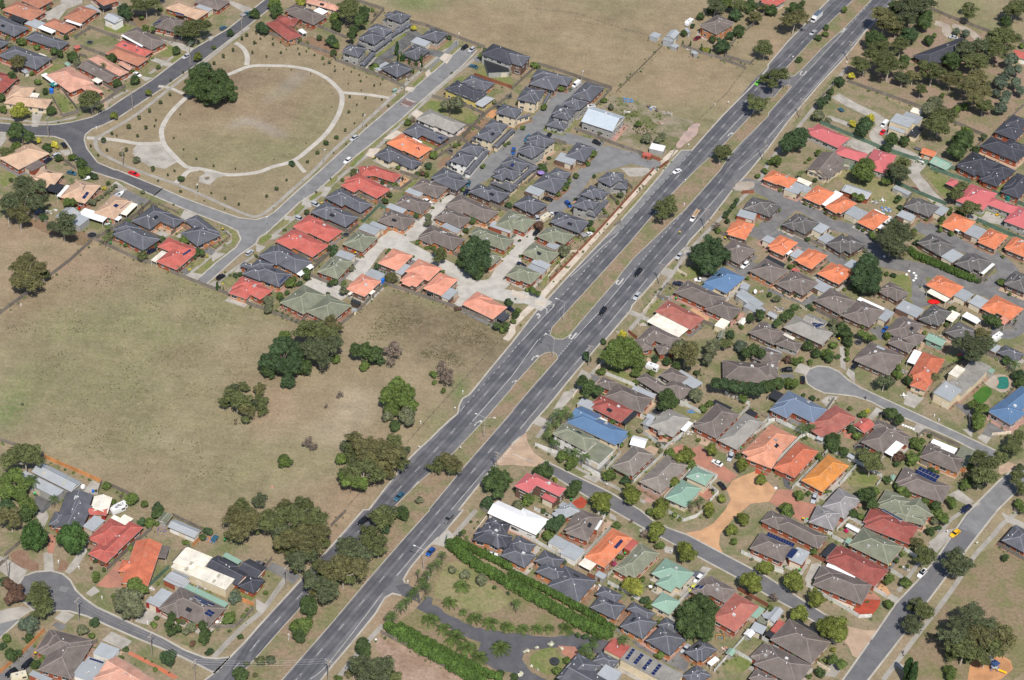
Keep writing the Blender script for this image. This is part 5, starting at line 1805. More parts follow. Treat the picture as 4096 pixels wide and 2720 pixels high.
V17 62,-1541,49 83,-1553,49 104,-1565,49 126,-1580,49 147,-1592,49 169,-1606,49 190,-1620,49 211,-1637,49 232,-1651,49 253,-1662,49 274,-1674,49 295,-1686,49 316,-1697,49 336,-1709,49 357,-1721,49 374,-1723,38 59,-1491,28 81,-1501,28 102,-1513,28 124,-1525,28 145,-1537,28 170,-1551,28 195,-1567,28 216,-1579,28 237,-1594,28 258,-1606,28 279,-1617,28 301,-1632,28 321,-1646,28 342,-1660,28 363,-1678,28 384,-1695,28
W7 126,-1808,14
W6 152,-1791,12
W10 196,-1775,20
W6 116,-1813,12
W6 230,-1787,12
W5 139,-1867,10
W5 158,-1881,10
W10 107,-1910,20
d13 87,-1924,27
r18 508,-1584,35
d16 490,-1565,32
r17 513,-1155,33
r11 591,-1157,22
r9 609,-1171,18
d11 150,-1190,22
d9 165,-1197,18
b9 445,-1197,18
r7 533,-1642,14
d22 975,-1109,45
d11 1070,-1098,22
d21 1197,-1093,41
r15 1220,-1100,30
r34 1484,-1069,49 1499,-1094,49
k17 1470,-1095,30
d19 1449,-1146,37
d11 1483,-1117,22
e30 1395,-1215,45
y14 1420,-1217,26
e54 1401,-1284,55 1418,-1292,59 1398,-1314,44
e68 1512,-1321,74 1488,-1343,59 1535,-1338,55 1503,-1366,63 1504,-1297,41
d15 1687,-1239,30
r21 1342,-1397,42
r19 1276,-1498,38
r16 1053,-1284,31
o25 895,-1380,40
o47 966,-1453,75 975,-1476,54
o42 1036,-1513,68 1039,-1527,43
o42 979,-1589,67
o65 1077,-1661,102 1089,-1683,63 1053,-1655,60
b18 904,-1509,36
e55 1366,-1537,64 1380,-1564,57
e48 1339,-1608,64
e28 1400,-1527,39
e28 1346,-1513,39
k25 1341,-1564,46
e86 1519,-1597,89 1474,-1624,82 1557,-1620,92 1489,-1669,92 1439,-1688,71
e86 1588,-1645,81 1531,-1687,89 1610,-1679,78
e78 1461,-1715,81 1504,-1724,77
e62 1572,-1697,77 1538,-1746,49
e29 1429,-1632,42
e31 1642,-1589,46
e33 1451,-1707,49
e25 1503,-1712,35
c53 1296,-1812,38
c58 1309,-1837,41
r23 1443,-1761,45 1439,-1788,38
r34 1100,-1784,41 1074,-1769,38
r20 1290,-1382,36 1278,-1400,22
R9 1293,-1339,16
k18 1229,-1394,33
d13 1326,-1292,26
r9 1344,-1256,18
r5 1336,-1311,11
d7 1357,-1308,15
r14 926,-1833,27
d19 1032,-1814,38
d12 950,-1745,24
R3 1121,-1673,5
r9 996,-1826,17
b3 1307,-1700,7
d5 933,-1577,11
r11 892,-1548,21
y11 1086,-1707,21
r9 1055,-1753,17
r8 -27,1144,16
r7 -18,1154,14
r9 -93,998,18
r9 -80,1014,18
r11 -176,818,21
r8 -171,836,15
d21 73,823,43
d11 -248,646,23
r12 -301,961,23
r8 -283,976,16
r6 101,1137,12
r6 117,1135,12
P48 -1549,-1265,63
r16 -1308,-1234,31
r28 967,-1107,56
"""
VEHICLES = """
hatch k -1895,748 125 45
sedan w -1707,1327 -34 39
suv s -1525,1503 -130 28
suv b -1405,1769 60 31
ute b -1326,1905 50 29
sedan n -1933,630 63 43
suv s -1907,671 55 32
suv k -316,1764 -127 34
suv s -283,1748 -122 37
sedan b -266,1610 155 33
suv s -726,963 -123 32
suv w -733,794 -122 36
sedan k -706,1551 -147 32
van w 194,1524 -122 47
suv b -2,1065 -115 44
sedan k 87,1100 -110 19
suv k 292,1075 -30 40
suv B -56,960 -92 25
sedan G 1002,1662 -116 44
sedan R 739,2009 -130 44
boat w 258,1351 -155 31
caravan w 704,2137 -123 53
truck w 1305,2273 -120 109
ute s 1282,2142 -123 52
van w 1543,1396 -123 51
sedan r 1529,1334 -115 35
ute w 1667,1141 -36 47
sedan s 1943,2202 175 20
trailer g 1669,1222 152 35
trailer b 1361,1486 126 30
sedan r -1574,584 -26 49
sedan b -1820,555 -15 39
boat w -1601,427 58 34
suv s -1035,119 65 41
suv k -1119,-47 56 27
trailer w -1751,526 -140 43
sedan n -1407,81 52 30
forklift r -1738,321 -86 29
suv s -823,468 -30 24
suv s -873,364 -27 26
sedan w -384,552 -41 25
sedan b -228,698 -96 40
sedan n -232,638 -112 40
sedan n -16,-104 -41 18
suv k 467,187 -117 51
suv k 333,-73 -115 47
sedan s 463,38 -113 47
sedan s 630,317 -117 43
uteload w 692,583 -114 114
ute w 711,171 -177 42
boat w 745,216 -159 30
suv w 888,289 -127 45
suv n 621,135 162 24
sedan k 100,635 161 33
suv s 64,488 -69 27
caravan z 96,495 -127 42
ute w 121,530 -119 42
sedan n 146,531 -28 13
suv k 63,398 -117 44
suv B 184,608 -57 8
sedan w 630,908 -138 28
suv n 13,174 -20 23
ute w 265,410 35 16
sedan R 1620,912 144 28
sedan B 1408,-48 -124 39
mower y 1949,777 -138 20
caravan w 1831,-51 -133 28
caravan w -1242,-1324 -136 50
sedan b -336,-1164 -121 46
caravan w 519,-388 154 68
sedan w 743,-873 146 38
suv s 791,-838 -110 43
sedan k 755,-986 121 41
suv k 1072,-385 86 44
suv k 1016,-336 -173 43
suv k 1273,-281 -128 48
sedan s 1071,-1013 -107 49
sedan n 1594,-1001 -143 31
suv k -1383,-2018 -126 46
suv k -1423,-2057 -134 40
caravan w -1247,-1336 -141 47
caravan z -1394,-2075 -156 52
trailer b -913,-1430 -111 28
suv k -445,-1296 -127 39
suv g -164,-1253 -120 45
sedan B -211,-1411 -118 39
sedan w -12,-1404 2 37
sedan g -750,-1526 159 32
sedan k 154,-1530 -17 18
suv k 202,-1545 -123 24
sedan w 370,-1667 -17 41
sedan s 163,-1528 -11 32
suv w 664,-1440 -123 37
sedan Y 645,-1483 -122 24
sedan s 617,-1747 -124 38
sedan y 1539,-1131 -133 43
suvsun w 1405,-1334 -128 55
sedan n 1589,-1011 -134 25
"""
FENCES = """
w -1795,1737 -1859,1766 -1933,1813
w -1994,1687 -1837,1607
w -2035,1586 -1988,1679
w -1996,1517 -1879,1462 -1799,1419
w -2071,1423 -2111,1354 -2138,1287
w -2005,1175 -1888,1003 -1946,957 -2025,1102
w -1989,1354 -1774,1182 -1748,1213
w -1716,1654 -1524,1608
w -2338,1466 -2276,1606 -2190,1714
w -1949,1433 -1981,1446 -1983,1373
w -1887,652 -1810,586
w -1839,1027 -1789,1120 -1736,1223
w -1259,1782 -1067,1697 -902,1623 -871,1568 -679,1478 -553,1398
w -1087,1886 -1005,1860 -851,1768
w -866,2119 -707,2044
w -707,2044 -753,1908
w -579,1955 -507,1932 -225,1778
r -259,1541 -86,1458
w -429,1336 -295,1295 -197,1231
w -196,1223 -84,1405
w -356,1174 -246,1122 -277,1042
w -245,1114 -197,1231
w -366,1005 -285,1024
w -382,920 -307,1013
w -664,1608 -613,1579 -475,1545
w -529,1500 -554,1460
w -171,1609 -92,1584
p -40,2168 183,2153 376,2054 516,2007
k 578,1919 371,1494
w 20,1670 113,1633 226,1576 318,1531 351,1518 287,1371
w 20,1670 -86,1449
w 665,1932 753,1879 816,1860 954,1777
p 951,1777 860,1553 730,1322
w 861,1867 975,1818 999,1869
w 927,2050 889,1957 861,1876
w 970,2116 1082,2314
w 197,1169 291,1119 407,1056 485,1022
r 485,1018 562,980
w 108,1072 164,1047
k 594,976 632,1088
r 557,923 594,976
w 1409,1734 1726,1559
w 1862,2457 1976,2372 2132,2275 2276,2208
g 1261,1373 1510,1208 1692,1122 1813,1091
w 1844,1466 1975,1372
w 2082,1491 2192,1649
w 1971,1346 1822,1093
w 1242,1510 1353,1707
w -1638,127 -1445,19 -1375,1
w -1313,-39 -1233,-77 -1073,-150
w -1010,-185 -961,-212
w -1880,-367 -1811,-238 -1750,-117 -1701,-22 -1644,119
k -1440,393 -1349,343
k -1211,159 -1168,132 -1127,216 -1159,255
w -1472,404 -1513,302 -1580,213
w -1583,206 -1634,127
w -1920,254 -1837,208
w -1464,207 -1389,167
w -1353,200 -1340,224
w -554,636 -499,621 -457,689
w -697,578 -559,513 -554,598
w -727,460 -626,407
w -784,356 -666,299 -642,353
w -849,132 -772,93 -730,155
w -933,45 -857,10
g -625,378 -570,497 -538,479
w -786,5 -715,-30
w -779,51 -730,155
w -961,-208 -897,-236 -788,-290 -763,-236
w -637,-278 -576,-173 -498,-9
w -498,-9 -383,-55 -255,-105 -145,-157 -70,-197
w -511,744 -432,711
w -317,654 -266,630
w -161,575 -40,524
w -94,539 -136,443
w -175,446 -117,416
w -276,229 -236,206
w -358,-52 -341,-9
w -623,148 -613,170
r 128,93 188,205 328,483 535,917
z 119,112 154,190 204,292 236,296
w -47,675 -10,735 1,791
z 620,226 657,196
k 580,131 538,46
w 538,46 583,29
z 486,-58 538,43
w 697,-84 802,-129
w 776,507 840,463 900,435
k 212,394 269,373
w 422,786 444,758
w 351,691 383,649
w 288,530 344,545
k 580,137 622,102
r 897,789 946,800
w 397,515 375,490
r 430,-183 463,-222
g 1516,977 1613,903 1655,877 1743,819
w 1534,706 1611,887
w 1050,566 1134,502 1222,448 1294,378
k 1585,246 1598,172
w 1627,-46 1720,106
w 1817,297 1893,414
w 1838,20 1901,21 1929,72
w 1122,658 1187,569
w 1385,152 1400,181
z 1089,59 1116,36
g 1710,1077 1870,1002
g 1949,941 2073,856
g 1857,727 1930,676 2035,607
w 1789,343 1832,313
w 1300,1020 1356,1028
w 1497,91 1540,29
w 1150,40 1217,-12
w -1711,-1042 -1634,-1069
o -1544,-1108 -1329,-1206
w -1300,-1219 -1228,-1253
w -1329,-1206 -1330,-1259
w -1354,-1272 -1351,-1338
p -51,-306 -119,-445 -181,-569 -300,-817 -335,-895
p -432,-1082 -474,-1172 -507,-1239
z 313,-423 336,-374
W 348,-438 455,-492
z 233,-585 255,-528
W 782,-495 870,-544
W 616,-563 693,-613
W 463,-646 498,-671
W 486,-742 559,-819 672,-674
W 593,-786 672,-668
W 743,-752 870,-556
W 786,-820 934,-619
W 359,-948 407,-859
W 453,-1002 558,-847
W 108,-854 192,-889
W 273,-941 337,-983
W 570,-829 558,-858
W 556,-1071 652,-914
W 667,-901 741,-942 713,-989
W 713,-994 742,-1023 711,-1069
k 911,-598 934,-613
w 681,-428 699,-370
W 933,-631 957,-622
W 961,-619 1073,-690 1128,-729
W 1073,-690 1045,-699 920,-888
W 998,-972 1141,-756
W 1141,-756 1236,-813 1317,-876
W 1165,-931 1235,-824
W 1294,-922 1316,-887
w 1149,-540 1181,-477
w 1265,-690 1353,-540
w 1493,-617 1609,-685
w 1466,-649 1493,-617
k 1470,-363 1701,-178
w 1778,-149 1842,-186
k 1806,-407 1904,-266
w 1231,-734 1265,-690
w 1459,-787 1488,-801
z 1735,-606 1808,-586
w 1112,-569 1149,-540
k 1546,-322 1701,-174
w 1661,-580 1662,-509
w -1560,-1576 -1527,-1514
w -1567,-1620 -1548,-1584
o -1457,-2059 -1409,-1976 -1365,-1878
w -1228,-1603 -1163,-1473 -1123,-1409
w -1068,-1337 -963,-1391
o -978,-1468 -959,-1431
g -1080,-1653 -1036,-1572
w -877,-1813 -787,-1803 -742,-1720
o -744,-1706 -796,-1684
o -872,-1640 -837,-1660
w -1244,-1958 -1195,-1905
w -1262,-2026 -1241,-1971
w -988,-1469 -1029,-1552
g -163,-1337 -167,-1373
w -734,-1539 -716,-1498
z -69,-1296 -37,-1226
w -61,-1192 -1,-1222
w -336,-1778 -212,-1846 -61,-1940
w -546,-1329 -505,-1253
k -229,-1642 -215,-1607
W 49,-1273 258,-1411
W 269,-1405 373,-1237
W 329,-1164 358,-1177 348,-1199
W 369,-1487 450,-1536 523,-1590 585,-1630
W 369,-1458 397,-1415
W 561,-1600 607,-1538 695,-1407
W 722,-1578 781,-1481
W 570,-1137 621,-1173 665,-1147 688,-1118
W 809,-1300 876,-1338
W 704,-1831 886,-1556
W 774,-1743 874,-1809
r 792,-1470 887,-1536
r 305,-1460 355,-1488
W 849,-1667 880,-1691
W 117,-1172 181,-1212
W 1029,-1127 1120,-1185
W 1137,-1157 1186,-1094 1238,-1133
W 1119,-1192 1236,-1274
W 1017,-1426 1176,-1548
W 1176,-1551 1219,-1544
W 1227,-1413 1276,-1452
W 1302,-1331 1339,-1362
W 1356,-1225 1396,-1261
W 914,-1369 945,-1380
W 1071,-1653 1093,-1678
w 1680,-1169 1758,-1231
w 1757,-993 1792,-1010
W 874,-1805 920,-1831
r 1047,-1289 1096,-1319
z 1029,-1762 1068,-1789
w -368,875 -290,983 -244,1103
w -244,1111 -188,1228
w -314,1036 -249,1003
w -332,914 -308,897
w 16,745 87,890
w -246,1132 -188,1097
W 811,-784 948,-629
"""
ITEMS = """
pole -1669,1039 d
pole -1319,1753 d
pole -1498,1446 d
pole -1970,801 d
pole -1626,624 d
trampoline -1722,1964 85
trampoline -1962,1558 50
mailbox -1792,892
tank -2036,1140 35
patiogreen -2033,1175 60
lamp -546,1350
lamp -348,1768
lamp -694,1041
lamp -827,761
mailbox -500,1587
bin -623,1661
bin -629,829
trampoline -97,1385 60
trampoline -135,1292 55
trampoline -319,921 50
clothes -979,1734 40
junk 424,1435 90
junk 528,1389 70
junk 594,1355 90
junk 348,1371 60
junk 249,1155 40
junk 569,1273 40
junk 635,1928 60
junk 541,2001 60
junk 704,1910 50
junk 419,1338 50
junk 320,1358 30
lamp 215,1529
pole 995,1049 d
sign 681,1104
sign 863,1468
mailbox 804,1451
mailbox 776,1043
pole 1427,1924 D
pole 1173,1404 D
sign 1172,1895
sign 1417,1886
lampS 1134,1620
trampoline -1651,150 85
postpole -1978,171
postpole -1923,139
lamp -1296,447
bench -1281,598
bin -1161,255
binG -1571,111
binG -1599,243
clothes -1606,217 50
junk -1851,286 60
junk -1892,280 70
junk -1828,300 40
mailbox -1816,-309
tableset -1612,227
trampoline -681,283 35
bin -801,480
bin -632,168
bin -579,541
lamp -992,266
tank -510,3 30
junk -535,623 30
bbq -497,695
junk -506,690 30
pole 735,520 D
pole 549,130 D
lampL 185,-148
mailbox 655,671
mailbox 663,843
bin 90,108
binG 613,42
bin 816,460
bin 634,473
junk 575,48 80
junk 942,129 40
junk 259,415 60
umbrella 65,800
dish 920,112
junk 483,-130 60
junk 655,58 50
table 550,603
bin 1658,397
bin 1434,591
binG 1990,947
binG 1531,813
binG 1220,-107
rock 1540,342
rock 1558,331
rock 1564,315
rock 1561,297
rock 1551,282
rock 1527,317
rock 1450,426
redheap 1614,150
postlamp 1538,346
postlamp 1572,241
junk 1447,802 60
junk 1490,754 90
table 1480,814
junk 1194,-100 80
tank 2011,898 50
junk 1008,29 80
tyre -1681,-848
tyre -939,-844
tyre -935,-861
bin2 -1348,-1253
binG -1533,-1288
dish -1382,-1247
junk -1534,-1277 40
lamp2 -71,-837
pole -19,-1010 D
mailbox -297,-783
mailbox -161,-603
sign -290,-920
sign -182,-702
sign -148,-907
junk -764,-1163 1
pole 286,-399 D
lampM 154,-362
trampoline 535,-628 75
bin 731,-753
binG 828,-788
binG 577,-1010
binG 242,-1115
pergola 363,-974 1
bbq 724,-1012
table 647,-953
junk 655,-722 70
junk 654,-605 50
dish 634,-461
signpost 360,-1034
trampoline 1253,-743 90
trampoline 1297,-141 60
rock 942,-973
bin 1065,-691
binG 1052,-999
bin 1106,-981
bin 1226,-130
bin 1470,-243
tank 1420,-151 25
tank 1433,-160 25
tank 1445,-168 25
tank 1459,-177 25
pool 1819,-305 1
slide 1676,-168
cyclist 1295,-463
pallet 1438,-589
junk 1568,-169 1
mailbox 1538,-530
mailbox 1552,-552
junk 1453,-290 50
junk 1204,-634 50
table 1439,-430
pole -1269,-1826 d
pole -1020,-1946 d
pole -872,-2037 d
pole -1526,-1673 d
swing -1088,-1413
bin -1369,-1974
binG -880,-1432
bin -887,-1630
mailbox -1318,-1605
mailbox -1387,-1586
mailbox -1219,-1725
mailbox -1058,-1815
junk -926,-1430 70
junk -920,-1641 60
table -847,-1789
junk -1072,-1667 30
junk -1195,-2014 50
bbq -1439,-1499
lampP -227,-1491
pole -474,-1992 D
pole -653,-1619 d
bin -635,-1552
bbq -119,-1325
sign -618,-1826
stump -617,-1835
mailbox -272,-1554
mailbox -208,-1525
wheelie -348,-1813
fountain 209,-1840
bin 273,-1595
bin 349,-1636
binG 425,-1350
tableset 508,-1491
junk 331,-1510 60
junk 834,-1599 40
junk 540,-1607 50
junk 741,-1733 50
playset 728,-1689
bbq 207,-1357
mailbox 579,-1326
bin 1026,-1120
binG 1039,-1121
binG 1000,-1362
playground 1588,-1726
ball 1170,-1158
mailbox 1513,-1128
signs 1606,-1177
walker 1305,-1692
bin 1301,-1307
junk 990,-1346 60
junk 1355,-1311 40
junk 1485,-1118 3
"""

rng = random.Random(7)
nrs = np.random.RandomState(5)
def lines(s): return [l for l in s.strip().split('\n') if l.strip()]
def P2(s):
    a = s.split(','); return (int(a[0])/10, int(a[1])/10)

# ------------------------------------------------------------------ materials
MATS = {}
def material(name, rgb, rough=.85, var=.12, scale=.6, fine=6.0, metallic=0.0, rand=0.0, attr=None, stripes=None, spec=.3, tint2=None, t2=.5, t2scale=.08):
    if name in MATS: return MATS[name]
    mt = bpy.data.materials.new(name); mt.use_nodes = True; MATS[name] = mt
    n = mt.node_tree; b = n.nodes['Principled BSDF']
    b.inputs['Roughness'].default_value = rough; b.inputs['Metallic'].default_value = metallic
    b.inputs['Specular IOR Level'].default_value = spec
    geo = n.nodes.new('ShaderNodeNewGeometry')
    def noise(sc_, det=3):
        t = n.nodes.new('ShaderNodeTexNoise'); t.inputs['Scale'].default_value = sc_; t.inputs['Detail'].default_value = det
        t.inputs['Roughness'].default_value = .6
        n.links.new(geo.outputs['Position'], t.inputs['Vector']); return t
    def mapr(src, a, b_, lo=.3, hi=.7):
        r = n.nodes.new('ShaderNodeMapRange'); r.inputs[1].default_value = lo; r.inputs[2].default_value = hi
        r.inputs[3].default_value = a; r.inputs[4].default_value = b_; n.links.new(src, r.inputs[0]); return r.outputs[0]
    def mul(a, b_):
        x = n.nodes.new('ShaderNodeMath'); x.operation = 'MULTIPLY'
        for i, v in enumerate((a, b_)):
            if isinstance(v, float): x.inputs[i].default_value = v
            else: n.links.new(v, x.inputs[i])
        return x.outputs[0]
    v = mul(mapr(noise(scale).outputs[0], 1-var, 1+var), mapr(noise(fine, 2).outputs[0], 1-var*.8, 1+var*.8))
    if rand:
        oi = n.nodes.new('ShaderNodeObjectInfo'); v = mul(v, mapr(oi.outputs['Random'], 1-rand, 1+rand, 0, 1))
    if stripes:   # ribs or courses along a direction that the piece itself carries in its UV map
        uv = n.nodes.new('ShaderNodeUVMap'); sx = n.nodes.new('ShaderNodeSeparateXYZ'); n.links.new(uv.outputs[0], sx.inputs[0])
        s_ = n.nodes.new('ShaderNodeMath'); s_.operation = 'MULTIPLY'; s_.inputs[1].default_value = stripes[0]; n.links.new(sx.outputs[1], s_.inputs[0])
        f_ = n.nodes.new('ShaderNodeMath'); f_.operation = 'SINE'; n.links.new(s_.outputs[0], f_.inputs[0])
        v = mul(v, mapr(f_.outputs[0], 1-stripes[1], 1+stripes[1], -1, 1))
    if attr:
        c = n.nodes.new('ShaderNodeAttribute'); c.attribute_name = attr; base = c.outputs['Color']
    else:
        c = n.nodes.new('ShaderNodeRGB'); c.outputs[0].default_value = (*rgb, 1); base = c.outputs[0]
    if tint2:
        mx = n.nodes.new('ShaderNodeMix'); mx.data_type = 'RGBA'
        n.links.new(mapr(noise(t2scale, 5).outputs[0], 0, t2, .44, .6), mx.inputs[0])
        n.links.new(base, mx.inputs[6]); mx.inputs[7].default_value = (*tint2, 1); base = mx.outputs[2]
    mm = n.nodes.new('ShaderNodeVectorMath'); mm.operation = 'SCALE'
    n.links.new(base, mm.inputs[0]); n.links.new(v, mm.inputs['Scale'])
    n.links.new(mm.outputs[0], b.inputs['Base Color'])
    return mt

ROOFC = dict(c=(.098,.101,.118), C=(.115,.108,.107), b=(.152,.126,.116), r=(.42,.105,.085), R=(.27,.075,.062), o=(.58,.185,.09), s=(.57,.245,.17),
    g=(.18,.19,.138), t=(.49,.33,.23), p=(.46,.125,.13), B=(.1,.175,.3), i=(.42,.475,.53), n=(.05,.052,.066), w=(.78,.78,.78), a=(.33,.35,.37),
    m=(.23,.35,.28), k=(.03,.032,.036), T=(.36,.155,.1), z=(.74,.69,.59), y=(.6,.24,.06), G=(.2,.3,.2), h=(.27,.255,.235), u=(.25,.235,.24),
    q=(.5,.27,.2), v=(.5,.145,.08), l=(.35,.12,.095), S=(.13,.165,.23), j=(.2,.175,.155), L=(.56,.25,.16))
WALLC = dict(b=(.3,.085,.045), o=(.47,.2,.09), n=(.15,.092,.07), w=(.72,.71,.68), z=(.62,.53,.38), c=(.6,.5,.36), g=(.33,.325,.31),
    a=(.33,.35,.37), p=(.42,.31,.28), k=(.06,.05,.045), y=(.6,.48,.16), r=(.3,.03,.03), s=(.5,.25,.17), m=(.2,.32,.25))
def roof_mat(k):
    tiled = k not in 'waBmkpGSi'
    if k == 'g': tiled = True
    mt_ = material('roof_'+ {'R':'dark_red','T':'terracotta','B':'blue','G':'green','S':'slate','C':'neutral_charcoal','L':'pale_salmon'}.get(k, k), ROOFC[k], rough=.75 if tiled else .45, var=.17 if tiled else .07, scale=.35, fine=5,
        rand=.1, stripes=(2*math.pi/.66, .06 if tiled else .05), spec=.3, tint2=tuple(c*.62 for c in ROOFC[k]) if tiled else None, t2=.35, t2scale=.2)
    if 'worn' not in mt_ and tiled:
        mt_['worn'] = 1; n = mt_.node_tree; b = n.nodes['Principled BSDF']; src = b.inputs['Base Color'].links[0].from_socket
        geo = n.nodes.new('ShaderNodeNewGeometry'); tx = n.nodes.new('ShaderNodeTexNoise'); tx.inputs['Scale'].default_value = .5; tx.inputs['Detail'].default_value = 6; tx.inputs['Roughness'].default_value = .72
        oi = n.nodes.new('ShaderNodeObjectInfo'); ad = n.nodes.new('ShaderNodeVectorMath'); ad.operation = 'SCALE'; n.links.new(oi.outputs['Location'], ad.inputs[0]); ad.inputs['Scale'].default_value = .37
        a2 = n.nodes.new('ShaderNodeVectorMath'); n.links.new(geo.outputs['Position'], a2.inputs[0]); n.links.new(ad.outputs[0], a2.inputs[1]); n.links.new(a2.outputs[0], tx.inputs['Vector'])
        mr = n.nodes.new('ShaderNodeMapRange'); mr.inputs[1].default_value = .5; mr.inputs[2].default_value = .68; mr.inputs[4].default_value = .5; n.links.new(tx.outputs[0], mr.inputs[0])
        mx = n.nodes.new('ShaderNodeMix'); mx.data_type = 'RGBA'; n.links.new(mr.outputs[0], mx.inputs[0]); n.links.new(src, mx.inputs[6]); g_ = sum(ROOFC[k])/3; mx.inputs[7].default_value = (g_*.55+ROOFC[k][0]*.55+.03, g_*.5+ROOFC[k][1]*.6+.025, g_*.45+ROOFC[k][2]*.6+.02, 1)
        n.links.new(mx.outputs[2], b.inputs['Base Color'])
    return mt_
def wall_mat(k): return material('wall_'+{'R':'dark'}.get(k, k), WALLC.get(k, WALLC['g']), rough=.85, var=.1, scale=.8, fine=9, rand=.06)
def trim(k='w'): return material('trim_'+k, {'w':(.62,.61,.58),'d':(.05,.05,.055),'c':(.33,.27,.21),'e':(.24,.21,.185)}[k], rough=.5, var=.04)
GLASS = material('window_glass', (.03,.035,.045), rough=.08, var=.02, spec=.6)
SOLAR = material('solar_cell', (.012,.022,.085), rough=.15, var=.1, spec=.6)
HEATER = material('heater_sheet', (.018,.02,.024), rough=.3, var=.1, spec=.5)
GCOL = {  # ground materials: colour, second colour, mix
    'asphalt': ((.135,.134,.144), (.165,.162,.164)), 'asphaltlt': ((.21,.21,.213), (.17,.17,.175)), 'asphaltdk': ((.095,.095,.107), (.12,.118,.124)),
    'laneasph': ((.155,.15,.152), (.21,.205,.2)), 'asphaltrg': ((.15,.15,.15), (.07,.07,.075)), 'slatedk': ((.1,.11,.14), (.13,.13,.15)),
    'concrete': ((.39,.365,.33), (.27,.25,.22)), 'light_path': ((.54,.475,.4), (.42,.36,.3)), 'pale_path': ((.47,.44,.395), (.38,.35,.31)),
    'footpath': ((.33,.31,.28), (.26,.24,.21)), 'kerb': ((.42,.395,.35), (.34,.31,.27)), 'brick': ((.22,.14,.13), (.16,.11,.1)),
    'tan_paving': ((.44,.32,.23), (.33,.24,.18)), 'orange_paving': ((.52,.31,.175), (.4,.235,.14)), 'salmon_paving': ((.4,.19,.135), (.3,.155,.12)),
    'red_paving': ((.4,.075,.045), (.27,.06,.04)), 'pink_paving': ((.4,.24,.2), (.3,.19,.16)), 'red_gravel': ((.5,.15,.08), (.4,.17,.11)),
    'gravel': ((.38,.33,.28), (.3,.25,.2)), 'pink_gravel': ((.42,.31,.27), (.3,.24,.22)), 'orange_bark': ((.5,.26,.13), (.36,.19,.1)),
    'yard': ((.25,.2,.135), (.15,.16,.075)), 'grassdry': ((.235,.178,.118), (.17,.165,.078)), 'lawn': ((.15,.175,.06), (.22,.2,.1)),
    'lawnhi': ((.05,.13,.025), (.07,.15,.03)), 'sand': ((.34,.245,.19), (.26,.18,.13)), 'dirt': ((.24,.155,.105), (.19,.14,.085)),
    'litter': ((.27,.195,.145), (.19,.175,.095)), 'litter2': ((.25,.22,.12), (.18,.19,.08)), 'mulch': ((.22,.135,.095), (.3,.21,.16)), 'rubble': ((.27,.225,.17), (.13,.14,.06)), 'median': ((.25,.185,.128), (.17,.17,.085)), 'lane': ((.084,.084,.096), (.118,.116,.124)), 'court': ((.46,.44,.405), (.36,.34,.31)),
    'paint': ((.5,.49,.46), (.33,.32,.31)), 'water': ((.03,.17,.13), (.03,.2,.15))}
def gmat(k):
    if k in MATS: return MATS[k]
    c1, c2 = GCOL[k]
    org = k in ('yard','litter','litter2','mulch','grassdry','lawn','rubble','median','dirt','sand')
    if k == 'lane':
        mt = material('lane', c1, rough=.8, var=.1, scale=.15, fine=3, tint2=c2, t2=.7, t2scale=.15)
        n = mt.node_tree; b = n.nodes['Principled BSDF']   # wheel tracks follow the lane's own UV
        uv = n.nodes.new('ShaderNodeUVMap'); sx = n.nodes.new('ShaderNodeSeparateXYZ'); n.links.new(uv.outputs[0], sx.inputs[0])
        cr = n.nodes.new('ShaderNodeValToRGB'); e = cr.color_ramp; e.interpolation = 'B_SPLINE'
        pts = [(0,1.6),(.06,1.45),(.12,1.05),(.17,.88),(.26,1.3),(.34,.9),(.4,1.0),(.5,1.6),(.6,.95),(.66,.86),(.75,1.28),(.83,.85),(.9,1.05),(.96,1.5),(1,1.6)]
        while len(e.elements) < len(pts): e.elements.new(.5)
        for el, (p, v) in zip(e.elements, pts): el.position = p; el.color = (v/2, v/2, v/2, 1)
        n.links.new(sx.outputs[0], cr.inputs[0])
        src = b.inputs['Base Color'].links[0].from_socket
        mm = n.nodes.new('ShaderNodeVectorMath'); mm.operation = 'MULTIPLY'
        m2 = n.nodes.new('ShaderNodeVectorMath'); m2.operation = 'SCALE'; m2.inputs['Scale'].default_value = 2
        n.links.new(src, mm.inputs[0]); n.links.new(cr.outputs[0], mm.inputs[1]); n.links.new(mm.outputs[0], m2.inputs[0]); n.links.new(m2.outputs[0], b.inputs['Base Color'])
        return mt
    if k == 'water': return material(k, c1, rough=.05, var=.1, scale=.5, spec=.5)
    return material(k, c1, rough=.92, var=.2 if org else .09, scale=.9 if org else .3, fine=4 if org else 3, tint2=c2, t2=.95 if org else .7, t2scale=.11 if org else .2, spec=.12)

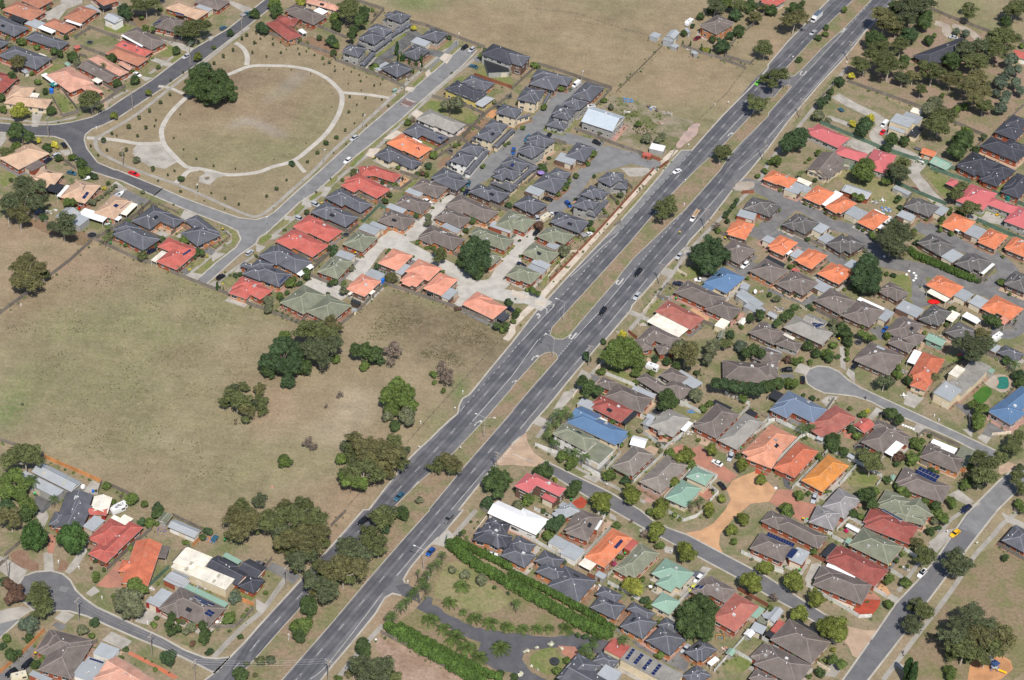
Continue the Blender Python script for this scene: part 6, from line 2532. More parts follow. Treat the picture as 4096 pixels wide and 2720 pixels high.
# ------------------------------------------------------------------ mesh helpers
def link(name, me, parent=None, mat=None, loc=None):
    o = bpy.data.objects.new(name, me); COL.objects.link(o)
    if parent is not None: o.parent = parent
    if mat is not None and me is not None and not me.materials: me.materials.append(mat)
    if loc is not None: o.location = loc
    return o
def mesh(name, verts, faces, mat=None, uvs=None):
    me = bpy.data.meshes.new(name); me.from_pydata([tuple(v) for v in verts], [], faces)
    if mat is not None:
        for x in (mat if isinstance(mat, (list, tuple)) else [mat]): me.materials.append(x)
    if uvs is not None:
        l = me.uv_layers.new(name='UVMap'); l.data.foreach_set('uv', [c for uv in uvs for c in uv])
    return me
def tag(o, label=None, cat=None, group=None, kind=None):
    if label: o['label'] = label
    if cat: o['category'] = cat
    if group: o['group'] = group
    if kind: o['kind'] = kind
    return o
class MB:
    def __init__(s): s.v = []; s.f = []; s.m = []; s.uv = []
    def quad(s, pts, mi=0, uv=None):
        b = len(s.v); s.v += [tuple(p) for p in pts]; s.f.append(tuple(range(b, b+len(pts)))); s.m.append(mi)
        s.uv += uv if uv else [(0, 0)]*len(pts)
    def box(s, c, size, ang=0.0, mi=0, taper=1.0, tilt=None):
        hx, hy, hz = size[0]/2, size[1]/2, size[2]/2; ca, sa = math.cos(ang), math.sin(ang); p = []
        for dz in (-1, 1):
            t = taper if dz > 0 else 1
            for dx, dy in ((-1,-1),(1,-1),(1,1),(-1,1)):
                x, y = dx*hx*t, dy*hy*t; p.append((c[0]+x*ca-y*sa, c[1]+x*sa+y*ca, c[2]+dz*hz))
        b = len(s.v); s.v += p
        for q in ((3,2,1,0),(4,5,6,7),(0,1,5,4),(1,2,6,5),(2,3,7,6),(3,0,4,7)):
            s.f.append(tuple(b+i for i in q)); s.m.append(mi); s.uv += [(0,0),(1,0),(1,1),(0,1)]
    def tube(s, a, b_, r0, r1, n=6, mi=0, cap=True):
        a, b_ = Vector(a), Vector(b_); d = (b_-a).normalized()
        u = d.cross(Vector((0,0,1)) if abs(d.z) < .9 else Vector((1,0,0))).normalized(); v = d.cross(u)
        k = len(s.v)
        for c, r in ((a, r0), (b_, r1)):
            for i in range(n):
                t = 2*math.pi*i/n; s.v.append(tuple(c+(u*math.cos(t)+v*math.sin(t))*r))
        for i in range(n):
            j = (i+1) % n; s.f.append((k+i, k+n+i, k+n+j, k+j)); s.m.append(mi); s.uv += [(0,0)]*4
        if cap:
            s.f.append(tuple(k+n+i for i in range(n-1, -1, -1))); s.m.append(mi); s.uv += [(0,0)]*n
            s.f.append(tuple(k+i for i in range(n))); s.m.append(mi); s.uv += [(0,0)]*n
    def build(s, name, mats, parent=None):
        me = mesh(name, s.v, s.f, mats, s.uv)
        if any(s.m): me.polygons.foreach_set('material_index', s.m)
        return link(name, me, parent)
    def me(s, name, mats):
        me = mesh(name, s.v, s.f, mats, s.uv)
        if any(s.m): me.polygons.foreach_set('material_index', s.m)
        return me

# ------------------------------------------------------------------ ground sheet with its own soil and grass colours
GX = np.concatenate([[-6000,-2000,-800,-420], np.arange(-300, 301, 2.5), [420,800,2000,6000]])
GY = np.concatenate([[-6000,-2000,-800,-420], np.arange(-300, 331, 2.5), [450,800,2000,6000]])
XX, YY = np.meshgrid(GX, GY, indexing='ij')
base = np.array([.25,.202,.13])[None, None, :]*np.ones(XX.shape+(1,))
def vnoise(x, y, s, seed):
    r = np.random.RandomState(seed); N = 128; g = r.rand(N, N); u, v = x/s+500, y/s+500
    i, j = np.floor(u).astype(int), np.floor(v).astype(int); fu, fv = u-i, v-j
    fu = fu*fu*(3-2*fu); fv = fv*fv*(3-2*fv); a = lambda p, q_: g[p % N, q_ % N]
    return (a(i,j)*(1-fu)+a(i+1,j)*fu)*(1-fv)+(a(i,j+1)*(1-fu)+a(i+1,j+1)*fu)*fv
TC = dict(u=(.205,.15,.105), q=(.285,.245,.2), g=(.195,.188,.098), G=(.14,.175,.07), d=(.262,.2,.127), p=(.295,.21,.145), s=(.36,.3,.215), k=(.165,.13,.08))
for l in lines(TINTS):
    k, c, r, s_ = l.split(); c = P2(c); r = P2(r); s_ = float(s_)
    wob = .55+.9*vnoise(XX, YY, 14, 3)+.35*vnoise(XX, YY, 5, 9)-.3
    d = np.sqrt(((XX-c[0])/max(r[0], 1))**2+((YY-c[1])/max(r[1], 1))**2)*1.0
    wt = np.clip(1.35-d, 0, 1)*np.clip(wob, .15, 1.3)*min(1, s_*1.35); wt = np.clip(wt, 0, 1)[..., None]
    base = base*(1-wt)+np.array(TC[k])*wt
f1 = vnoise(XX, YY, 22, 1)*.6+vnoise(XX+YY*.3, YY, 9, 2)*.4
base = base*(1-.35*np.clip(f1-.45, 0, 1)[..., None]*2)+np.array([.19,.18,.095])*(.35*np.clip(f1-.45, 0, 1)[..., None]*2)
f2 = vnoise(XX, YY, 4, 6)[..., None]; base = base*(.88+.24*f2)
nx, ny = XX.shape
vs = np.stack([XX, YY, np.zeros_like(XX)], -1).reshape(-1, 3)
ii = (np.arange(nx-1)[:, None]*ny+np.arange(ny-1)[None]).ravel()
me = bpy.data.meshes.new('ground'); me.from_pydata(vs.tolist(), [], np.stack([ii, ii+ny, ii+ny+1, ii+1], 1).tolist())
ca = me.color_attributes.new('soil', 'FLOAT_COLOR', 'POINT')
ca.data.foreach_set('color', np.concatenate([base.reshape(-1, 3), np.ones((nx*ny, 1))], 1).ravel())
me.materials.append(material('ground_soil', (1,1,1), rough=.95, var=.17, scale=1.1, fine=5, attr='soil', tint2=(.29,.235,.165), t2=.35, t2scale=.5, spec=.1))
gm = MATS['ground_soil']; n = gm.node_tree; b_ = n.nodes['Principled BSDF']; src = b_.inputs['Base Color'].links[0].from_socket
geo_ = n.nodes.new('ShaderNodeNewGeometry'); last = src
for rot_, sc_, am in ((.5, (.05, .35, 1), .05), (0, (.035, .03, 1), .1), (.3, (.3, .25, 1), .07)):
    mp = n.nodes.new('ShaderNodeMapping'); mp.inputs['Rotation'].default_value = (0, 0, rot_); mp.inputs['Scale'].default_value = sc_; n.links.new(geo_.outputs['Position'], mp.inputs[0])
    tx = n.nodes.new('ShaderNodeTexNoise'); tx.inputs['Scale'].default_value = 1; tx.inputs['Detail'].default_value = 5; tx.inputs['Roughness'].default_value = .65; n.links.new(mp.outputs[0], tx.inputs['Vector'])
    mr = n.nodes.new('ShaderNodeMapRange'); mr.inputs[1].default_value = .35; mr.inputs[2].default_value = .65; mr.inputs[3].default_value = 1-am; mr.inputs[4].default_value = 1+am; n.links.new(tx.outputs[0], mr.inputs[0])
    vm = n.nodes.new('ShaderNodeVectorMath'); vm.operation = 'SCALE'; n.links.new(last, vm.inputs[0]); n.links.new(mr.outputs[0], vm.inputs['Scale']); last = vm.outputs[0]
n.links.new(last, b_.inputs['Base Color'])
tag(link('ground', me), kind='structure')

# ------------------------------------------------------------------ sheets, roads, paths; each above what it covers
CELL = .75; LX, LY = -330, -330; LV = np.zeros((880, 880), np.int16)
def inside(poly, x, y):
    p = np.asarray(poly); r = np.zeros(np.shape(x), bool); n = len(p)
    for i in range(n):
        x0, y0 = p[i]; x1, y1 = p[(i+1) % n]
        if y0 == y1: continue
        c = ((y0 > y) != (y1 > y)) & (x < (x1-x0)*(y-y0)/(y1-y0)+x0); r ^= c
    return r
def lay(poly):
    p = np.asarray(poly); a = np.floor((p.min(0)-1-[LX, LY])/CELL).astype(int); b = np.ceil((p.max(0)+1-[LX, LY])/CELL).astype(int)
    a = np.clip(a, 0, 879); b = np.clip(b, 1, 880)
    gx = (np.arange(a[0], b[0])+.5)*CELL+LX; gy = (np.arange(a[1], b[1])+.5)*CELL+LY
    x, y = np.meshgrid(gx, gy, indexing='ij'); mk = inside(p, x, y)
    d = mk.copy(); d[1:] |= mk[:-1]; d[:-1] |= mk[1:]; d[:, 1:] |= mk[:, :-1]; d[:, :-1] |= mk[:, 1:]
    # thin pieces: also mark the cells under the outline
    for i in range(len(p)):
        q0, q1 = p[i], p[(i+1) % len(p)]; n = max(1, int(np.hypot(*(q1-q0))/.6))
        for t in range(n+1):
            c = q0+(q1-q0)*t/n; k, l_ = int((c[0]-LX)/CELL)-a[0], int((c[1]-LY)/CELL)-a[1]
            if 0 <= k < d.shape[0] and 0 <= l_ < d.shape[1]: d[k, l_] = True
    sub = LV[a[0]:b[0], a[1]:b[1]]
    lv = int(sub[d].max())+1 if d.any() else 1
    sub[d] = lv
    return lv
def gz(x, y):
    i, j = int((x-LX)/CELL), int((y-LY)/CELL)
    return LV[i, j]*.009 if 0 <= i < 880 and 0 <= j < 880 else 0
def chaikin(p, closed=True):
    o = []; n = len(p)
    for i in range(n if closed else n-1):
        a, b = p[i], p[(i+1) % n]; o += [(a[0]*.75+b[0]*.25, a[1]*.75+b[1]*.25), (a[0]*.25+b[0]*.75, a[1]*.25+b[1]*.75)]
    if not closed: o = [p[0]]+o+[p[-1]]
    return o
def rough_edge(p, amp=.45, step=1.6):
    o = []; n = len(p)
    for i in range(n):
        a, b = p[i], p[(i+1) % n]; L = math.dist(a, b); k = max(1, int(L/step))
        for t in range(k):
            x, y = a[0]+(b[0]-a[0])*t/k, a[1]+(b[1]-a[1])*t/k; o.append((x+rng.uniform(-amp, amp), y+rng.uniform(-amp, amp)))
    return o
def sheet(name, poly, mat, z=None, kind='structure', h=0):
    z = lay(poly)*.009 if z is None else z
    co = [Vector((x, y, 0)) for x, y in poly]; tr = tessellate_polygon([co]); n = len(poly)
    v = [(x, y, z+h) for x, y in poly]; f = []
    for t in tr:
        a, b, c = (poly[i] for i in t)
        s_ = (b[0]-a[0])*(c[1]-a[1])-(b[1]-a[1])*(c[0]-a[0]); f.append(tuple(t) if s_ > 0 else tuple(t[::-1]))
    if h > .02:
        ar = sum(poly[i][0]*poly[(i+1) % n][1]-poly[(i+1) % n][0]*poly[i][1] for i in range(n))
        v += [(x, y, 0) for x, y in poly]
        for i in range(n):
            j = (i+1) % n; f.append((i, j, n+j, n+i)[::-1] if ar > 0 else (i, j, n+j, n+i))
    o = link(name, mesh(name, v, f, mat)); tag(o, kind=kind); return o
def catmull(p, step=2.0):
    if len(p) < 3: return p
    o = []; q = [p[0]]+list(p)+[p[-1]]
    for i in range(1, len(q)-2):
        p0, p1, p2, p3 = (np.array(q[k], float) for k in (i-1, i, i+1, i+2)); n = max(1, int(np.hypot(*(p2-p1))/step))
        for t in range(n):
            s_ = t/n; o.append(tuple(.5*((2*p1)+(-p0+p2)*s_+(2*p0-5*p1+4*p2-p3)*s_**2+(-p0+3*p1-3*p2+p3)*s_**3)))
    o.append(tuple(p[-1])); return o
def offs(p, w_):
    L, Rr = [], []
    for i in range(len(p)):
        a, b = p[max(i-1, 0)], p[min(i+1, len(p)-1)]; d = math.hypot(b[0]-a[0], b[1]-a[1]) or 1
        nx_, ny_ = -(b[1]-a[1])/d*w_/2, (b[0]-a[0])/d*w_/2
        L.append((p[i][0]+nx_, p[i][1]+ny_)); Rr.append((p[i][0]-nx_, p[i][1]-ny_))
    return L, Rr
def ribbon(name, p, w_, mat, z=None, kind='structure', h=0):
    L, Rr = offs(p, w_)
    if z is None: z = lay(Rr+L[::-1])*.009
    v = [(a[0], a[1], z+h) for a in Rr]+[(a[0], a[1], z+h) for a in L]; n = len(p); f = []; uv = []; s_ = 0
    for i in range(n-1):
        d = math.dist(p[i], p[i+1]); f.append((i, i+1, n+i+1, n+i)); uv += [(0, s_), (0, s_+d), (1, s_+d), (1, s_)]; s_ += d
    if h > .02:
        v += [(a[0], a[1], 0) for a in Rr]+[(a[0], a[1], 0) for a in L]
        for i in range(n-1):
            f.append((i+1, i, 2*n+i, 2*n+i+1)); f.append((n+i, n+i+1, 3*n+i+1, 3*n+i)); uv += [(0, 0)]*8
    o = link(name, mesh(name, v, f, mat, uv)); tag(o, kind=kind); return o
ROADP = []; KERBS = []
ROADS = ('asphalt','asphaltlt','asphaltdk')
ORG = ('yard','litter','litter2','mulch','grassdry','lawn','rubble','dirt','sand','lawnhi','gravel','pink_gravel')
for l in lines(GROUND):
    t = l.split()
    if t[0] == 'A':
        p = [P2(x) for x in t[3:]]
        if t[1] in ROADS and t[2] not in ('resurfaced_strip','service_lane','highway_bell','driveway','unit_court','turning_loop'): ROADP.append((t[2], p))
for l in lines(GROUND):
    t = l.split()
    if t[0] == 'A':
        p = [P2(x) for x in t[3:]]
        if t[1] in ORG:
            if t[1] != 'yard' : p = chaikin(p)
            p = rough_edge(p, .5 if t[1] != 'lawn' else .3)
        elif t[1] in ROADS and len(p) > 6: pass
        sheet(t[2], p, gmat(t[1]))
    elif t[0] == 'L':
        p = [P2(x) for x in t[4:]]; p = catmull(p); ribbon(t[2], p, float(t[3]), gmat(t[1]))
    elif t[0] == 'I':
        p = [P2(x) for x in t[3:]]
        KERBS.append(p); sheet(t[2], p, gmat('median'), h=.14)
    elif t[0] == 'W':
        p = chaikin([P2(x) for x in t[3:]]); POOL = p
# kerbs: raised concrete edging along every road outline that does not run across another road
kb = MB()
def kerb_runs(p, others, closed=True):
    n = len(p); run = []
    for i in range(n if closed else n-1):
        a, b = p[i], p[(i+1) % n]; L = math.dist(a, b); k = max(1, int(L/1.5))
        for t in range(k):
            q0 = (a[0]+(b[0]-a[0])*t/k, a[1]+(b[1]-a[1])*t/k); q1 = (a[0]+(b[0]-a[0])*(t+1)/k, a[1]+(b[1]-a[1])*(t+1)/k)
            mx, my = (q0[0]+q1[0])/2, (q0[1]+q1[1])/2
            bad = any(bool(inside(o, np.array([mx]), np.array([my]))[0]) for o in others)
            if bad:
                if len(run) > 2: yield run
                run = []
            else: run = (run or [q0])+[q1]
    if len(run) > 2: yield run
extra = [[P2(x) for x in l.split()[3:]] for l in lines(GROUND) if l.split()[0] == 'A' and l.split()[2] in ('side_street_mouth','court_mouth','junction_paving','brick_crossing','highway_bell','brick_court','service_lane','crossover','entry_apron','resurfaced_strip')]
for nm, p in ROADP:
    for r_ in kerb_runs(p, [q for n2, q in ROADP if q is not p]+extra):
        ribbon('kerb', r_, .6, gmat('kerb'), z=0, h=.13)
for p in KERBS:
    ribbon('kerb', p+[p[0]], .55, gmat('kerb'), z=0, h=.17)
if POOL:
    sheet('pool_water', POOL, gmat('water')); ribbon('pool_coping', POOL+[POOL[0]], .5, gmat('tan_paving'), z=.05, h=.06)
# road paint
def dash(name, a, b, w_):
    d = math.dist(a, b); ux, uy = (b[0]-a[0])/d, (b[1]-a[1])/d; z = gz((a[0]+b[0])/2, (a[1]+b[1])/2)+.016
    n_ = (-uy*w_/2, ux*w_/2)
    return [(a[0]-n_[0], a[1]-n_[1], z), (b[0]-n_[0], b[1]-n_[1], z), (b[0]+n_[0], b[1]+n_[1], z), (a[0]+n_[0], a[1]+n_[1], z)]
for l in lines(MARKINGS):
    t = l.split()
    if t[0] == 'X':
        p = [P2(x) for x in t[1:]]
        for i, c in enumerate(p):
            o_ = p[i+1] if i+1 < len(p) else p[i-1]; d = math.dist(c, o_)
            if d > 20: o_ = p[i-1]; d = math.dist(c, o_)
            u = ((o_[0]-c[0])/d*1.6, (o_[1]-c[1])/d*1.6)
            b = MB(); b.quad(dash('', (c[0]-u[0], c[1]-u[1]), (c[0]+u[0], c[1]+u[1]), .16)); tag(b.build('lane_dash', gmat('paint')), kind='structure')
    elif t[0] == 'Z':
        p = [P2(x) for x in t[2:]]; w_ = float(t[1]); z = max(gz(*c) for c in p)+.018
        ribbon('painted_line', p if len(p) == 2 else catmull(p, 1.0), w_*1.15, gmat('paint'), z=z)
    elif t[0] == 'Y':
        a_, g_, w_ = map(float, t[1:4]); p = [P2(x) for x in t[4:]]; b = MB()
        for i in range(len(p)-1):
            L = math.dist(p[i], p[i+1]); s_ = 0
            while s_ < L:
                e = min(s_+a_, L); q = lambda u: (p[i][0]+(p[i+1][0]-p[i][0])*u/L, p[i][1]+(p[i+1][1]-p[i][1])*u/L)
                b.quad(dash('', q(s_), q(e), w_*1.1)); s_ += a_+g_
        tag(b.build('broken_line', gmat('paint')), kind='structure')

# ------------------------------------------------------------------ naming by neighbours
PLACES = []    # (x, y, short phrase)
STOP = {'with','the','a','an','of','and','at','in','on','by','its','beside','below','above','between','whose','under','near','left','right','behind','its','over','beneath','nearest','from','to','facing','next','is','square','white','short','just','first','second','third','two','one','large','small','big','long','dark','tall','carrying','directly','standing','partly','in'}
def short(lab, n=8):
    w_ = lab.split()[:n]
    while len(w_) > 2 and w_[-1] in STOP: w_.pop()
    return ' '.join(w_)
def where(x, y, n=8):
    b = min(PLACES, key=lambda q: (q[0]-x)**2+(q[1]-y)**2); dx, dy = x-b[0], y-b[1]
    d = ('right of' if dx > 0 else 'left of') if abs(dx) > abs(dy) else ('behind' if dy > 0 else 'in front of')
    return f"{d} the {short(b[2], n)}"
PENDING = []
def later(o, head, x, y, cat, group=None):
    o['category'] = cat
    if group: o['group'] = group
    PENDING.append((o, head, x, y))

# ------------------------------------------------------------------ buildings
PITCH = .42
WIN = {}
def win_mesh(w_, h):
    k = (round(w_, 1), round(h, 1))
    if k not in WIN:
        b = MB(); f = .07
        for (x, z, a, c) in ((0, -h/2+f/2, w_, f), (0, h/2-f/2, w_, f), (-w_/2+f/2, 0, f, h-2*f), (w_/2-f/2, 0, f, h-2*f), (0, 0, f*.7, h-2*f)): b.box((x, 0, z), (a, .09, c))
        b.box((0, 0, -h/2-.05), (w_+.16, .2, .07))
        b2 = MB(); b2.box((0, 0, 0), (w_-2*f, .03, h-2*f))
        WIN[k] = (b.me('window_frame', trim('w')), b2.me('window_pane', GLASS))
    return WIN[k]
DOORM = {}
def door_mesh(kind, w_):
    k = (kind, round(w_, 1))
    if k not in DOORM:
        b = MB()
        if kind == 'garage':
            for i in range(4): b.box((0, 0, .28+i*.52), (w_, .05+.02*(i % 2), .5))
            DOORM[k] = b.me('garage_door', material('door_cream', (.6,.54,.43), rough=.5, var=.05, rand=.2))
        else:
            b.box((0, 0, 1.03), (.9, .06, 2.05)); b.box((0, .02, 2.12), (1.1, .1, .1)); b.box((.35, -.06, 1), (.05, .05, .15))
            DOORM[k] = b.me('front_door', material('door_dark', (.12,.07,.05), rough=.5, var=.05, rand=.5))
    return DOORM[k]
def post_mesh():
    if 'post' not in DOORM: b = MB(); b.box((0,0,.5), (.12,.12,1)); DOORM['post'] = b.me('post', trim('w'))
    return DOORM['post']
VENT = MB(); VENT.tube((0,0,-.1), (0,0,.35), .11, .11, 6); VENT.tube((0,0,.35), (0,0,.55), .24, .14, 8)
VENT_ME = VENT.me('roof_vent', material('vent_metal', (.62,.62,.62), rough=.4, var=.05))
ACB = MB(); ACB.box((0,0,.25), (1.0,.9,.6)); ACB.box((0,0,.6), (.8,.7,.12))
AC_ME = ACB.me('roof_cooler', material('cooler_grey', (.45,.45,.45), rough=.5, var=.05, rand=.4))
def zroof(ws, x, y):
    best = None
    for w_ in ws:
        c, W, D, a, k, e = w_[:6]
        dx, dy = x-c[0], y-c[1]; ca_, sa = math.cos(a), math.sin(a); lx, ly = abs(dx*ca_+dy*sa), abs(-dx*sa+dy*ca_)
        if lx > W/2+.3 or ly > D/2+.3: continue
        if k in 'fp': z = e+.2
        elif k == 'g': z = e+max(0, (D/2-ly) if W >= D else (W/2-lx))*PITCH
        else: z = e+max(0, min(W/2-lx, D/2-ly))*PITCH
        best = z if best is None else max(best, z)
    return best
def wing_roof(b, cap, gut, W, D, k, e, T, lower):
    """T maps local (x, y, z) to the house frame; faces get a UV whose v runs up the slope"""
    e = e-lower
    if k in 'fp':
        th = .14; v = [T(x, y, z) for z in (e, e+th) for x, y in ((-W/2,-D/2),(W/2,-D/2),(W/2,D/2),(-W/2,D/2))]
        k0 = len(b.v); b.v += v
        for q in ((3,2,1,0),(4,5,6,7),(0,1,5,4),(1,2,6,5),(2,3,7,6),(3,0,4,7)):
            b.f.append(tuple(k0+i for i in q)); b.m.append(0); b.uv += [(0, 0), (0, 0), (0, D), (0, D)] if q[0] == 4 else [(0, 0)]*4
        return
    sw = D > W
    if sw:   # work with the long side along x
        T0 = T; T = lambda x, y, z: T0(-y, x, z); W, D = D, W
    h = D/2*PITCH; hipx = W/2-D/2 if k == 'h' else W/2
    A, B, C_, E = (-W/2,-D/2,e), (W/2,-D/2,e), (W/2,D/2,e), (-W/2,D/2,e); r0, r1 = (-hipx,0,e+h), (hipx,0,e+h)
    sl = D/2*math.hypot(1, PITCH)
    t3 = lambda *p: [T(*q) for q in p]
    b.quad(t3(A, B, r1, r0), 0, [(0,0),(1,0),(1,sl),(0,sl)]); b.quad(t3(C_, E, r0, r1), 0, [(0,0),(1,0),(1,sl),(0,sl)])
    if k == 'h':
        if hipx < .05: r0 = r1 = (0, 0, e+h)
        b.quad(t3(B, C_, r1), 0, [(0,0),(1,0),(1,sl)]); b.quad(t3(E, A, r0), 0, [(0,0),(1,0),(1,sl)])
    else:
        b.quad(t3((W/2-.3,-D/2+.4,e-.05), (W/2-.3,D/2-.4,e-.05), (W/2-.3,0,e+h-.12)), 1); b.quad(t3((-W/2+.3,D/2-.4,e-.05), (-W/2+.3,-D/2+.4,e-.05), (-W/2+.3,0,e+h-.12)), 1)
    b.quad(t3((-W/2,-D/2,e-.02), (-W/2,D/2,e-.02), (W/2,D/2,e-.02), (W/2,-D/2,e-.02)), 2)
    # ridge and hip caps
    def capline(p, q):
        p, q = Vector(T(*p)), Vector(T(*q)); d = q-p
        if d.length < .4: return
        s_ = Vector((-d.y, d.x, 0)); s_ = s_.normalized()*.15 if s_.length > 0 else Vector((.15,0,0)); up_ = Vector((0,0,.07))
        dn = Vector((0,0,-.05)); k0 = len(cap.v); cap.v += [tuple(x) for x in (p+s_+dn, p+up_, p-s_+dn, q+s_+dn, q+up_, q-s_+dn)]
        for f_ in ((0,3,4,1), (1,4,5,2)): cap.f.append(tuple(k0+i for i in f_)); cap.m.append(0); cap.uv += [(0,0)]*4
    capline(r0, r1)
    if k == 'h':
        for c_, r_ in ((A, r0), (E, r0), (B, r1), (C_, r1)): capline(c_, r_)
    # gutters
    g = .11
    sides = [((-W/2,-D/2-g/2),(W+2*g,g)), ((-W/2,D/2+g/2),(W+2*g,g))]
    for yy in (-D/2-g/2, D/2+g/2):
        v = [T(x, y, z) for z in (e-.14, e+.02) for x, y in ((-W/2-g,yy-g/2),(W/2+g,yy-g/2),(W/2+g,yy+g/2),(-W/2-g,yy+g/2))]
        k0 = len(gut.v); gut.v += v
        for q in ((4,5,6,7),(0,1,5,4),(1,2,6,5),(2,3,7,6),(3,0,4,7)): gut.f.append(tuple(k0+i for i in q)); gut.m.append(0); gut.uv += [(0,0)]*4
    if k == 'h':
        for xx in (-W/2-g/2, W/2+g/2):
            v = [T(x, y, z) for z in (e-.14, e+.015) for x, y in ((xx-g/2,-D/2),(xx+g/2,-D/2),(xx+g/2,D/2),(xx-g/2,D/2))]
            k0 = len(gut.v); gut.v += v
            for q in ((4,5,6,7),(0,1,5,4),(1,2,6,5),(2,3,7,6),(3,0,4,7)): gut.f.append(tuple(k0+i for i in q)); gut.m.append(0); gut.uv += [(0,0)]*4
ALLW = []
def inwing(w_, x, y, m_=0):
    c, W, D, a = w_[:4]; dx, dy = x-c[0], y-c[1]; ca_, sa = math.cos(a), math.sin(a)
    return abs(dx*ca_+dy*sa) < W/2+m_ and abs(-dx*sa+dy*ca_) < D/2+m_
def solid0(ws): return [w_ for w_ in ws if w_[4] != 'p']
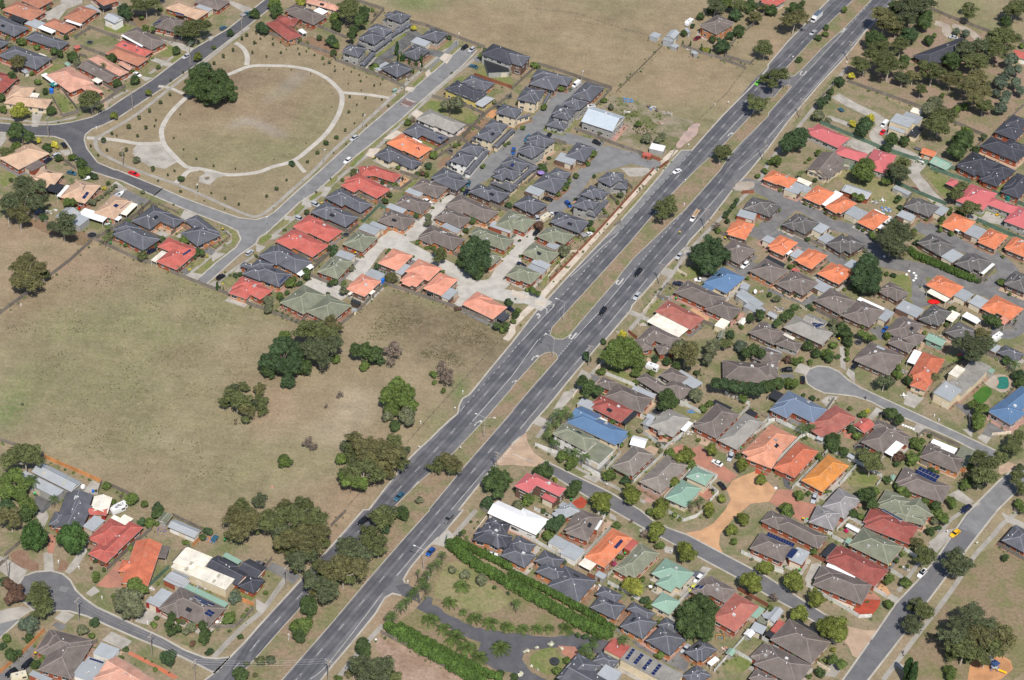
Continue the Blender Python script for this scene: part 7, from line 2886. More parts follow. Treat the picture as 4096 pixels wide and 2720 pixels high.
def building(l):
    hd, label, ws_, *ss = l.split('|'); typ, rw = hd.split(); rk, wk = rw[0], rw[1]
    ws = []
    for s_ in ws_.split(';'):
        t = s_.split(); kk, rc = t[0][0], t[0][1:]; c = P2(t[1])
        ws.append((c, int(t[2])/10, int(t[3])/10, R(int(t[4])), kk, int(t[5])/10, None if rc == '-' else rc))
    big = max(ws, key=lambda w_: w_[1]*w_[2] if w_[4] != 'p' else 0); cx, cy = big[0]
    # bring the wings of one house into one frame
    out_ = []
    for w_ in ws:
        c, W, D, a, kk, e, rc = w_
        da = (a-big[3]+math.pi/4) % (math.pi/2)-math.pi/4
        if abs(da) < R(28): a -= da
        out_.append((c, max(W, 1.2), max(D, 1.2), a, kk, e, rc))
    ws = out_
    name = {'house':'house','shed':'garden_shed','container':'shipping_container','warehouse':'metal_warehouse','gazebo':'gazebo','transformer':'substation_kiosk','patio_shelter':'gazebo'}[typ]
    if typ == 'shed' and big[1]*big[2] > 45: name = 'outbuilding'
    root = link(name, None, loc=(cx, cy, 0)); root.empty_display_size = 1
    tag(root, label, {'garden_shed':'shed','outbuilding':'shed','metal_warehouse':'warehouse','substation_kiosk':'kiosk','shipping_container':'container'}.get(name, name))
    PLACES.append((cx, cy, label)); ALLW.extend([(w_, cx) for w_ in ws if w_[4] != 'p'])
    z0 = gz(cx, cy); ar = random.Random(int(cx*31+cy*17))
    if typ == 'house' and ar.random() < .8:
        mk = ar.choice(('concrete','concrete','tan_paving','laneasph','pink_paving','mulch','mulch','lawn','dirt'))
        for w_ in ws[:3]:
            if w_[4] == 'p': continue
            hw, hd_ = w_[1]/2+ar.uniform(.3, 1.1), w_[2]/2+ar.uniform(.3, 1.2); c_, s__ = math.cos(w_[3]), math.sin(w_[3]); ox_, oy_ = ar.uniform(-.8, .8), ar.uniform(-.8, .8)
            if any(inwing(v_[0], w_[0][0], w_[0][1]) for v_ in ALLW[:-len(solid0(ws))]): continue
            poly = [(w_[0][0]+ox_+a_*hw*c_-b_*hd_*s__, w_[0][1]+oy_+a_*hw*s__+b_*hd_*c_) for a_, b_ in ((-1,-1),(1,-1),(1,1),(-1,1))]
            sheet('house_paving' if mk not in ('lawn','mulch','dirt') else 'garden_bed', rough_edge(poly, .2) if mk in ('lawn','mulch','dirt') else poly, gmat(mk))
    solid = [w_ for w_ in ws if w_[4] != 'p']; groups = {}
    wall = MB(); upper = MB(); nwin = 0
    for i, w_ in enumerate(ws):
        c, W, D, a, kk, e, rc = w_; ca_, sa = math.cos(a), math.sin(a)
        T = lambda x, y, z, c=c, ca_=ca_, sa=sa: (c[0]-cx+x*ca_-y*sa, c[1]-cy+x*sa+y*ca_, z)
        key = ('patio_roof' if kk == 'p' else ('upper_roof' if e > 4.4 and typ == 'house' else ('garage_roof' if kk == 'f' and typ == 'house' else 'roof')), i if kk in 'fp' else 0, rc or (rk if kk != 'p' else 'w'))
        if key not in groups: groups[key] = (MB(), MB(), MB())
        wing_roof(groups[key][0], groups[key][1], groups[key][2], W, D, kk, e, T, i*.012)
        if kk == 'p':
            for sx in (-1, 1):
                for sy in (-1, 1):
                    q = T(sx*(W/2-.15), sy*(D/2-.15), 0)
                    if not any(inwing(v_, q[0]+cx, q[1]+cy, -.4) for v_ in solid): o = link('post', post_mesh(), root, loc=(q[0], q[1], 0)); o.scale = (1, 1, e)
            continue
        ins = (.45 if kk != 'f' else .12) + i*.011; ins = min(ins, W/4, D/4); hw, hd_ = W/2-ins, D/2-ins; e2 = e-.03-i*.012
        tgt = upper if (e > 4.4 and typ == 'house') else wall
        cs = [(-hw,-hd_),(hw,-hd_),(hw,hd_),(-hw,hd_)]
        for q in range(4):
            (x0, y0), (x1, y1) = cs[q], cs[(q+1) % 4]
            tgt.quad([T(x0,y0,-.05), T(x1,y1,-.05), T(x1,y1,e2), T(x0,y0,e2)], 0)
            L = math.hypot(x1-x0, y1-y0); nx_, ny_ = (y1-y0)/L, -(x1-x0)/L
            levels = [(1.5, 0)]+([(4.1, 1)] if e > 4.4 else [])
            if typ not in ('house',):
                if L > 2.2 and q == (0 if W >= D else 3) and typ in ('shed','warehouse'):
                    p = T((x0+x1)/2+nx_*.03, (y0+y1)/2+ny_*.03, 0)
                    o = link('shed_door', door_mesh('garage' if L > 3.5 else 'door', min(2.4, L*.6)), root, loc=p); o.rotation_euler.z = a+math.atan2(y1-y0, x1-x0)
                    if e < 2.3: o.scale = (1, 1, .8)
                continue
            for zc, lv in levels:
                n_ = min(4, int(L/3.1)) if L > 2.6 else 0
                for t in range(n_):
                    u = (t+.5)/n_; px, py = x0+(x1-x0)*u+nx_*.02, y0+(y1-y0)*u+ny_*.02
                    gx_, gy_, _ = T(px+nx_*.5, py+ny_*.5, 0); gx_ += cx; gy_ += cy
                    if any(inwing(v_, gx_, gy_) and v_[5] > zc for j, v_ in enumerate(solid) if v_ is not w_): continue
                    p = T(px, py, zc); rz = a+math.atan2(y1-y0, x1-x0)
                    wn = T(nx_, ny_, 0); vy = wn[1]-T(0,0,0)[1]
                    if kk == 'f' and lv == 0:
                        if vy < -.3 and t == n_//2 and min(L, 9) > 2.8:
                            o = link('garage_door', door_mesh('garage', min(4.6, L-.8) if L < 6 else 2.6), root, loc=(p[0], p[1], 0)); o.rotation_euler.z = rz
                        continue
                    if i == 0 and t == 0 and vy < -.2 and lv == 0 and n_ > 1 and 'front_door' not in [c_.name.split('.')[0] for c_ in root.children][:0] and nwin % 5 == 1:
                        o = link('front_door', door_mesh('door', 1), root, loc=(p[0], p[1], 0)); o.rotation_euler.z = rz; nwin += 1; continue
                    ww = (1.8, 1.2, 2.4, .9)[nwin % 4]; fr, pn = win_mesh(ww, 1.2 if ww != 2.4 else 1.4)
                    o = link('window', fr, root, loc=p); o.rotation_euler.z = rz; link('pane', pn, o); nwin += 1
    if wall.f: wall.build('wall', wall_mat(wk), root)
    if upper.f: upper.build('upper_wall', wall_mat(wk if wk not in 'b' or rk != 'c' else 'g'), root)
    for (nm, _i, rc), (b, cap, gut) in groups.items():
        o = b.build(nm, [roof_mat(rc), wall_mat(wk), material('soffit', (.5,.48,.44), rough=.8)], root)
        cm = ROOFC[rc]; li = (2.0 if rc in 'cnC' else 1.6 if rc in 'bgujS' else 1.15)
        if cap.f: cap.build('ridge_cap', material('cap_'+{'R':'dk','T':'tc','B':'bl','S':'sl','L':'ps','C':'nc'}.get(rc, rc), tuple(min(.7, c_*li+.01) for c_ in cm), rough=.8, var=.1), o)
        if gut.f: gut.build('gutter', trim('d') if rc in 'cnkC' else (trim('c') if rk in 'stzog' else trim('e')), o)
    lr = random.Random(int(cx*13+cy*7))
    if typ == 'house':
        for _ in range(lr.choice((1, 2, 2, 3))):
            w_ = lr.choice([v_ for v_ in solid if v_[4] != 'f'] or solid); x = w_[0][0]+lr.uniform(-.3, .3)*w_[1]*.7; y = w_[0][1]+lr.uniform(-.3, .3)*w_[2]*.7; z = zroof(solid, x, y)
            if z: link('roof_vent', VENT_ME, root, loc=(x-cx, y-cy, z))
        if lr.random() < .3:
            w_ = solid[0]; x = w_[0][0]+lr.uniform(-.2, .2)*w_[1]; y = w_[0][1]+lr.uniform(-.2, .2)*w_[2]; z = zroof(solid, x, y)
            if z: o = link('roof_cooler', AC_ME, root, loc=(x-cx, y-cy, z-.15)); o.rotation_euler.z = big[3]
        if lr.random() < (.5 if rk == 'c' else .12) and big[4] == 'h' and min(big[1], big[2]) > 5:
            sg = lr.choice((-1, 1)); c_, s__ = math.cos(big[3]), math.sin(big[3]); Lx = big[1] >= big[2]; pts = []
            for a_, b_ in ((-1,-1),(1,-1),(1,1),(-1,1)):
                lx, ly = (a_*1.0+lr.uniform(0, .01), sg*min(big[1], big[2])*.25+b_*.55); lx, ly = (lx, ly) if Lx else (ly, lx)
                x, y = big[0][0]+lx*c_-ly*s__, big[0][1]+lx*s__+ly*c_; pts.append(Vector((x-cx, y-cy, (zroof([big], x, y) or 4)+.1)))
            if (pts[1]-pts[0]).cross(pts[2]-pts[1]).z < 0: pts.reverse()
            b = MB(); b.quad(pts); lo_ = [p_-Vector((0,0,.12)) for p_ in pts]
            for i in range(4): b.quad([lo_[i], lo_[(i+1) % 4], pts[(i+1) % 4], pts[i]])
            b.build('solar_heater', HEATER, root)
        if lr.random() < .35:
            b = MB(); x, y = big[0][0]-cx+lr.uniform(-3, 3), big[0][1]-cy; z = zroof(solid, x+cx, y+cy) or 4
            b.tube((x, y, z-.3), (x, y, z+1.5), .03, .03, 4); b.tube((x-.7, y, z+1.4), (x+.7, y, z+1.5), .025, .025, 4)
            for t in range(4): b.tube((x-.5+t*.3, y-.4, z+1.42), (x-.5+t*.3, y+.4, z+1.42), .02, .02, 4)
            b.build('aerial', trim('w'), root)
    if name == 'metal_warehouse' or (name == 'outbuilding' and big[4] == 'g'):
        for sx in (-.25, .25):
            for sy in (-.25, .25):
                x = big[0][0]+(sx*big[1])*math.cos(big[3])-(sy*big[2])*math.sin(big[3]); y = big[0][1]+(sx*big[1])*math.sin(big[3])+(sy*big[2])*math.cos(big[3])
                z = zroof(solid, x, y); tl = math.atan(PITCH)*(-1 if sy > 0 else 1)
                b = MB(); b.box((0,0,0), (.9,1.4,.05)); o = b.build('skylight', material('skylight_sheet', (.38,.36,.3), rough=.3), root); o.location = (x-cx, y-cy, z+.05)
                if big[1] >= big[2] and big[4] == 'g': o.rotation_euler = (tl, 0, big[3])
                else: o.rotation_euler = (0, -math.atan(PITCH)*(-1 if sx > 0 else 1) if big[4] == 'g' else 0, big[3])
    for s_ in (ss[0].split(';') if ss else []):
        t = s_.split(); q = [tuple(int(v_) for v_ in x.split(',')) for x in t[:3]]; nu, nv = int(t[3]), int(t[4])
        a_, b_, c_ = [Vector((v_[0]/10, v_[1]/10, v_[2]/100)) for v_ in q]
        u, v = (b_-a_)/nu, (c_-b_)/nv
        n3 = u.cross(v).normalized(); n3 = -n3 if n3.z < 0 else n3
        for v_ in (a_, b_, c_): pass
        # lay the array on the plane of the roof under it
        cen = (a_+c_)/2; zs = [zroof(solid+[w_ for w_ in ws if w_[4] == 'p'], p_.x, p_.y) or cen.z for p_ in (a_, b_, c_, a_+c_-b_)]
        A_ = Vector((a_.x, a_.y, max(zs[0], 0)+.1)); B_ = Vector((b_.x, b_.y, zs[1]+.1)); C2 = Vector((c_.x, c_.y, zs[2]+.1))
        u, v = (B_-A_)/nu, (C2-B_)/nv
        pm = SOLAR if nu+nv < 14 else HEATER
        pb = MB(); g_ = .93
        pts = [(-u*g_-v*g_)/2, (u*g_-v*g_)/2, (u*g_+v*g_)/2, (-u*g_+v*g_)/2]; n3 = u.cross(v).normalized(); n3 = -n3 if n3.z < 0 else n3
        if u.cross(v).z < 0: pts = pts[::-1]
        top = [p_+n3*.04 for p_ in pts]; pb.quad(top, 0); b4 = [p_-n3*.06 for p_ in pts]
        for i in range(4): pb.quad([b4[i], b4[(i+1) % 4], top[(i+1) % 4], top[i]], 1)
        pmesh = pb.me('solar_panel', [pm, trim('w')])
        for i in range(nu):
            for j in range(nv):
                p_ = A_+u*(i+.5)+v*(j+.5); link('solar_panel', pmesh, root, loc=(p_.x-cx, p_.y-cy, p_.z+.05))
    return root
for l in lines(BUILDINGS): building(l)
n_build = len(PLACES)

# ------------------------------------------------------------------ fences
FT = dict(w=('grey timber paling fence', (.2,.175,.15), 1.75), o=('new orange timber paling fence', (.55,.25,.1), 1.8), W=('pale cream steel panel fence', (.6,.6,.57), 1.6),
    g=('green steel panel fence', (.11,.18,.135), 1.8), k=('dark metal rail fence', (.06,.06,.07), 1.2), r=('red brown timber fence', (.24,.09,.055), 1.7), z=('low cream rendered wall', (.58,.5,.4), 1.0), p=('post and wire paddock fence', (.2,.17,.14), 1.1))
FM = {}
def fence_panel(k):
    if k in FM: return FM[k]
    nm, c, h = FT[k]; mt = material('fence_'+{'W':'white'}.get(k, k), c, rough=.85, var=.22, scale=1.5, fine=10, rand=.14); b = MB()
    if k == 'z': b.box((0,0,h/2), (1,.22,h)); b.box((0,0,h+.03), (1,.3,.06)); q = 'wall_bay'
    elif k == 'p':
        b.box((-.5,0,.6), (.05,.12,1.25))
        for z in (.35,.7,1.05): b.box((0,0,z), (1,.02,.025))
        q = 'fence_bay'
    elif k == 'k':
        b.box((-.48,0,h/2), (.04,.09,h)); b.box((0,0,h-.05), (1,.05,.08)); b.box((0,0,.2), (1,.05,.08)); b.box((0,0,h*.6), (1,.03,.06)); q = 'fence_bay'
    else:
        b.box((0,0,h/2), (1,.035,h)); b.box((-.485,.05,h/2+.04), (.04,.1,h+.08)); b.box((0,.045,h*.8), (1,.05,.08)); b.box((0,.045,h*.25), (1,.05,.08)); b.box((0,0,h+.015), (1,.075,.04)); q = 'fence_panel'
    FM[k] = (b.me(q, mt), q); return FM[k]
for l in lines(FENCES):
    t = l.split(); k = t[0]; p = [P2(x) for x in t[1:]]
    if sum(math.dist(p[i], p[i+1]) for i in range(len(p)-1)) < 2: continue
    me_, q = fence_panel(k); mx, my = p[len(p)//2]; mx = (mx+p[len(p)//2-1][0])/2; my = (my+p[len(p)//2-1][1])/2
    root = link('fence' if k != 'z' else 'garden_wall', None, loc=(mx, my, 0))
    bay = 2.4 if k not in 'p' else 3.6
    for i in range(len(p)-1):
        a, b = p[i], p[i+1]; L = math.dist(a, b); n_ = max(1, round(L/bay)); an = math.atan2(b[1]-a[1], b[0]-a[0])
        for j in range(n_):
            u = (j+.5)/n_; o = link(q, me_, root, loc=(a[0]+(b[0]-a[0])*u-mx, a[1]+(b[1]-a[1])*u-my, rng.uniform(-.04, .02)))
            o.rotation_euler.z = an+rng.uniform(-.008, .008); o.scale = (L/n_, 1, 1)
    later(root, FT[k][0], mx, my, 'wall' if k == 'z' else 'fence', 'fences dividing the yards')

# ------------------------------------------------------------------ trees and plants
KC = dict(e=(.084,.097,.04), d=(.052,.08,.03), r=(.085,.12,.034), k=(.115,.125,.075), x=(.085,.11,.08), y=(.19,.2,.04), o=(.115,.135,.032), R=(.1,.06,.045),
    b=(.16,.125,.105), Y=(.38,.34,.05), P=(.065,.1,.03), f=(.085,.12,.035), V=(.07,.12,.03), H=(.06,.115,.035), c=(.035,.07,.025), s=(.07,.085,.035), W=(.5,.5,.42), p=(.35,.06,.12), eb=(.07,.085,.045), ec=(.105,.102,.046), db=(.045,.075,.035))
def leaf_mat(k):
    c = KC[k]; return material('leaves_'+{'R':'red','Y':'yellow','P':'palm','V':'hedge','H':'conifer','W':'blossom'}.get(k, k), c, rough=.7, var=.3, scale=.55, fine=2.2, rand=.16, spec=.2,
        tint2=tuple(min(1, v*f_) for v, f_ in zip(c, (1.5, 1.5, 1.25))), t2=.6, t2scale=.45)
BARK = material('bark', (.17,.13,.1), rough=.9, var=.3, scale=2); PALEBARK = material('pale_bark', (.4,.35,.3), rough=.9, var=.3, scale=2)
_ico = {}
def ico(sub):
    if sub not in _ico:
        bm = bmesh.new(); bmesh.ops.create_icosphere(bm, subdivisions=sub, radius=1); _ico[sub] = (np.array([v.co[:] for v in bm.verts]), np.array([[v.index for v in f.verts] for f in bm.faces])); bm.free()
    return _ico[sub]
CR = {}
def crown(shape, size, seed):
    """a unit crown: uneven clumps of leaf faces round a broken core; shape sets how dense and how lumpy"""
    key = (shape, size, seed)
    if key in CR: return CR[key]
    r = np.random.RandomState(hash_(shape)+size*17+seed*131)
    K = {'round': (9, 22, 40), 'gum': (8, 18, 34), 'cone': (12, 30, 60), 'bare': (6, 12, 20)}[shape][size]
    crr = {'round': (.42, .3, .24), 'gum': (.46, .34, .27), 'cone': (.4, .27, .2), 'bare': (.35, .3, .25)}[shape][size]
    ls = (.17, .1, .066)[size]; nl = (70, 95, 110)[size]
    if shape == 'bare': nl = int(nl*.5)
    if shape == 'gum': nl = int(nl*1.1)
    V, F = [], []; nv = 0
    d = r.normal(size=(K, 3)); d /= np.linalg.norm(d, axis=1)[:, None]
    rad = r.uniform(.45, .8, K) if shape != 'gum' else r.uniform(.35, .9, K)
    c = d*rad[:, None]; c[:, 2] = np.where(c[:, 2] < -.45, -c[:, 2]*.5, c[:, 2])
    if shape == 'cone':
        t = r.uniform(0, 1, K)**.7; an = r.uniform(0, 6.283, K); rr = (1-t*.8)*.72; c = np.stack([np.cos(an)*rr, np.sin(an)*rr, -.8+1.7*t], 1)
    iv, if_ = ico(2)
    if shape not in ('gum', 'bare'):
        n3 = r.rand(3)*9; dis = 1+.2*np.sin(iv[:, 0]*5+n3[0])*np.sin(iv[:, 1]*6+n3[1]); v = iv*(.62*dis)[:, None]
        if shape == 'cone': v = v*np.stack([1-.45*(v[:, 2]+.6), 1-.45*(v[:, 2]+.6), np.ones(len(v))*1.3], 1)
        V.append(v); F.append(if_+nv); nv += len(v)
    iv1, if1 = ico(1)
    for k in range(K):
        cr_ = crr*r.uniform(.75, 1.3)
        sq = np.array([1, 1, .75 if shape == 'gum' else .9])
        if shape != 'bare':
            v = iv1*(cr_*(.78 if shape != 'gum' else .58)*(1+.25*(r.rand(len(iv1), 1)-.5)))*sq+c[k]; V.append(v); F.append(if1+nv); nv += len(v)
        n = nl; q = r.normal(size=(n, 3)); q /= np.linalg.norm(q, axis=1)[:, None]; q[:, 2] = np.where(q[:, 2] < -.3, -q[:, 2], q[:, 2])
        pos = c[k]+q*sq*(cr_*r.uniform(.75, 1.22, (n, 1)))
        nn = q+r.normal(size=(n, 3))*.55; nn /= np.linalg.norm(nn, axis=1)[:, None]
        tt = np.cross(nn, r.normal(size=(n, 3))); tt /= np.linalg.norm(tt, axis=1)[:, None]; bb = np.cross(nn, tt)
        s_ = ls*r.uniform(.5, 1.2, (n, 1)); a = pos-tt*s_-bb*s_*.45; b = pos+tt*s_-bb*s_*.35; e = pos+bb*s_*.9
        v = np.stack([a, b, e], 1).reshape(-1, 3); V.append(v); F.append(np.arange(n*3).reshape(n, 3)+nv); nv += n*3
    V = np.concatenate(V); F = np.concatenate(F)
    me_ = bpy.data.meshes.new('crown'); me_.vertices.add(len(V)); me_.vertices.foreach_set('co', V.ravel())
    me_.loops.add(F.size); me_.loops.foreach_set('vertex_index', F.ravel()); me_.polygons.add(len(F)); me_.polygons.foreach_set('loop_start', np.arange(len(F))*3)
    me_.update(calc_edges=True); me_.materials.append(leaf_mat('d')); CR[key] = me_; return me_
def hash_(s): return sum(ord(c)*(i+3) for i, c in enumerate(s)) % 1000
def ownmat(o, mt): o.material_slots[0].link = 'OBJECT'; o.material_slots[0].material = mt
FROND = {}
def palm_crown(kind, seed):
    if (kind, seed) in FROND: return FROND[(kind, seed)]
    r = random.Random(seed*7+len(kind)); V, F = [], []
    n = 52 if kind == 'f' else 22
    for i in range(n):
        az = i*2.39996+r.uniform(-.2, .2); el = r.choice((.15,.35,.6,.9,1.25))+r.uniform(-.1,.1) if kind == 'f' else r.uniform(-.1, .9); L = r.uniform(.9, 1.05)*(1 if el < .9 else .75)
        dx, dy = math.cos(az), math.sin(az); pts = []
        for t in range(7):
            u = t/6; rr = L*u*math.cos(el)*(1-.1*u); z = L*u*math.sin(el)-.62*u*u*L; pts.append((dx*rr, dy*rr, z+.05))
        for t in range(6):
            p, q = Vector(pts[t]), Vector(pts[t+1]); d = (q-p).normalized(); s_ = d.cross(Vector((0,0,1))).normalized()
            for sg in (-1, 1):
                for h in range(2):
                    o = p+(q-p)*(h*.5); w_ = .14*math.sin(math.pi*min(.97, (t+h*.5+.7)/6.6)); tip = o+s_*sg*w_+d*.13-Vector((0,0,.02+.03*r.random())); k = len(V)
                    V += [tuple(o), tuple(o+(q-p)*.4), tuple(tip)]; F.append((k, k+1, k+2))
    me_ = mesh('palm_fronds', V, F, leaf_mat('P')); FROND[(kind, seed)] = me_; return me_
TN = {'e': ('gum_tree', 'olive gum'), 'd': ('leafy_tree', 'dark green'), 'r': ('leafy_tree', 'mid green'), 'k': ('leafy_tree', 'grey green'), 'x': ('leafy_tree', 'silvery green'), 'y': ('leafy_tree', 'yellow green'),
    'o': ('street_tree', 'olive green street'), 'R': ('leafy_tree', 'reddish brown'), 'b': ('bare_tree', 'bare purplish grey'), 'Y': ('shrub', 'bright yellow'), 'P': ('palm_tree', 'feathery'), 'f': ('date_palm', 'spreading'),
    'V': ('clipped_hedge', 'thick'), 'H': ('conifer_tree', 'giant egg shaped'), 'c': ('cypress_tree', 'slim dark'), 's': ('sapling', 'young'), 'W': ('rose_bush', 'white flowered'), 'p': ('shrub', 'pink flowering')}
tid = 0
for l in lines(TREES):
    t = l.split(); k = t[0][0]; cz = int(t[0][1:])/10; lob = [tuple(int(v)/10 for v in x.split(',')) for x in t[1:]]; tid += 1
    cx = sum(a[0] for a in lob)/len(lob); cy = sum(a[1] for a in lob)/len(lob); Wm = max(a[2] for a in lob)
    ext = max(max(a[0] for a in lob)-min(a[0] for a in lob), max(a[1] for a in lob)-min(a[1] for a in lob))+Wm
    nm, adj = TN[k]
    sm = Wm < 4.2 and len(lob) == 1
    if nm in ('leafy_tree', 'gum_tree', 'bare_tree') and sm: nm = 'bush' if k == 'd' else 'shrub'
    root = link(nm, None, loc=(cx, cy, gz(cx, cy)))
    mt = leaf_mat({0: 'e', 1: 'eb', 2: 'ec', 3: 'e'}[tid % 4] if k == 'e' else ('db' if k == 'd' and tid % 3 == 0 else k)); rr = random.Random(tid)
    if k in 'Pf':
        H_ = cz-.2 if k == 'P' else (1.2 if Wm < 7 else 1.5); o = link('fronds', palm_crown(k, tid % 3), root, loc=(0, 0, H_)); s_ = Wm/2*(1.45 if k == 'f' else 1.3); o.scale = (s_, s_, s_); o.rotation_euler.z = rr.uniform(0, 6); ownmat(o, mt)
        b = MB(); b.tube((0,0,-.1), (0,0,H_+.1), .3 if k == 'f' else .2, .28 if k == 'f' else .14, 7); b.build('trunk', BARK, root)
    elif k == 'V':
        L2 = []
        for i, a_ in enumerate(lob):
            L2.append(a_)
            if i+1 < len(lob) and math.dist(a_[:2], lob[i+1][:2]) < 8: L2 += [tuple((a_[q]*(3-f_)+lob[i+1][q]*f_)/3 for q in range(3)) for f_ in (1, 2)]
        for i, (x, y, W_) in enumerate(L2):
            big_ = W_ > 4.2; o = link('hedge_bush', crown('round', 1, i % 3), root, loc=(x-cx+rr.uniform(-.2, .2), y-cy+rr.uniform(-.2, .2), 1.9 if big_ else 1.7)); s_ = W_/2*.92
            o.scale = (s_, s_, 2.2 if big_ else 1.9); o.rotation_euler.z = rr.uniform(0, 6); ownmat(o, mt)
    else:
        shape = 'gum' if k == 'e' and not sm else ('cone' if k == 'c' else ('bare' if k == 'b' else 'round'))
        for i, (x, y, W_) in enumerate(lob):
            size = 0 if W_ < 3.6 else (1 if W_ < 8 else 2)
            rz_ = W_/2*({'e': .72, 'H': 1.25, 'c': 3.0, 'd': .92, 'b': .8}.get(k, .85)); rz_ = min(rz_, cz*1.05) if k != 'c' else rz_; rz_ = 7.2 if k == 'H' else rz_
            o = link('crown', crown(shape, size, (tid+i) % 3), root, loc=(x-cx, y-cy, cz+(rr.uniform(-.12, .12)*W_ if len(lob) > 1 else 0)))
            s_ = W_/2*(1.06 if shape == 'gum' else .78 if k == 's' else 1.0); o.scale = (s_*rr.uniform(.94, 1.06), s_*rr.uniform(.94, 1.06), rz_); o.rotation_euler.z = rr.uniform(0, 6); ownmat(o, mt)
        if k not in 'W' and (Wm > 2.0 or k == 's'):
            b = MB(); tr = max(.04, Wm*.03 if k != 's' else .04); lx, ly = rr.uniform(-.3, .3), rr.uniform(-.3, .3); f_ = (lx*Wm*.08, ly*Wm*.08, cz*.6)
            b.tube((0,0,-.1), f_, tr*1.3, tr*.8, 7)
            if Wm > 3.5:
                for (x, y, W_) in lob:
                    for _ in range(2 if len(lob) > 2 else 4):
                        e_ = (x-cx+rr.uniform(-.3, .3)*W_, y-cy+rr.uniform(-.3, .3)*W_, cz+rr.uniform(-.1, .3)*W_); mid = tuple((f_[q]*.5+e_[q]*.5)+(rr.uniform(-.2, .2)) for q in range(3))
                        b.tube(f_, mid, tr*.65, tr*.4, 5, cap=False); b.tube(mid, e_, tr*.4, tr*.12, 5, cap=False)
                if k == 'b':
                    for _ in range(26):
                        a_ = rr.uniform(0, 6.28); q = rr.uniform(.3, .95)*Wm/2; e_ = (math.cos(a_)*q, math.sin(a_)*q, cz+rr.uniform(-.2, .55)*Wm); b.tube(f_, e_, tr*.3, .02, 4, cap=False)
            b.build('trunk', PALEBARK if k == 'e' else BARK, root)
    if k == 's': root['label'] = None
    sz = 'tiny' if Wm < 1.6 else 'small' if Wm < 3.2 else 'medium' if Wm < 6.5 else 'large' if ext < 13 else 'very large'
    kindw = {'gum_tree': 'tree', 'leafy_tree': 'tree', 'street_tree': 'tree', 'bare_tree': 'tree', 'shrub': 'shrub', 'bush': 'bush', 'palm_tree': 'palm', 'date_palm': 'date palm', 'clipped_hedge': 'clipped hedge', 'conifer_tree': 'conifer', 'cypress_tree': 'cypress', 'sapling': 'sapling', 'rose_bush': 'rose bush'}[nm]
    if k == 's':
        if 'label' in root: del root['label']
        if -175 < cx < -60 and 60 < cy < 170:
            dx_, dy_ = cx+115.6, cy-109.7; rin = math.hypot(dx_, dy_) < 40; sec = ('right', 'upper right', 'upper', 'upper left', 'left', 'lower left', 'lower', 'lower right')[int((math.degrees(math.atan2(dy_, dx_))+22.5) % 360//45)]
            tag(root, f"{'tiny' if Wm < 1.1 else 'small' if Wm < 1.6 else 'bigger'} young sapling {'inside' if rin else 'outside'} the round park path on its {sec} side", 'sapling', 'saplings planted in the round park')
        else: later(root, f'{sz} young sapling', cx, cy, 'sapling', 'saplings along the verges')
    else: later(root, f'{sz} {adj} {kindw}', cx, cy, kindw if kindw != 'clipped hedge' else 'hedge', {'tree': 'trees of the suburb', 'shrub': 'garden shrubs', 'bush': 'garden bushes', 'palm': 'feathery palms', 'date palm': 'date palms in the palm garden'}.get(kindw))

# ------------------------------------------------------------------ vehicles
VC = dict(w=('white', (.75,.75,.75)), k=('black', (.012,.013,.016)), s=('silver', (.42,.44,.47)), b=('teal blue', (.035,.11,.17)), n=('navy', (.015,.02,.05)), g=('grey', (.13,.13,.14)),
    r=('bright red', (.62,.015,.02)), B=('bright blue', (.015,.075,.28)), R=('maroon', (.14,.008,.015)), G=('lime green', (.12,.42,.04)), y=('yellow', (.75,.42,.01)), Y=('yellow tarp covered', (.6,.58,.05)), z=('cream', (.62,.56,.42)), m=('green', (.1,.3,.2)))
TYRE = material('tyre_rubber', (.02,.02,.02), rough=.9, var=.05); RIM = material('wheel_rim', (.4,.4,.42), rough=.3, metallic=.6, var=.02)
LAMP = material('headlight_lens', (.75,.75,.72), rough=.1, var=.01, spec=.6); TAIL = material('tail_lens', (.4,.01,.01), rough=.2, var=.01); CG = material('car_glass', (.012,.014,.018), rough=.04, var=.01, spec=.8)
CARM = {}
def wheel_me():
    if 'wheel' not in CARM:
        b = MB(); b.tube((0,-.11,0), (0,.11,0), .33, .33, 12); CARM['wheel'] = b.me('wheel', TYRE)
        b = MB(); b.tube((0,.112,0), (0,.13,0), .2, .18, 8); CARM['rim'] = b.me('rim', RIM)
    return CARM['wheel'], CARM['rim']
def loft(secs, mt, name):
    """sections: (x, half width, z low, z high, top half width)"""
    b = MB(); rings = []
    for x, hw, z0, z1, tw in secs:
        k = len(b.v); b.v += [(x,-hw*.92,z0),(x,-hw,(z0*.55+z1*.45)),(x,-tw,z1),(x,tw,z1),(x,hw,(z0*.55+z1*.45)),(x,hw*.92,z0)]; rings.append(k)
    for a, c in zip(rings, rings[1:]):
        for i in range(6):
            j = (i+1) % 6; b.f.append((a+i, a+j, c+j, c+i)); b.m.append(0); b.uv += [(0,0)]*4
    for k, rv in ((rings[0], 1), (rings[-1], 0)):
        f_ = [k+i for i in range(6)]; b.f.append(tuple(f_[::-1] if rv else f_)); b.m.append(0); b.uv += [(0,0)]*6
    me_ = b.me(name, mt); bm = bmesh.new(); bm.from_mesh(me_); bmesh.ops.recalc_face_normals(bm, faces=bm.faces); bm.to_mesh(me_); bm.free(); return me_
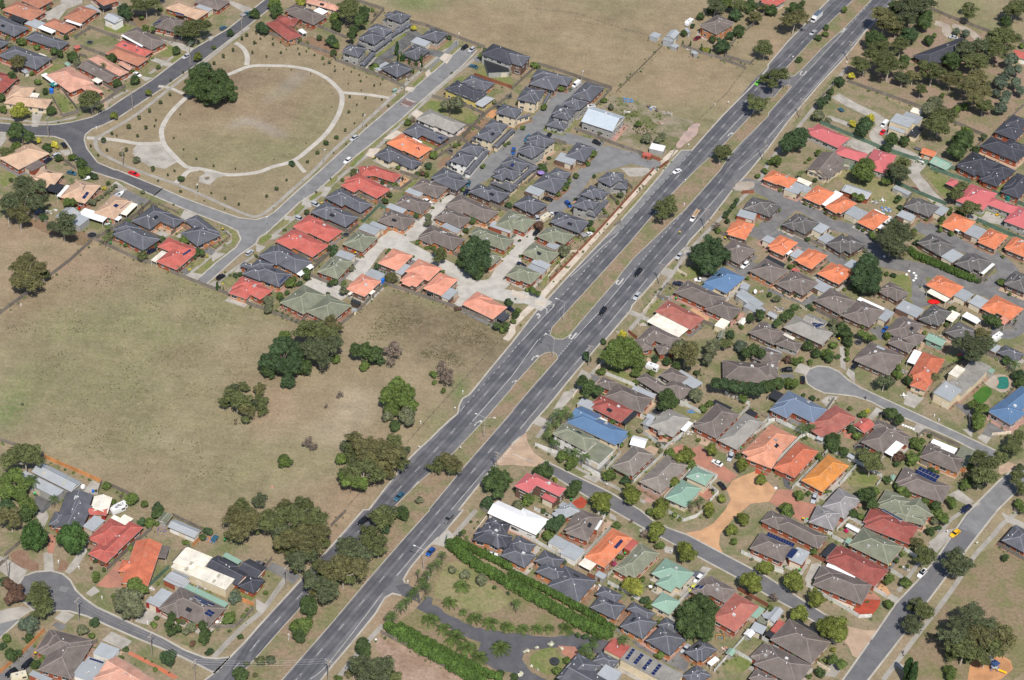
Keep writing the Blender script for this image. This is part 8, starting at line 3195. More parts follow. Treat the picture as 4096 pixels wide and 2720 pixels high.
def vparts(typ, ck):
    key = (typ, ck)
    if key in CARM: return CARM[key]
    nm, c = VC[ck]; mt = material('paint_'+nm.replace(' ', '_'), c, rough=.22, var=.02, spec=.6); P = []
    wx, wy = 1.35, .8
    if typ in ('sedan', 'hatch', 'suv', 'suvsun'):
        H_ = 1.42 if typ in ('sedan', 'hatch') else 1.66; L = 4.7 if typ == 'sedan' else 4.5 if 'suv' in typ else 4.2; h = L/2; bz = .92 if typ == 'sedan' else 1.0
        P.append(('body', loft([(-h,.72,.3,bz*.88,.66),(-h+.25,.86,.25,bz,.78),(-h*.45,.9,.22,bz+.02,.82),(h*.3,.9,.22,bz,.82),(h*.62,.89,.22,bz*.93,.78),(h-.2,.82,.25,bz*.78,.72),(h,.66,.32,bz*.66,.6)], mt, 'body'), (0,0,0)))
        r0, r1 = (-h*.42, h*.14) if typ == 'sedan' else (-h*.82, h*.12); b0, b1 = (-h*.72, h*.44) if typ == 'sedan' else (-h*.95, h*.42)
        P.append(('side_window', loft([(b0,.78,bz-.04,bz,.76),(r0,.8,bz-.04,H_-.06,.63),(r1,.8,bz-.04,H_-.06,.63),(b1,.76,bz-.04,bz-.01,.72)], CG, 'glass'), (0,0,0)))
        P.append(('roof_panel', loft([(r0-.06,.6,H_-.1,H_-.05,.58),(r0+.12,.66,H_-.12,H_,.58),(r1-.2,.66,H_-.12,H_,.58),(r1+.04,.62,H_-.1,H_-.06,.58)], mt, 'roof_panel'), (0,0,0)))
        if typ == 'suvsun':
            b = MB(); b.box((-.5,0,H_+.015), (1.6,.9,.03)); P.append(('sunroof', b.me('sunroof', CG), (0,0,0)))
    elif typ in ('ute', 'uteload'):
        h = 2.55; bz = 1.0
        P.append(('body', loft([(0,.9,.25,bz,.84),(h*.6,.89,.25,bz*.95,.8),(h-.2,.82,.28,bz*.8,.74),(h,.68,.34,bz*.7,.62)], mt, 'body'), (0,0,0)))
        P.append(('side_window', loft([(-.05,.8,bz-.04,1.5,.66),(.75,.8,bz-.04,1.5,.66),(1.35,.76,bz-.04,bz,.72)], CG, 'glass'), (0,0,0)))
        P.append(('roof_panel', loft([(-.1,.66,1.46,1.55,.6),(.7,.66,1.46,1.55,.6)], mt, 'roof_panel'), (0,0,0)))
        b = MB(); b.box((-1.3,0,.62), (2.5,1.75,.12)); 
        for y in (-.86, .86): b.box((-1.3,y,.85), (2.5,.05,.4))
        for x in (-2.54, -.06): b.box((x,0,.85), (.05,1.75,.4))
        P.append(('tray', b.me('tray', material('tray_grey', (.3,.3,.31), rough=.5)), (0,0,0)))
        if typ == 'uteload':
            b = MB(); [b.box((-2.4, y, 1.5+.06*i), (5.4, .22, .08)) for i in range(3) for y in (-.62, -.3, .3, .62)]; b.box((-4.8,0,1.3), (.1,1.5,.1)); P.append(('load', b.me('load', material('sawn_timber', (.55,.36,.2), rough=.8)), (0,0,0)))
    elif typ in ('van', 'truck'):
        if typ == 'van': P.append(('body', loft([(-2.5,.85,.3,2.0,.78),(-2.3,.92,.25,2.1,.8),(1.3,.92,.25,2.1,.8),(2.0,.9,.25,1.3,.8),(2.5,.8,.3,1.0,.7)], mt, 'body'), (0,0,0))); P.append(('windscreen', loft([(1.36,.83,1.3,2.0,.74),(2.0,.83,1.26,1.32,.76)], CG, 'glass'), (.03,0,.03)))
        else:
            b = MB(); b.box((-1.0,0,2.1), (6.4,2.45,2.5)); b.box((-1.0,0,.8), (6.4,2.2,.2)); P.append(('cargo_box', b.me('cargo_box', mt), (0,0,0)))
            b = MB(); b.box((-1.0,0,3.365), (6.3,2.36,.03)); P.append(('box_roof', b.me('box_roof', material('truck_roof', (.1,.13,.17), rough=.4)), (0,0,0)))
            P.append(('cab', loft([(2.3,1.1,.5,2.5,1.0),(3.5,1.1,.5,2.5,1.0),(4.0,1.05,.5,1.5,.95)], mt, 'cab'), (0,0,0))); P.append(('windscreen', loft([(3.52,1.02,1.6,2.35,.95),(3.95,1.0,1.5,1.6,.95)], CG, 'glass'), (.05,0,.05)))
            wx, wy = 3.0, 1.1
    elif typ in ('caravan',):
        P.append(('body', loft([(-2.4,.95,.5,1.9,.9),(-2.2,1.1,.4,2.45,1.0),(2.1,1.1,.4,2.45,1.0),(2.5,1.0,.5,1.8,.95)], mt, 'body'), (0,0,0)))
        b = MB(); b.box((0,-1.09,1.6), (1.4,.06,.6)); b.box((1.4,-1.09,1.6), (.7,.06,.5)); b.box((-1.4,1.09,1.6), (1.2,.06,.6)); P.append(('window', b.me('window', CG), (0,0,0)))
        b = MB(); b.box((.6,0,2.48), (.8,.6,.08)); b.box((-1,0,2.48), (.4,.4,.08)); P.append(('roof_hatch', b.me('roof_hatch', material('hatch_grey', (.2,.2,.21))), (0,0,0)))
        b = MB(); b.box((3.0,0,.5), (1.2,.1,.1)); P.append(('drawbar', b.me('drawbar', TYRE), (0,0,0))); wx = .3
    elif typ == 'boat':
        P.append(('hull', loft([(-2.3,.8,.5,1.25,.95),(0,.9,.45,1.3,1.05),(1.5,.6,.5,1.4,.75),(2.5,.06,.9,1.5,.1)], mt, 'hull'), (0,0,0)))
        b = MB(); b.box((-1.1,0,1.28), (1.9,1.3,.06)); P.append(('cockpit', b.me('cockpit', material('cockpit_grey', (.25,.27,.3))), (0,0,0)))
        P.append(('windscreen', loft([(-.2,.62,1.3,1.65,.5),(.5,.5,1.3,1.35,.45)], CG, 'glass'), (0,0,0))); wx = .4
    else:
        b = MB(); b.box((0,0,.7), (2.6,1.5,.08))
        for y in (-.75, .75): b.box((0,y,.88), (2.6,.05,.35))
        for x in (-1.3, 1.3): b.box((x,0,.88), (.05,1.5,.35))
        b.box((1.9,0,.6), (1.2,.08,.08)); P.append(('tray', b.me('tray', mt), (0,0,0))); wx = .3
    w_, r_ = wheel_me()
    xs = (-wx, wx) if wx > .6 else (0,)
    for x in xs:
        for s_ in (-1, 1): P.append(('wheel', w_, (x, s_*wy, .33)))
    if typ in ('sedan','hatch','suv','suvsun','ute','uteload','van'):
        L = {'sedan': 2.35, 'hatch': 2.1}.get(typ, 2.25 if 'suv' in typ else 2.5)
        b = MB(); b.box((0,0,0), (.08,.32,.14)); hm = b.me('headlight', LAMP); b = MB(); b.box((0,0,0), (.06,.3,.16)); tm = b.me('tail_light', TAIL)
        for s_ in (-1, 1): P.append(('headlight', hm, (L-.06, s_*.55, .66)))
        if 'ute' not in typ:
            for s_ in (-1, 1): P.append(('tail_light', tm, (-L+.02, s_*.58, .78)))
        for s_ in (-1, 1): b = MB(); b.box((0,0,0), (.1,.18,.12)); P.append(('mirror', b.me('mirror', mt), (L*.32, s_*.98, 1.0)))
    CARM[key] = P; return P
VN = dict(sedan='parked_car', suv='parked_suv', suvsun='parked_suv', hatch='parked_car', ute='pickup_ute', uteload='pickup_ute', van='delivery_van', truck='box_truck', caravan='caravan', boat='boat', trailer='box_trailer', forklift='forklift', mower='ride_on_mower')
VW = dict(sedan='sedan', suv='suv', suvsun='suv with a roof rack panel', hatch='hatchback', ute='tray ute', uteload='ute carrying long sawn timber', van='van', truck='box truck', caravan='caravan', boat='boat', trailer='small trailer', forklift='forklift', mower='ride on mower')
for l in lines(VEHICLES):
    typ, ck, p, a, L = l.split(); x, y = P2(p); a = R(int(a)); L = int(L)/10
    root = link(VN[typ], None, loc=(x, y, gz(x, y)+.005)); root.rotation_euler.z = a
    cat = {'sedan': 'car', 'hatch': 'car', 'suv': 'car', 'suvsun': 'car', 'ute': 'ute', 'uteload': 'ute'}.get(typ, typ)
    if typ in ('forklift', 'mower'):
        mt = material('paint_'+VC[ck][0].replace(' ', '_'), VC[ck][1]); b = MB(); b.box((0,0,.6), (1.5,.8,.5)); b.build('body', mt, root); b = MB(); b.box((-.2,0,1.0), (.5,.5,.4)); b.build('seat', TYRE, root)
        if typ == 'forklift': b = MB(); [b.box((.8,s_,1.1), (.08,.08,2.0)) for s_ in (-.3,.3)]; b.build('mast', TYRE, root)
        for sx in (-.5,.5):
            for sy in (-.42,.42): o = link('wheel', wheel_me()[0], root, loc=(sx, sy, .25)); o.scale = (.75,.75,.75)
    else:
        for nm_, me_, lc in vparts(typ, ck):
            o = link(nm_, me_, root, loc=lc)
            if nm_ == 'wheel': r_ = link('rim', wheel_me()[1], o); r_.rotation_euler.z = 0 if lc[1] > 0 else math.pi
        f_ = min(1.15, max(.9, L/4.5)) if typ in ('sedan', 'suv') else 1.0; root.scale = (f_, 1, 1)
    hwx = -62 < x-(y*.48) < -1
    later(root, f"{VC[ck][0]} {VW[typ]}" + (' driving on the highway' if 0 else ''), x, y, cat, 'vehicles parked and driving about the suburb')

# ------------------------------------------------------------------ poles, lamps, bins, garden things
STEEL = material('galvanised', (.42,.42,.42), rough=.5, var=.08); WOODP = material('pole_wood', (.3,.26,.22), rough=.9, var=.2)
def simple(name, parts, x, y, head, cat, rz=0, group=None):
    root = link(name, None, loc=(x, y, gz(x, y))); root.rotation_euler.z = rz
    for nm_, b, mt in parts: b.build(nm_, mt, root)
    later(root, head, x, y, cat, group); return root
def B1(*boxes):
    b = MB()
    for q in boxes: b.box(*q)
    return b
def T1(*tubes):
    b = MB()
    for q in tubes: b.tube(*q)
    return b
def blob(r_, sc_=(1,1,1), seed=0, z=0):
    iv, f_ = ico(2); rs = np.random.RandomState(seed); v = iv*(r_*(1+.15*(rs.rand(len(iv), 1)-.5)))*np.array(sc_)+[0,0,z]; b = MB(); b.v = [tuple(q) for q in v]; b.f = [tuple(int(i) for i in q) for q in f_]; b.m = [0]*len(b.f); b.uv = [(0,0)]*(3*len(b.f)); return b
def person(x, y, rz, shirt, legs, head, pose='walk', cyc=False):
    root = link('person', None, loc=(x, y, gz(x, y))); root.rotation_euler.z = rz
    J = [(0,0,.95),(0,0,1.2),(0,0,1.42),(.02,0,1.52),(.04,0,1.66),(.02,.1,.9),(.2,.1,.5),(.08,.1,.06),(.2,.1,.03),(.0,-.1,.9),(-.02,-.1,.5),(-.3,-.1,.12),(-.2,-.1,.05),(0,.2,1.4),(-.1,.26,1.14),(.05,.27,.92),(0,-.2,1.4),(.1,-.26,1.14),(.28,-.24,.98)]
    E_ = [(0,1),(1,2),(2,3),(3,4),(0,5),(5,6),(6,7),(7,8),(0,9),(9,10),(10,11),(11,12),(2,13),(13,14),(14,15),(2,16),(16,17),(17,18)]
    rad = [.14,.13,.12,.06,.1,.1,.07,.05,.04,.1,.07,.05,.04,.07,.05,.035,.07,.05,.035]
    if cyc: J = [(a+.0, b_, c+.15) for a, b_, c in J]; J[17] = (.25,-.22,1.3); J[18] = (.45,-.2,1.2); J[14] = (.25,.22,1.3); J[15] = (.45,.2,1.2)
    me_ = bpy.data.meshes.new('body'); me_.from_pydata(J, E_, []); o = bpy.data.objects.new('body', me_); COL.objects.link(o)
    md = o.modifiers.new('skin', 'SKIN')
    for i, r_ in enumerate(rad): me_.skin_vertices[0].data[i].radius = (r_, r_)
    me_.skin_vertices[0].data[0].use_root = True
    o.modifiers.new('sub', 'SUBSURF').levels = 1
    dg = bpy.context.evaluated_depsgraph_get(); m2 = bpy.data.meshes.new_from_object(o.evaluated_get(dg)); bpy.data.objects.remove(o)
    sk = material('skin_tone', (.45,.27,.19), rough=.6); m2.materials.clear()
    for q in (material('cloth_'+shirt[0], shirt[1]), material('cloth_'+legs[0], legs[1]), sk): m2.materials.append(q)
    for p_ in m2.polygons: z = p_.center.z-(.15 if cyc else 0); p_.material_index = 2 if z > 1.47 or abs(p_.center.y) > .22 and z < 1.1 else 0 if z > .93 else 1
    link('body', m2, root); hb = blob(.115, (1,.9,1.0), 1, 1.73+(.15 if cyc else 0)); hb.build('hair', material('hair_dark', (.05,.03,.02)), root)
    tag(root, head, 'person'); return root
GRN = material('bin_green', (.04,.09,.05), rough=.6); YEL = material('bin_yellow', (.8,.5,.02), rough=.5); GL = material('bin_lime', (.05,.5,.12), rough=.5)
DARK = material('dark_mesh', (.02,.02,.025), rough=.8); WHITE = material('white_plastic', (.75,.75,.75), rough=.5); TIMB = material('weathered_timber', (.3,.24,.18), rough=.9, var=.2); BLUEP = material('blue_plastic', (.02,.15,.6), rough=.5)
REDP = material('red_cloth', (.6,.01,.01), rough=.8); TEAL = material('teal_cloth', (.02,.16,.15), rough=.8)
POLES = []
def junk(x, y, w_, seed):
    rs = random.Random(seed); cols = [(.6,.6,.6),(.35,.3,.25),(.2,.2,.2),(.5,.45,.4),(.1,.25,.5),(.4,.2,.12)]; root = link('debris_pile', None, loc=(x, y, gz(x, y))); n_ = max(5, int(w_*2.5))
    for ci in range(3):
        b = MB()
        for _ in range(n_): b.box((rs.uniform(-w_, w_)/2, rs.uniform(-w_, w_)*.35, rs.uniform(.05, .4)), (rs.uniform(.2, 1.3), rs.uniform(.15, .6), rs.uniform(.06, .4)), rs.uniform(0, 3.1))
        c = rs.choice(cols); tag(b.build('scrap', material('scrap_%d' % cols.index(c), c), root), kind='stuff')
    later(root, 'loose pile of assorted clutter', x, y, 'debris')
for l in lines(ITEMS):
    t = l.split(); k = t[0]; x, y = P2(t[1]); a = t[2:]; hwa = R(64.3)
    if k == 'pole':
        b = T1(((0,0,0), (0,0,10.2), .19, .13, 8)); arm = B1(((0,0,9.6), (.14,2.4,.14))); pass
        P_ = [('pole_shaft', b, WOODP), ('crossarm', arm, WOODP)]+[('insulator', T1(((0,yy,9.65), (0,yy,9.95), .07,.05,5)), WHITE) for yy in (-1.05,-.45,.45,1.05)]
        if a and a[0] == 'D': P_.append(('lower_crossarm', B1(((0,0,8.4), (.14,2.0,.14))), WOODP))
        r_ = simple('power_pole', P_, x, y, 'timber power pole with crossarm', 'power pole', R(-25) if (not a or a[0] != 'D') else R(64), 'power poles'); POLES.append((x, y))
    elif k.startswith('lamp'):
        h = {'lamp': 6.5, 'lamp2': 10, 'lampS': 9, 'lampL': 9.5, 'lampM': 9.5, 'lampP': 9.5}[k]; d = (-1.2, .25) if k != 'lamp' else (.5, .7)
        tb = [((0,0,0), (0,0,h), .1,.06,8)]; hd = []; al = 3.6 if k != 'lamp' else 1.0
        for s_ in ((1, -1) if k == 'lamp2' else (1,)):
            e_ = (d[0]*al*.75*s_, d[1]*al*.75*s_, h+.7); tb.append(((0,0,h-.2), e_, .06,.045,6)); hd.append((e_, (.75,.34,.16), math.atan2(d[1], d[0])))
        bb = MB(); [bb.box(*q) for q in hd]
        simple('street_lamp', [('lamp_post', T1(*tb), STEEL), ('lamp_head', bb, WHITE)], x, y, 'grey double arm street lamp' if k == 'lamp2' else 'steel street lamp', 'street lamp', 0, 'street lamps')
    elif k in ('bin', 'binG', 'bin2', 'wheelie'):
        simple('wheelie_bin', [('bin_body', B1(((0,0,.5), (.55,.6,1.0))), GRN if k != 'bin2' else BLUEP), ('lid', B1(((0,0,1.03), (.62,.68,.07))), YEL if k == 'bin' else BLUEP if k == 'bin2' else WHITE if k == 'wheelie' else GL), ('wheel', T1(((-.25,.32,.12), (.25,.32,.12), .1,.1,8)), TYRE)], x, y, {'bin': 'wheelie bin with yellow lid', 'binG': 'wheelie bin with bright green lid', 'bin2': 'blue drum', 'wheelie': 'white utility post'}[k], 'bin', rng.uniform(0, 3), 'wheelie bins')
    elif k == 'trampoline':
        r_ = max(1.3, float(a[0])*.4337/9.6/2*1.0) if a else 1.5; b = MB(); b.tube((0,0,.82), (0,0,.86), r_*.86, r_*.86, 18); f_ = MB()
        n_ = 18
        for i in range(n_):
            p0 = (math.cos(i/n_*6.283)*r_, math.sin(i/n_*6.283)*r_, .86); p1 = (math.cos((i+1)/n_*6.283)*r_, math.sin((i+1)/n_*6.283)*r_, .86); f_.tube(p0, p1, .09,.09,4, cap=False)
            if i % 3 == 0: f_.tube((p0[0], p0[1], 0), (p0[0], p0[1], .9), .04,.04,4)
        simple('trampoline', [('mat', b, DARK), ('frame', f_, material('tramp_rim', (.15,.18,.2)))], x, y, 'round black trampoline', 'trampoline')
    elif k in ('mailbox', 'dish'):
        simple('mailbox', [('box', B1(((0,0,1.0), (.35,.45,.35))), WHITE), ('stand', B1(((0,0,.42), (.2,.2,.84))), WHITE)], x, y, 'white letterbox on a short pillar', 'letterbox', rng.uniform(0, 1), 'letterboxes') if k == 'mailbox' else simple('satellite_dish', [('dish', T1(((0,0,1.6), (.25,-.25,1.85), .9,.3,12)), WHITE), ('stand', T1(((0,0,0), (0,0,1.6), .06,.06,6)), STEEL)], x, y, 'round pale satellite dish', 'dish')
    elif k == 'tank': r_ = max(.9, float(a[0])*.4337/9.6/2); simple('water_tank', [('tank', T1(((0,0,0), (0,0,1.9), r_, r_, 14)), BLUEP if r_ < 1 else TEAL), ('tank_lid', T1(((0,0,1.9), (0,0,2.15), r_, r_*.3, 14)), BLUEP if r_ < 1 else TEAL)], x, y, 'round rainwater tank', 'tank')
    elif k == 'umbrella': simple('garden_umbrella', [('canopy', T1(((0,0,2.1), (0,0,2.7), 1.6,.1,8)), material('lilac_cloth', (.25,.18,.42))), ('pole', T1(((0,0,0), (0,0,2.2), .04,.04,6)), STEEL)], x, y, 'lilac garden umbrella', 'umbrella')
    elif k == 'patiogreen': simple('shade_canopy', [('canopy', T1(((0,0,2.2), (0,0,2.9), 2.2,.2,4)), TEAL), ('pole', T1(*[((sx,sy,0), (sx,sy,2.2), .04,.04,5) for sx in (-1.3,1.3) for sy in (-1.3,1.3)]), STEEL)], x, y, 'dark teal pyramid shade canopy', 'canopy')
    elif k == 'clothes':
        b = T1(((0,0,0), (0,0,1.9), .04,.04,6), *[((0,0,1.9), (math.cos(q)*1.6, math.sin(q)*1.6, 2.1), .025,.025,4) for q in (0,1.57,3.14,4.71)]); simple('clothes_hoist', [('hoist_frame', b, STEEL), ('washing', B1(((.6,.5,1.6), (.9,.03,.6), .4), ((-.6,.2,1.6), (.7,.03,.5), 1.2)), WHITE)], x, y, 'rotary clothes hoist with washing', 'clothes hoist')
    elif k == 'junk': junk(x, y, float(a[0])*.4337/9.6, int(x*7+y*3))
    elif k in ('sign', 'signs', 'signpost'):
        simple('road_sign', [('sign_post', T1(((0,0,0), (0,0,1.9), .04,.04,6)), STEEL), ('sign_plate', B1(((0,-.04,1.65), (.55,.03,.55))), WHITE)], x, y, 'small white roadside sign', 'sign')
    elif k == 'tyre':
        b = MB(); n_ = 12
        for i in range(n_): b.tube((math.cos(i/n_*6.283)*.42, math.sin(i/n_*6.283)*.42, .13), (math.cos((i+1)/n_*6.283)*.42, math.sin((i+1)/n_*6.283)*.42, .13), .13,.13,6, cap=False)
        root = b.build('old_tyre', TYRE); root.location = (x, y, gz(x, y)); later(root, 'old black tyre lying on grass', x, y, 'tyre')
    elif k == 'bench': simple('park_table', [('table_top', B1(((0,0,.75), (1.9,.8,.06))), TIMB), ('seat', B1(((0,-.75,.45), (1.9,.3,.05)), ((0,.75,.45), (1.9,.3,.05))), TIMB), ('leg', B1(((-.7,0,.37), (.1,1.5,.08)), ((.7,0,.37), (.1,1.5,.08)), ((-.7,0,.37), (.1,.1,.72)), ((.7,0,.37), (.1,.1,.72))), TIMB)], x, y, 'timber picnic table on concrete pad', 'picnic table', .5)
    elif k in ('table', 'tableset', 'bbq'):
        simple('garden_table', [('table_top', T1(((0,0,.7), (0,0,.75), .65,.65,12)), WHITE if k != 'bbq' else DARK), ('leg', T1(((0,0,0), (0,0,.7), .06,.06,6)), DARK), *[('chair', B1(((math.cos(q)*1.1, math.sin(q)*1.1, .45), (.45,.45,.05), q), ((math.cos(q)*1.3, math.sin(q)*1.3, .65), (.05,.45,.5), q)), WHITE if k == 'table' else DARK) for q in (0,1.57,3.14,4.71)]], x, y, 'outdoor table with four chairs', 'table')
    elif k == 'postpole': simple('goal_post', [('post', T1(((0,0,0), (0,0,5.5), .07,.06,6)), WHITE)][:1]+[('base', T1(((0,0,0), (0,0,.3), .15,.15,6)), STEEL)], x, y, 'tall thin white pole on the paddock', 'pole')
    elif k == 'rock': b = blob(.6, (1,.9,.7), int(x*10) % 99, .2); root = b.build('rock', WHITE); root.location = (x, y, gz(x, y)); later(root, 'white painted boulder', x, y, 'boulder', 'white boulders edging the lane')
    elif k == 'redheap': b = blob(1.7, (1.4,.8,.45), 4, .5); root = b.build('tarpaulin', REDP); root.location = (x, y, 0); tag(root, 'bright red crumpled tarpaulin beside the orange villa with cream awning', 'tarpaulin')
    elif k == 'postlamp': simple('post_lamp', [('lamp_post', T1(((0,0,0), (0,0,3.0), .05,.04,6)), DARK), ('lamp_head', T1(((0,0,3.0), (0,0,3.4), .16,.12,6)), DARK)], x, y, 'short black post lamp', 'lamp')
    elif k == 'slide': simple('play_slide', [('slide', B1(((0,0,.8), (2.4,.5,.08)), ((0,-.25,.9), (2.4,.05,.25)), ((0,.25,.9), (2.4,.05,.25))), material('pink_plastic', (.8,.12,.12))), ('ladder', B1(((1.2,0,.6), (.1,.5,1.2))), BLUEP)], x, y, 'pink red play slide on lawn', 'slide', .5)
    elif k == 'cyclist':
        person(x, y, R(-70), ('black', (.02,.02,.02)), ('blue', (.03,.06,.2)), 'person in dark clothes riding a bicycle on the cul de sac', cyc=True)
        b = MB(); 
        for cx_ in (-.5, .5):
            for i in range(12): b.tube((cx_+math.cos(i*.5236)*.33, 0, .33+math.sin(i*.5236)*.33), (cx_+math.cos((i+1)*.5236)*.33, 0, .33+math.sin((i+1)*.5236)*.33), .02,.02,4, cap=False)
        f_ = T1(((-.5,0,.33), (-.15,0,.85), .02,.02,5), ((-.15,0,.85), (.42,0,.85), .02,.02,5), ((.5,0,.33), (.42,0,1.0), .02,.02,5), ((0,0,.3), (.42,0,.85), .02,.02,5), ((0,0,.3), (-.15,0,.95), .02,.02,5), ((.42,-.25,1.0), (.42,.25,1.0), .015,.015,4))
        root = link('bicycle', None, loc=(x, y, gz(x, y))); root.rotation_euler.z = R(-70); b.build('wheel', TYRE, root); f_.build('frame', DARK, root); tag(root, 'dark bicycle ridden along the grey cul de sac', 'bicycle')
    elif k == 'walker': person(x, y, R(60), ('navy', (.02,.03,.08)), ('charcoal', (.03,.03,.03)), 'person in dark clothes walking on the footpath near the playground')
    elif k == 'pallet': simple('stacked_pallets', [('pallet', B1(*[((i*.9-1.8, -i*.42, .15), (.8,1.0,.14), -.45) for i in range(5)]), WHITE), ('runner', B1(*[((i*.9-1.8, -i*.42, .06), (.8,.1,.08), -.45) for i in range(5)]), TIMB)], x, y, 'row of white pallets on the nature strip', 'pallets')
    elif k == 'fountain': simple('garden_fountain', [('basin', T1(((0,0,0), (0,0,.6), 1.5,1.6,16)), material('dark_stone', (.04,.045,.05))), ('bowl', T1(((0,0,1.0), (0,0,1.25), .35,.8,12)), material('dark_stone', (.04,.045,.05))), ('stem', T1(((0,0,.5), (0,0,1.8), .16,.1,8)), material('dark_stone', (.04,.045,.05)))], x, y, 'dark tiered stone fountain in oval lawn', 'fountain')
    elif k in ('swing', 'playset'):
        simple('swing_set', [('swing_frame', T1(((-1.3,-.8,0), (-1.3,0,2), .05,.05,6), ((-1.3,.8,0), (-1.3,0,2), .05,.05,6), ((1.3,-.8,0), (1.3,0,2), .05,.05,6), ((1.3,.8,0), (1.3,0,2), .05,.05,6), ((-1.3,0,2), (1.3,0,2), .05,.05,6)), material('purple_plastic', (.2,.12,.5)) if k == 'swing' else material('orange_plastic', (.8,.25,.03))), ('swing_seat', B1(((-.5,0,.5), (.45,.2,.05)), ((.5,0,.5), (.45,.2,.05))), BLUEP)], x, y, 'small childrens swing set' if k == 'swing' else 'colourful toddler play set', 'swing set')
    elif k == 'playground':
        simple('playground_tower', [('deck', B1(((0,0,1.5), (2,2,.12)), ((-.5,3,1.2), (1.2,3.6,.1))), STEEL), ('post', B1(*[((sx,sy,1.5), (.12,.12,3)) for sx in (-1,1) for sy in (-1,1)]), BLUEP), ('tower_roof', T1(((0,0,3), (0,0,3.8), 1.6,.1,4)), material('navy_roof', (.03,.06,.16))), ('slide', B1(((2.2,-1.2,.8), (3.2,.6,.08), -.4), ((2.2,-.95,.95), (3.2,.05,.25), -.4)), YEL)], x, y, 'blue playground tower with curved yellow slide', 'playground')
        simple('park_swing', [('frame', T1(((-2,0,0), (-2,0,2.4), .07,.07,6), ((2,0,0), (2,0,2.4), .07,.07,6), ((-2,0,2.4), (2,0,2.4), .07,.07,6)), DARK), ('swing_seat', B1(((-1,0,.5), (.5,.25,.05)), ((1,0,.5), (.5,.25,.05))), DARK)], x+1.5, y+5, 'black park swing on orange bark', 'swing')
    elif k == 'ball': b = blob(.9, (1,1,.6), 3, .5); root = b.build('paddling_pool', material('magenta_plastic', (.4,.01,.08))); root.location = (x, y, 0); tag(root, 'round magenta pool toy in the paved yard', 'pool toy')
    elif k == 'stump': simple('tree_stump', [('stump', T1(((0,0,0), (.2,.1,2.2), .3,.18,8)), PALEBARK), ('branch', T1(((.1,0,1.2), (.7,.3,1.7), .1,.04,6)), PALEBARK)], x, y, 'bleached dead tree stump on the median', 'stump')
# overhead wires between neighbouring poles
for i in range(len(POLES)):
    for j in range(i+1, len(POLES)):
        d = math.dist(POLES[i], POLES[j])
        if d < 41:
            b = MB(); A, B_ = POLES[i], POLES[j]
            for o_ in (-.9, 0, .9):
                an = math.atan2(B_[1]-A[1], B_[0]-A[0])+math.pi/2; ox_, oy_ = math.cos(an)*o_, math.sin(an)*o_
                pr = None
                for s_ in range(9):
                    u = s_/8; p_ = (A[0]+(B_[0]-A[0])*u+ox_, A[1]+(B_[1]-A[1])*u+oy_, 9.9-1.1*4*u*(1-u))
                    if pr: b.tube(pr, p_, .018,.018,3, cap=False)
                    pr = p_
            root = b.build('overhead_wire', STEEL); later(root, 'three sagging power wires strung between poles', (A[0]+B_[0])/2, (A[1]+B_[1])/2, 'power line', 'overhead wires')

# low plants growing along the fences and house walls, past counting
iv_, if_ = ico(1); PV = [[], [], []]; PF = [[], [], []]; pn = [0, 0, 0]
def low_plant(x, y, r_):
    q = nrs.randint(3); v = iv_*(r_*(1+.5*(nrs.rand(len(iv_), 1)-.5)))*[1, 1, .9]+[x, y, gz(x, y)+r_*.5]; PV[q].append(v); PF[q].append(if_+pn[q]); pn[q] += len(v)
for l in lines(FENCES):
    t = l.split(); p = [P2(x) for x in t[1:]]
    if t[0] == 'p': continue
    for i in range(len(p)-1):
        L = math.dist(p[i], p[i+1])
        for _ in range(int(L*.55)):
            u = nrs.rand(); s_ = nrs.choice([-1, 1])*nrs.uniform(.5, 1.6); dx, dy = (p[i+1][0]-p[i][0])/L, (p[i+1][1]-p[i][1])/L
            low_plant(p[i][0]+dx*u*L-dy*s_, p[i][1]+dy*u*L+dx*s_, nrs.uniform(.15, .6))
for (w_, _c) in ALLW:
    c, W, D, a = w_[:4]
    for _ in range(int((W+D)*.45)):
        s_ = nrs.randint(4); u = nrs.uniform(-.5, .5); o_ = nrs.uniform(.2, 1.3); lx, ly = ((u*W, -D/2-o_), (u*W, D/2+o_), (-W/2-o_, u*D), (W/2+o_, u*D))[s_]
        x, y = c[0]+lx*math.cos(a)-ly*math.sin(a), c[1]+lx*math.sin(a)+ly*math.cos(a)
        if any(inwing(v_[0], x, y, .1) for v_ in ALLW): continue
        low_plant(x, y, nrs.uniform(.12, .5))
for q, k_ in enumerate(('r', 'd', 'k')):
    V_ = np.concatenate(PV[q]); F_ = np.concatenate(PF[q]); me_ = bpy.data.meshes.new('garden_plants'); me_.from_pydata(V_.tolist(), [], F_.tolist()); me_.materials.append(leaf_mat(k_))
    tag(link('garden_plants', me_), {'r': 'bright green low plants along fences and house walls', 'd': 'dark green low plants along fences and house walls', 'k': 'grey green low plants along fences and house walls'}[k_], 'plants', kind='stuff')
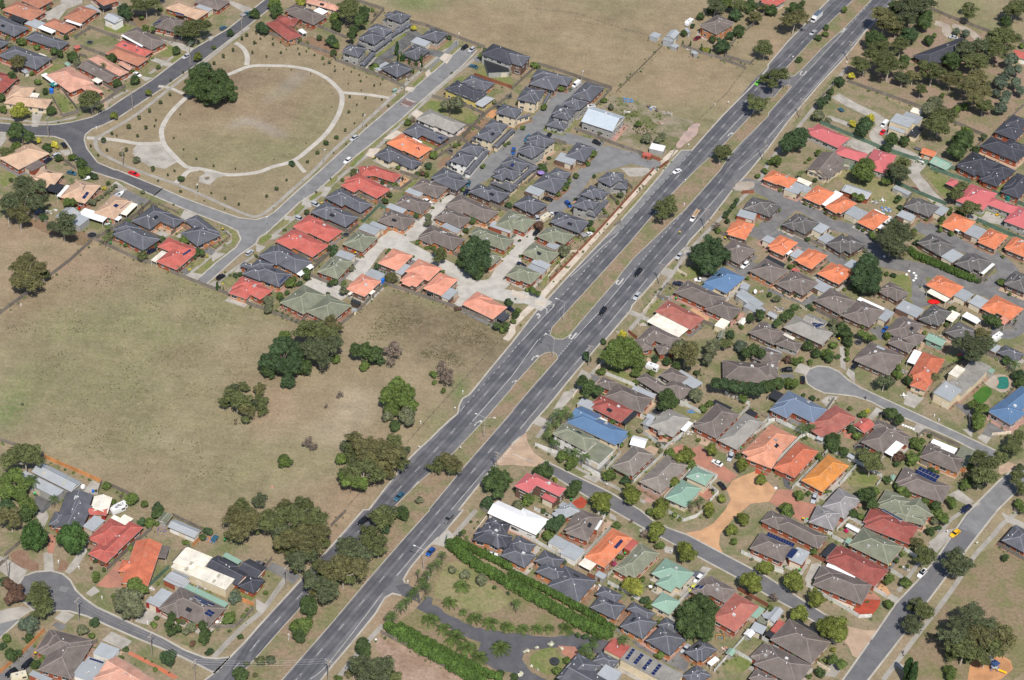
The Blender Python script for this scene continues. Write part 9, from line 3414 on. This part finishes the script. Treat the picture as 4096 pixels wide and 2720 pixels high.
# ------------------------------------------------------------------ small grass tufts on the weedy paddocks and rubble
def tufts(name, poly, n_, s_, mt, label):
    p = np.array(poly); lo, hi = p.min(0), p.max(0); b = MB(); c = 0
    while c < n_:
        x, y = nrs.uniform(lo[0], hi[0]), nrs.uniform(lo[1], hi[1])
        if not inside(poly, np.array([x]), np.array([y]))[0]: c += .2; continue
        if vnoise(np.array([x]), np.array([y]), 7, 4)[0]*.65+vnoise(np.array([x]), np.array([y]), 2.2, 8)[0]*.35 < nrs.uniform(.35, .75): c += .1; continue
        c += 1; r_ = s_*nrs.uniform(.3, 1.25); a = nrs.uniform(0, 3.1); z = gz(x, y)
        for q in range(3):
            t = a+q*1.05; b.quad([(x-math.cos(t)*r_, y-math.sin(t)*r_, z), (x+math.cos(t)*r_, y+math.sin(t)*r_, z), (x+math.cos(t)*r_*.5, y+math.sin(t)*r_*.5, z+r_*1.2), (x-math.cos(t)*r_*.5, y-math.sin(t)*r_*.5, z+r_*1.2)])
    tag(b.build(name, mt), label, 'grass', kind='stuff')
PL = lambda s_: [P2(x) for x in s_.split()]
tufts('weed_tufts', PL('-483,-121 -365,-73 -89,-209 -27,-240 -24,-283 -600,-355'), 1700, 0.17, leaf_mat('d'), 'dark green weedy tufts scattered over the fenced vacant paddock')
tufts('weed_tufts', PL('-422,-333 -44,-292 -153,-462 -254,-437 -376,-403'), 1100, 0.16, leaf_mat('d'), 'dark weedy tufts on the roadside paddock below the salmon villas')
tufts('rubble_stones', PL('420,1269 626,1290 691,1282 623,1087 522,1056 374,1143'), 600, 0.25, gmat('pink_gravel'), 'pale broken rubble strewn over the fenced yard')
tufts('rubble_weeds', PL('324,1447 579,1326 555,1178 476,1124 415,1243'), 350, 0.4, leaf_mat('r'), 'green weeds growing among the rubble')
tufts('dry_tufts', PL('-1715,-556 -957,-399 -880,-1144 -1198,-1207 -1529,-1029'), 1500, 0.22, leaf_mat('k'), 'sparse dark tufts over the big dry paddock')
tufts('dry_tufts', PL('-1610,53 -1115,-169 -964,-357 -1739,-454 -1854,-469'), 1300, 0.22, leaf_mat('k'), 'sparse dark tufts over the upper part of the big paddock')


# ------------------------------------------------------------------ labels: each says which one it is
PLACES_B = PLACES
seen = {}
for o, head, x, y in PENDING: seen.setdefault(f"{head} {where(x, y, 16-len(head.split())-3)}", []).append((o, x, y))
ORD = ['first', 'second', 'third', 'fourth', 'fifth', 'sixth', 'seventh', 'eighth', 'ninth', 'tenth']
for lab, lst in seen.items():
    if len(lst) == 1:
        words = lab.split()[:16]
        while words[-1] in STOP: words.pop()
        lst[0][0]['label'] = ' '.join(words); continue
    lst.sort(key=lambda q: -q[2])
    for i, (o, x, y) in enumerate(lst):
        w_ = (ORD[min(i, 9)]+' from top ').split(); words = (w_+lab.split())[:16]
        while words[-1] in STOP: words.pop()
        o['label'] = ' '.join(words)
print('objects', len(bpy.data.objects), 'panels', sum(len(c.children) for c in bpy.data.objects if c.name.startswith('fence')), 'lvmax', int(LV.max()))
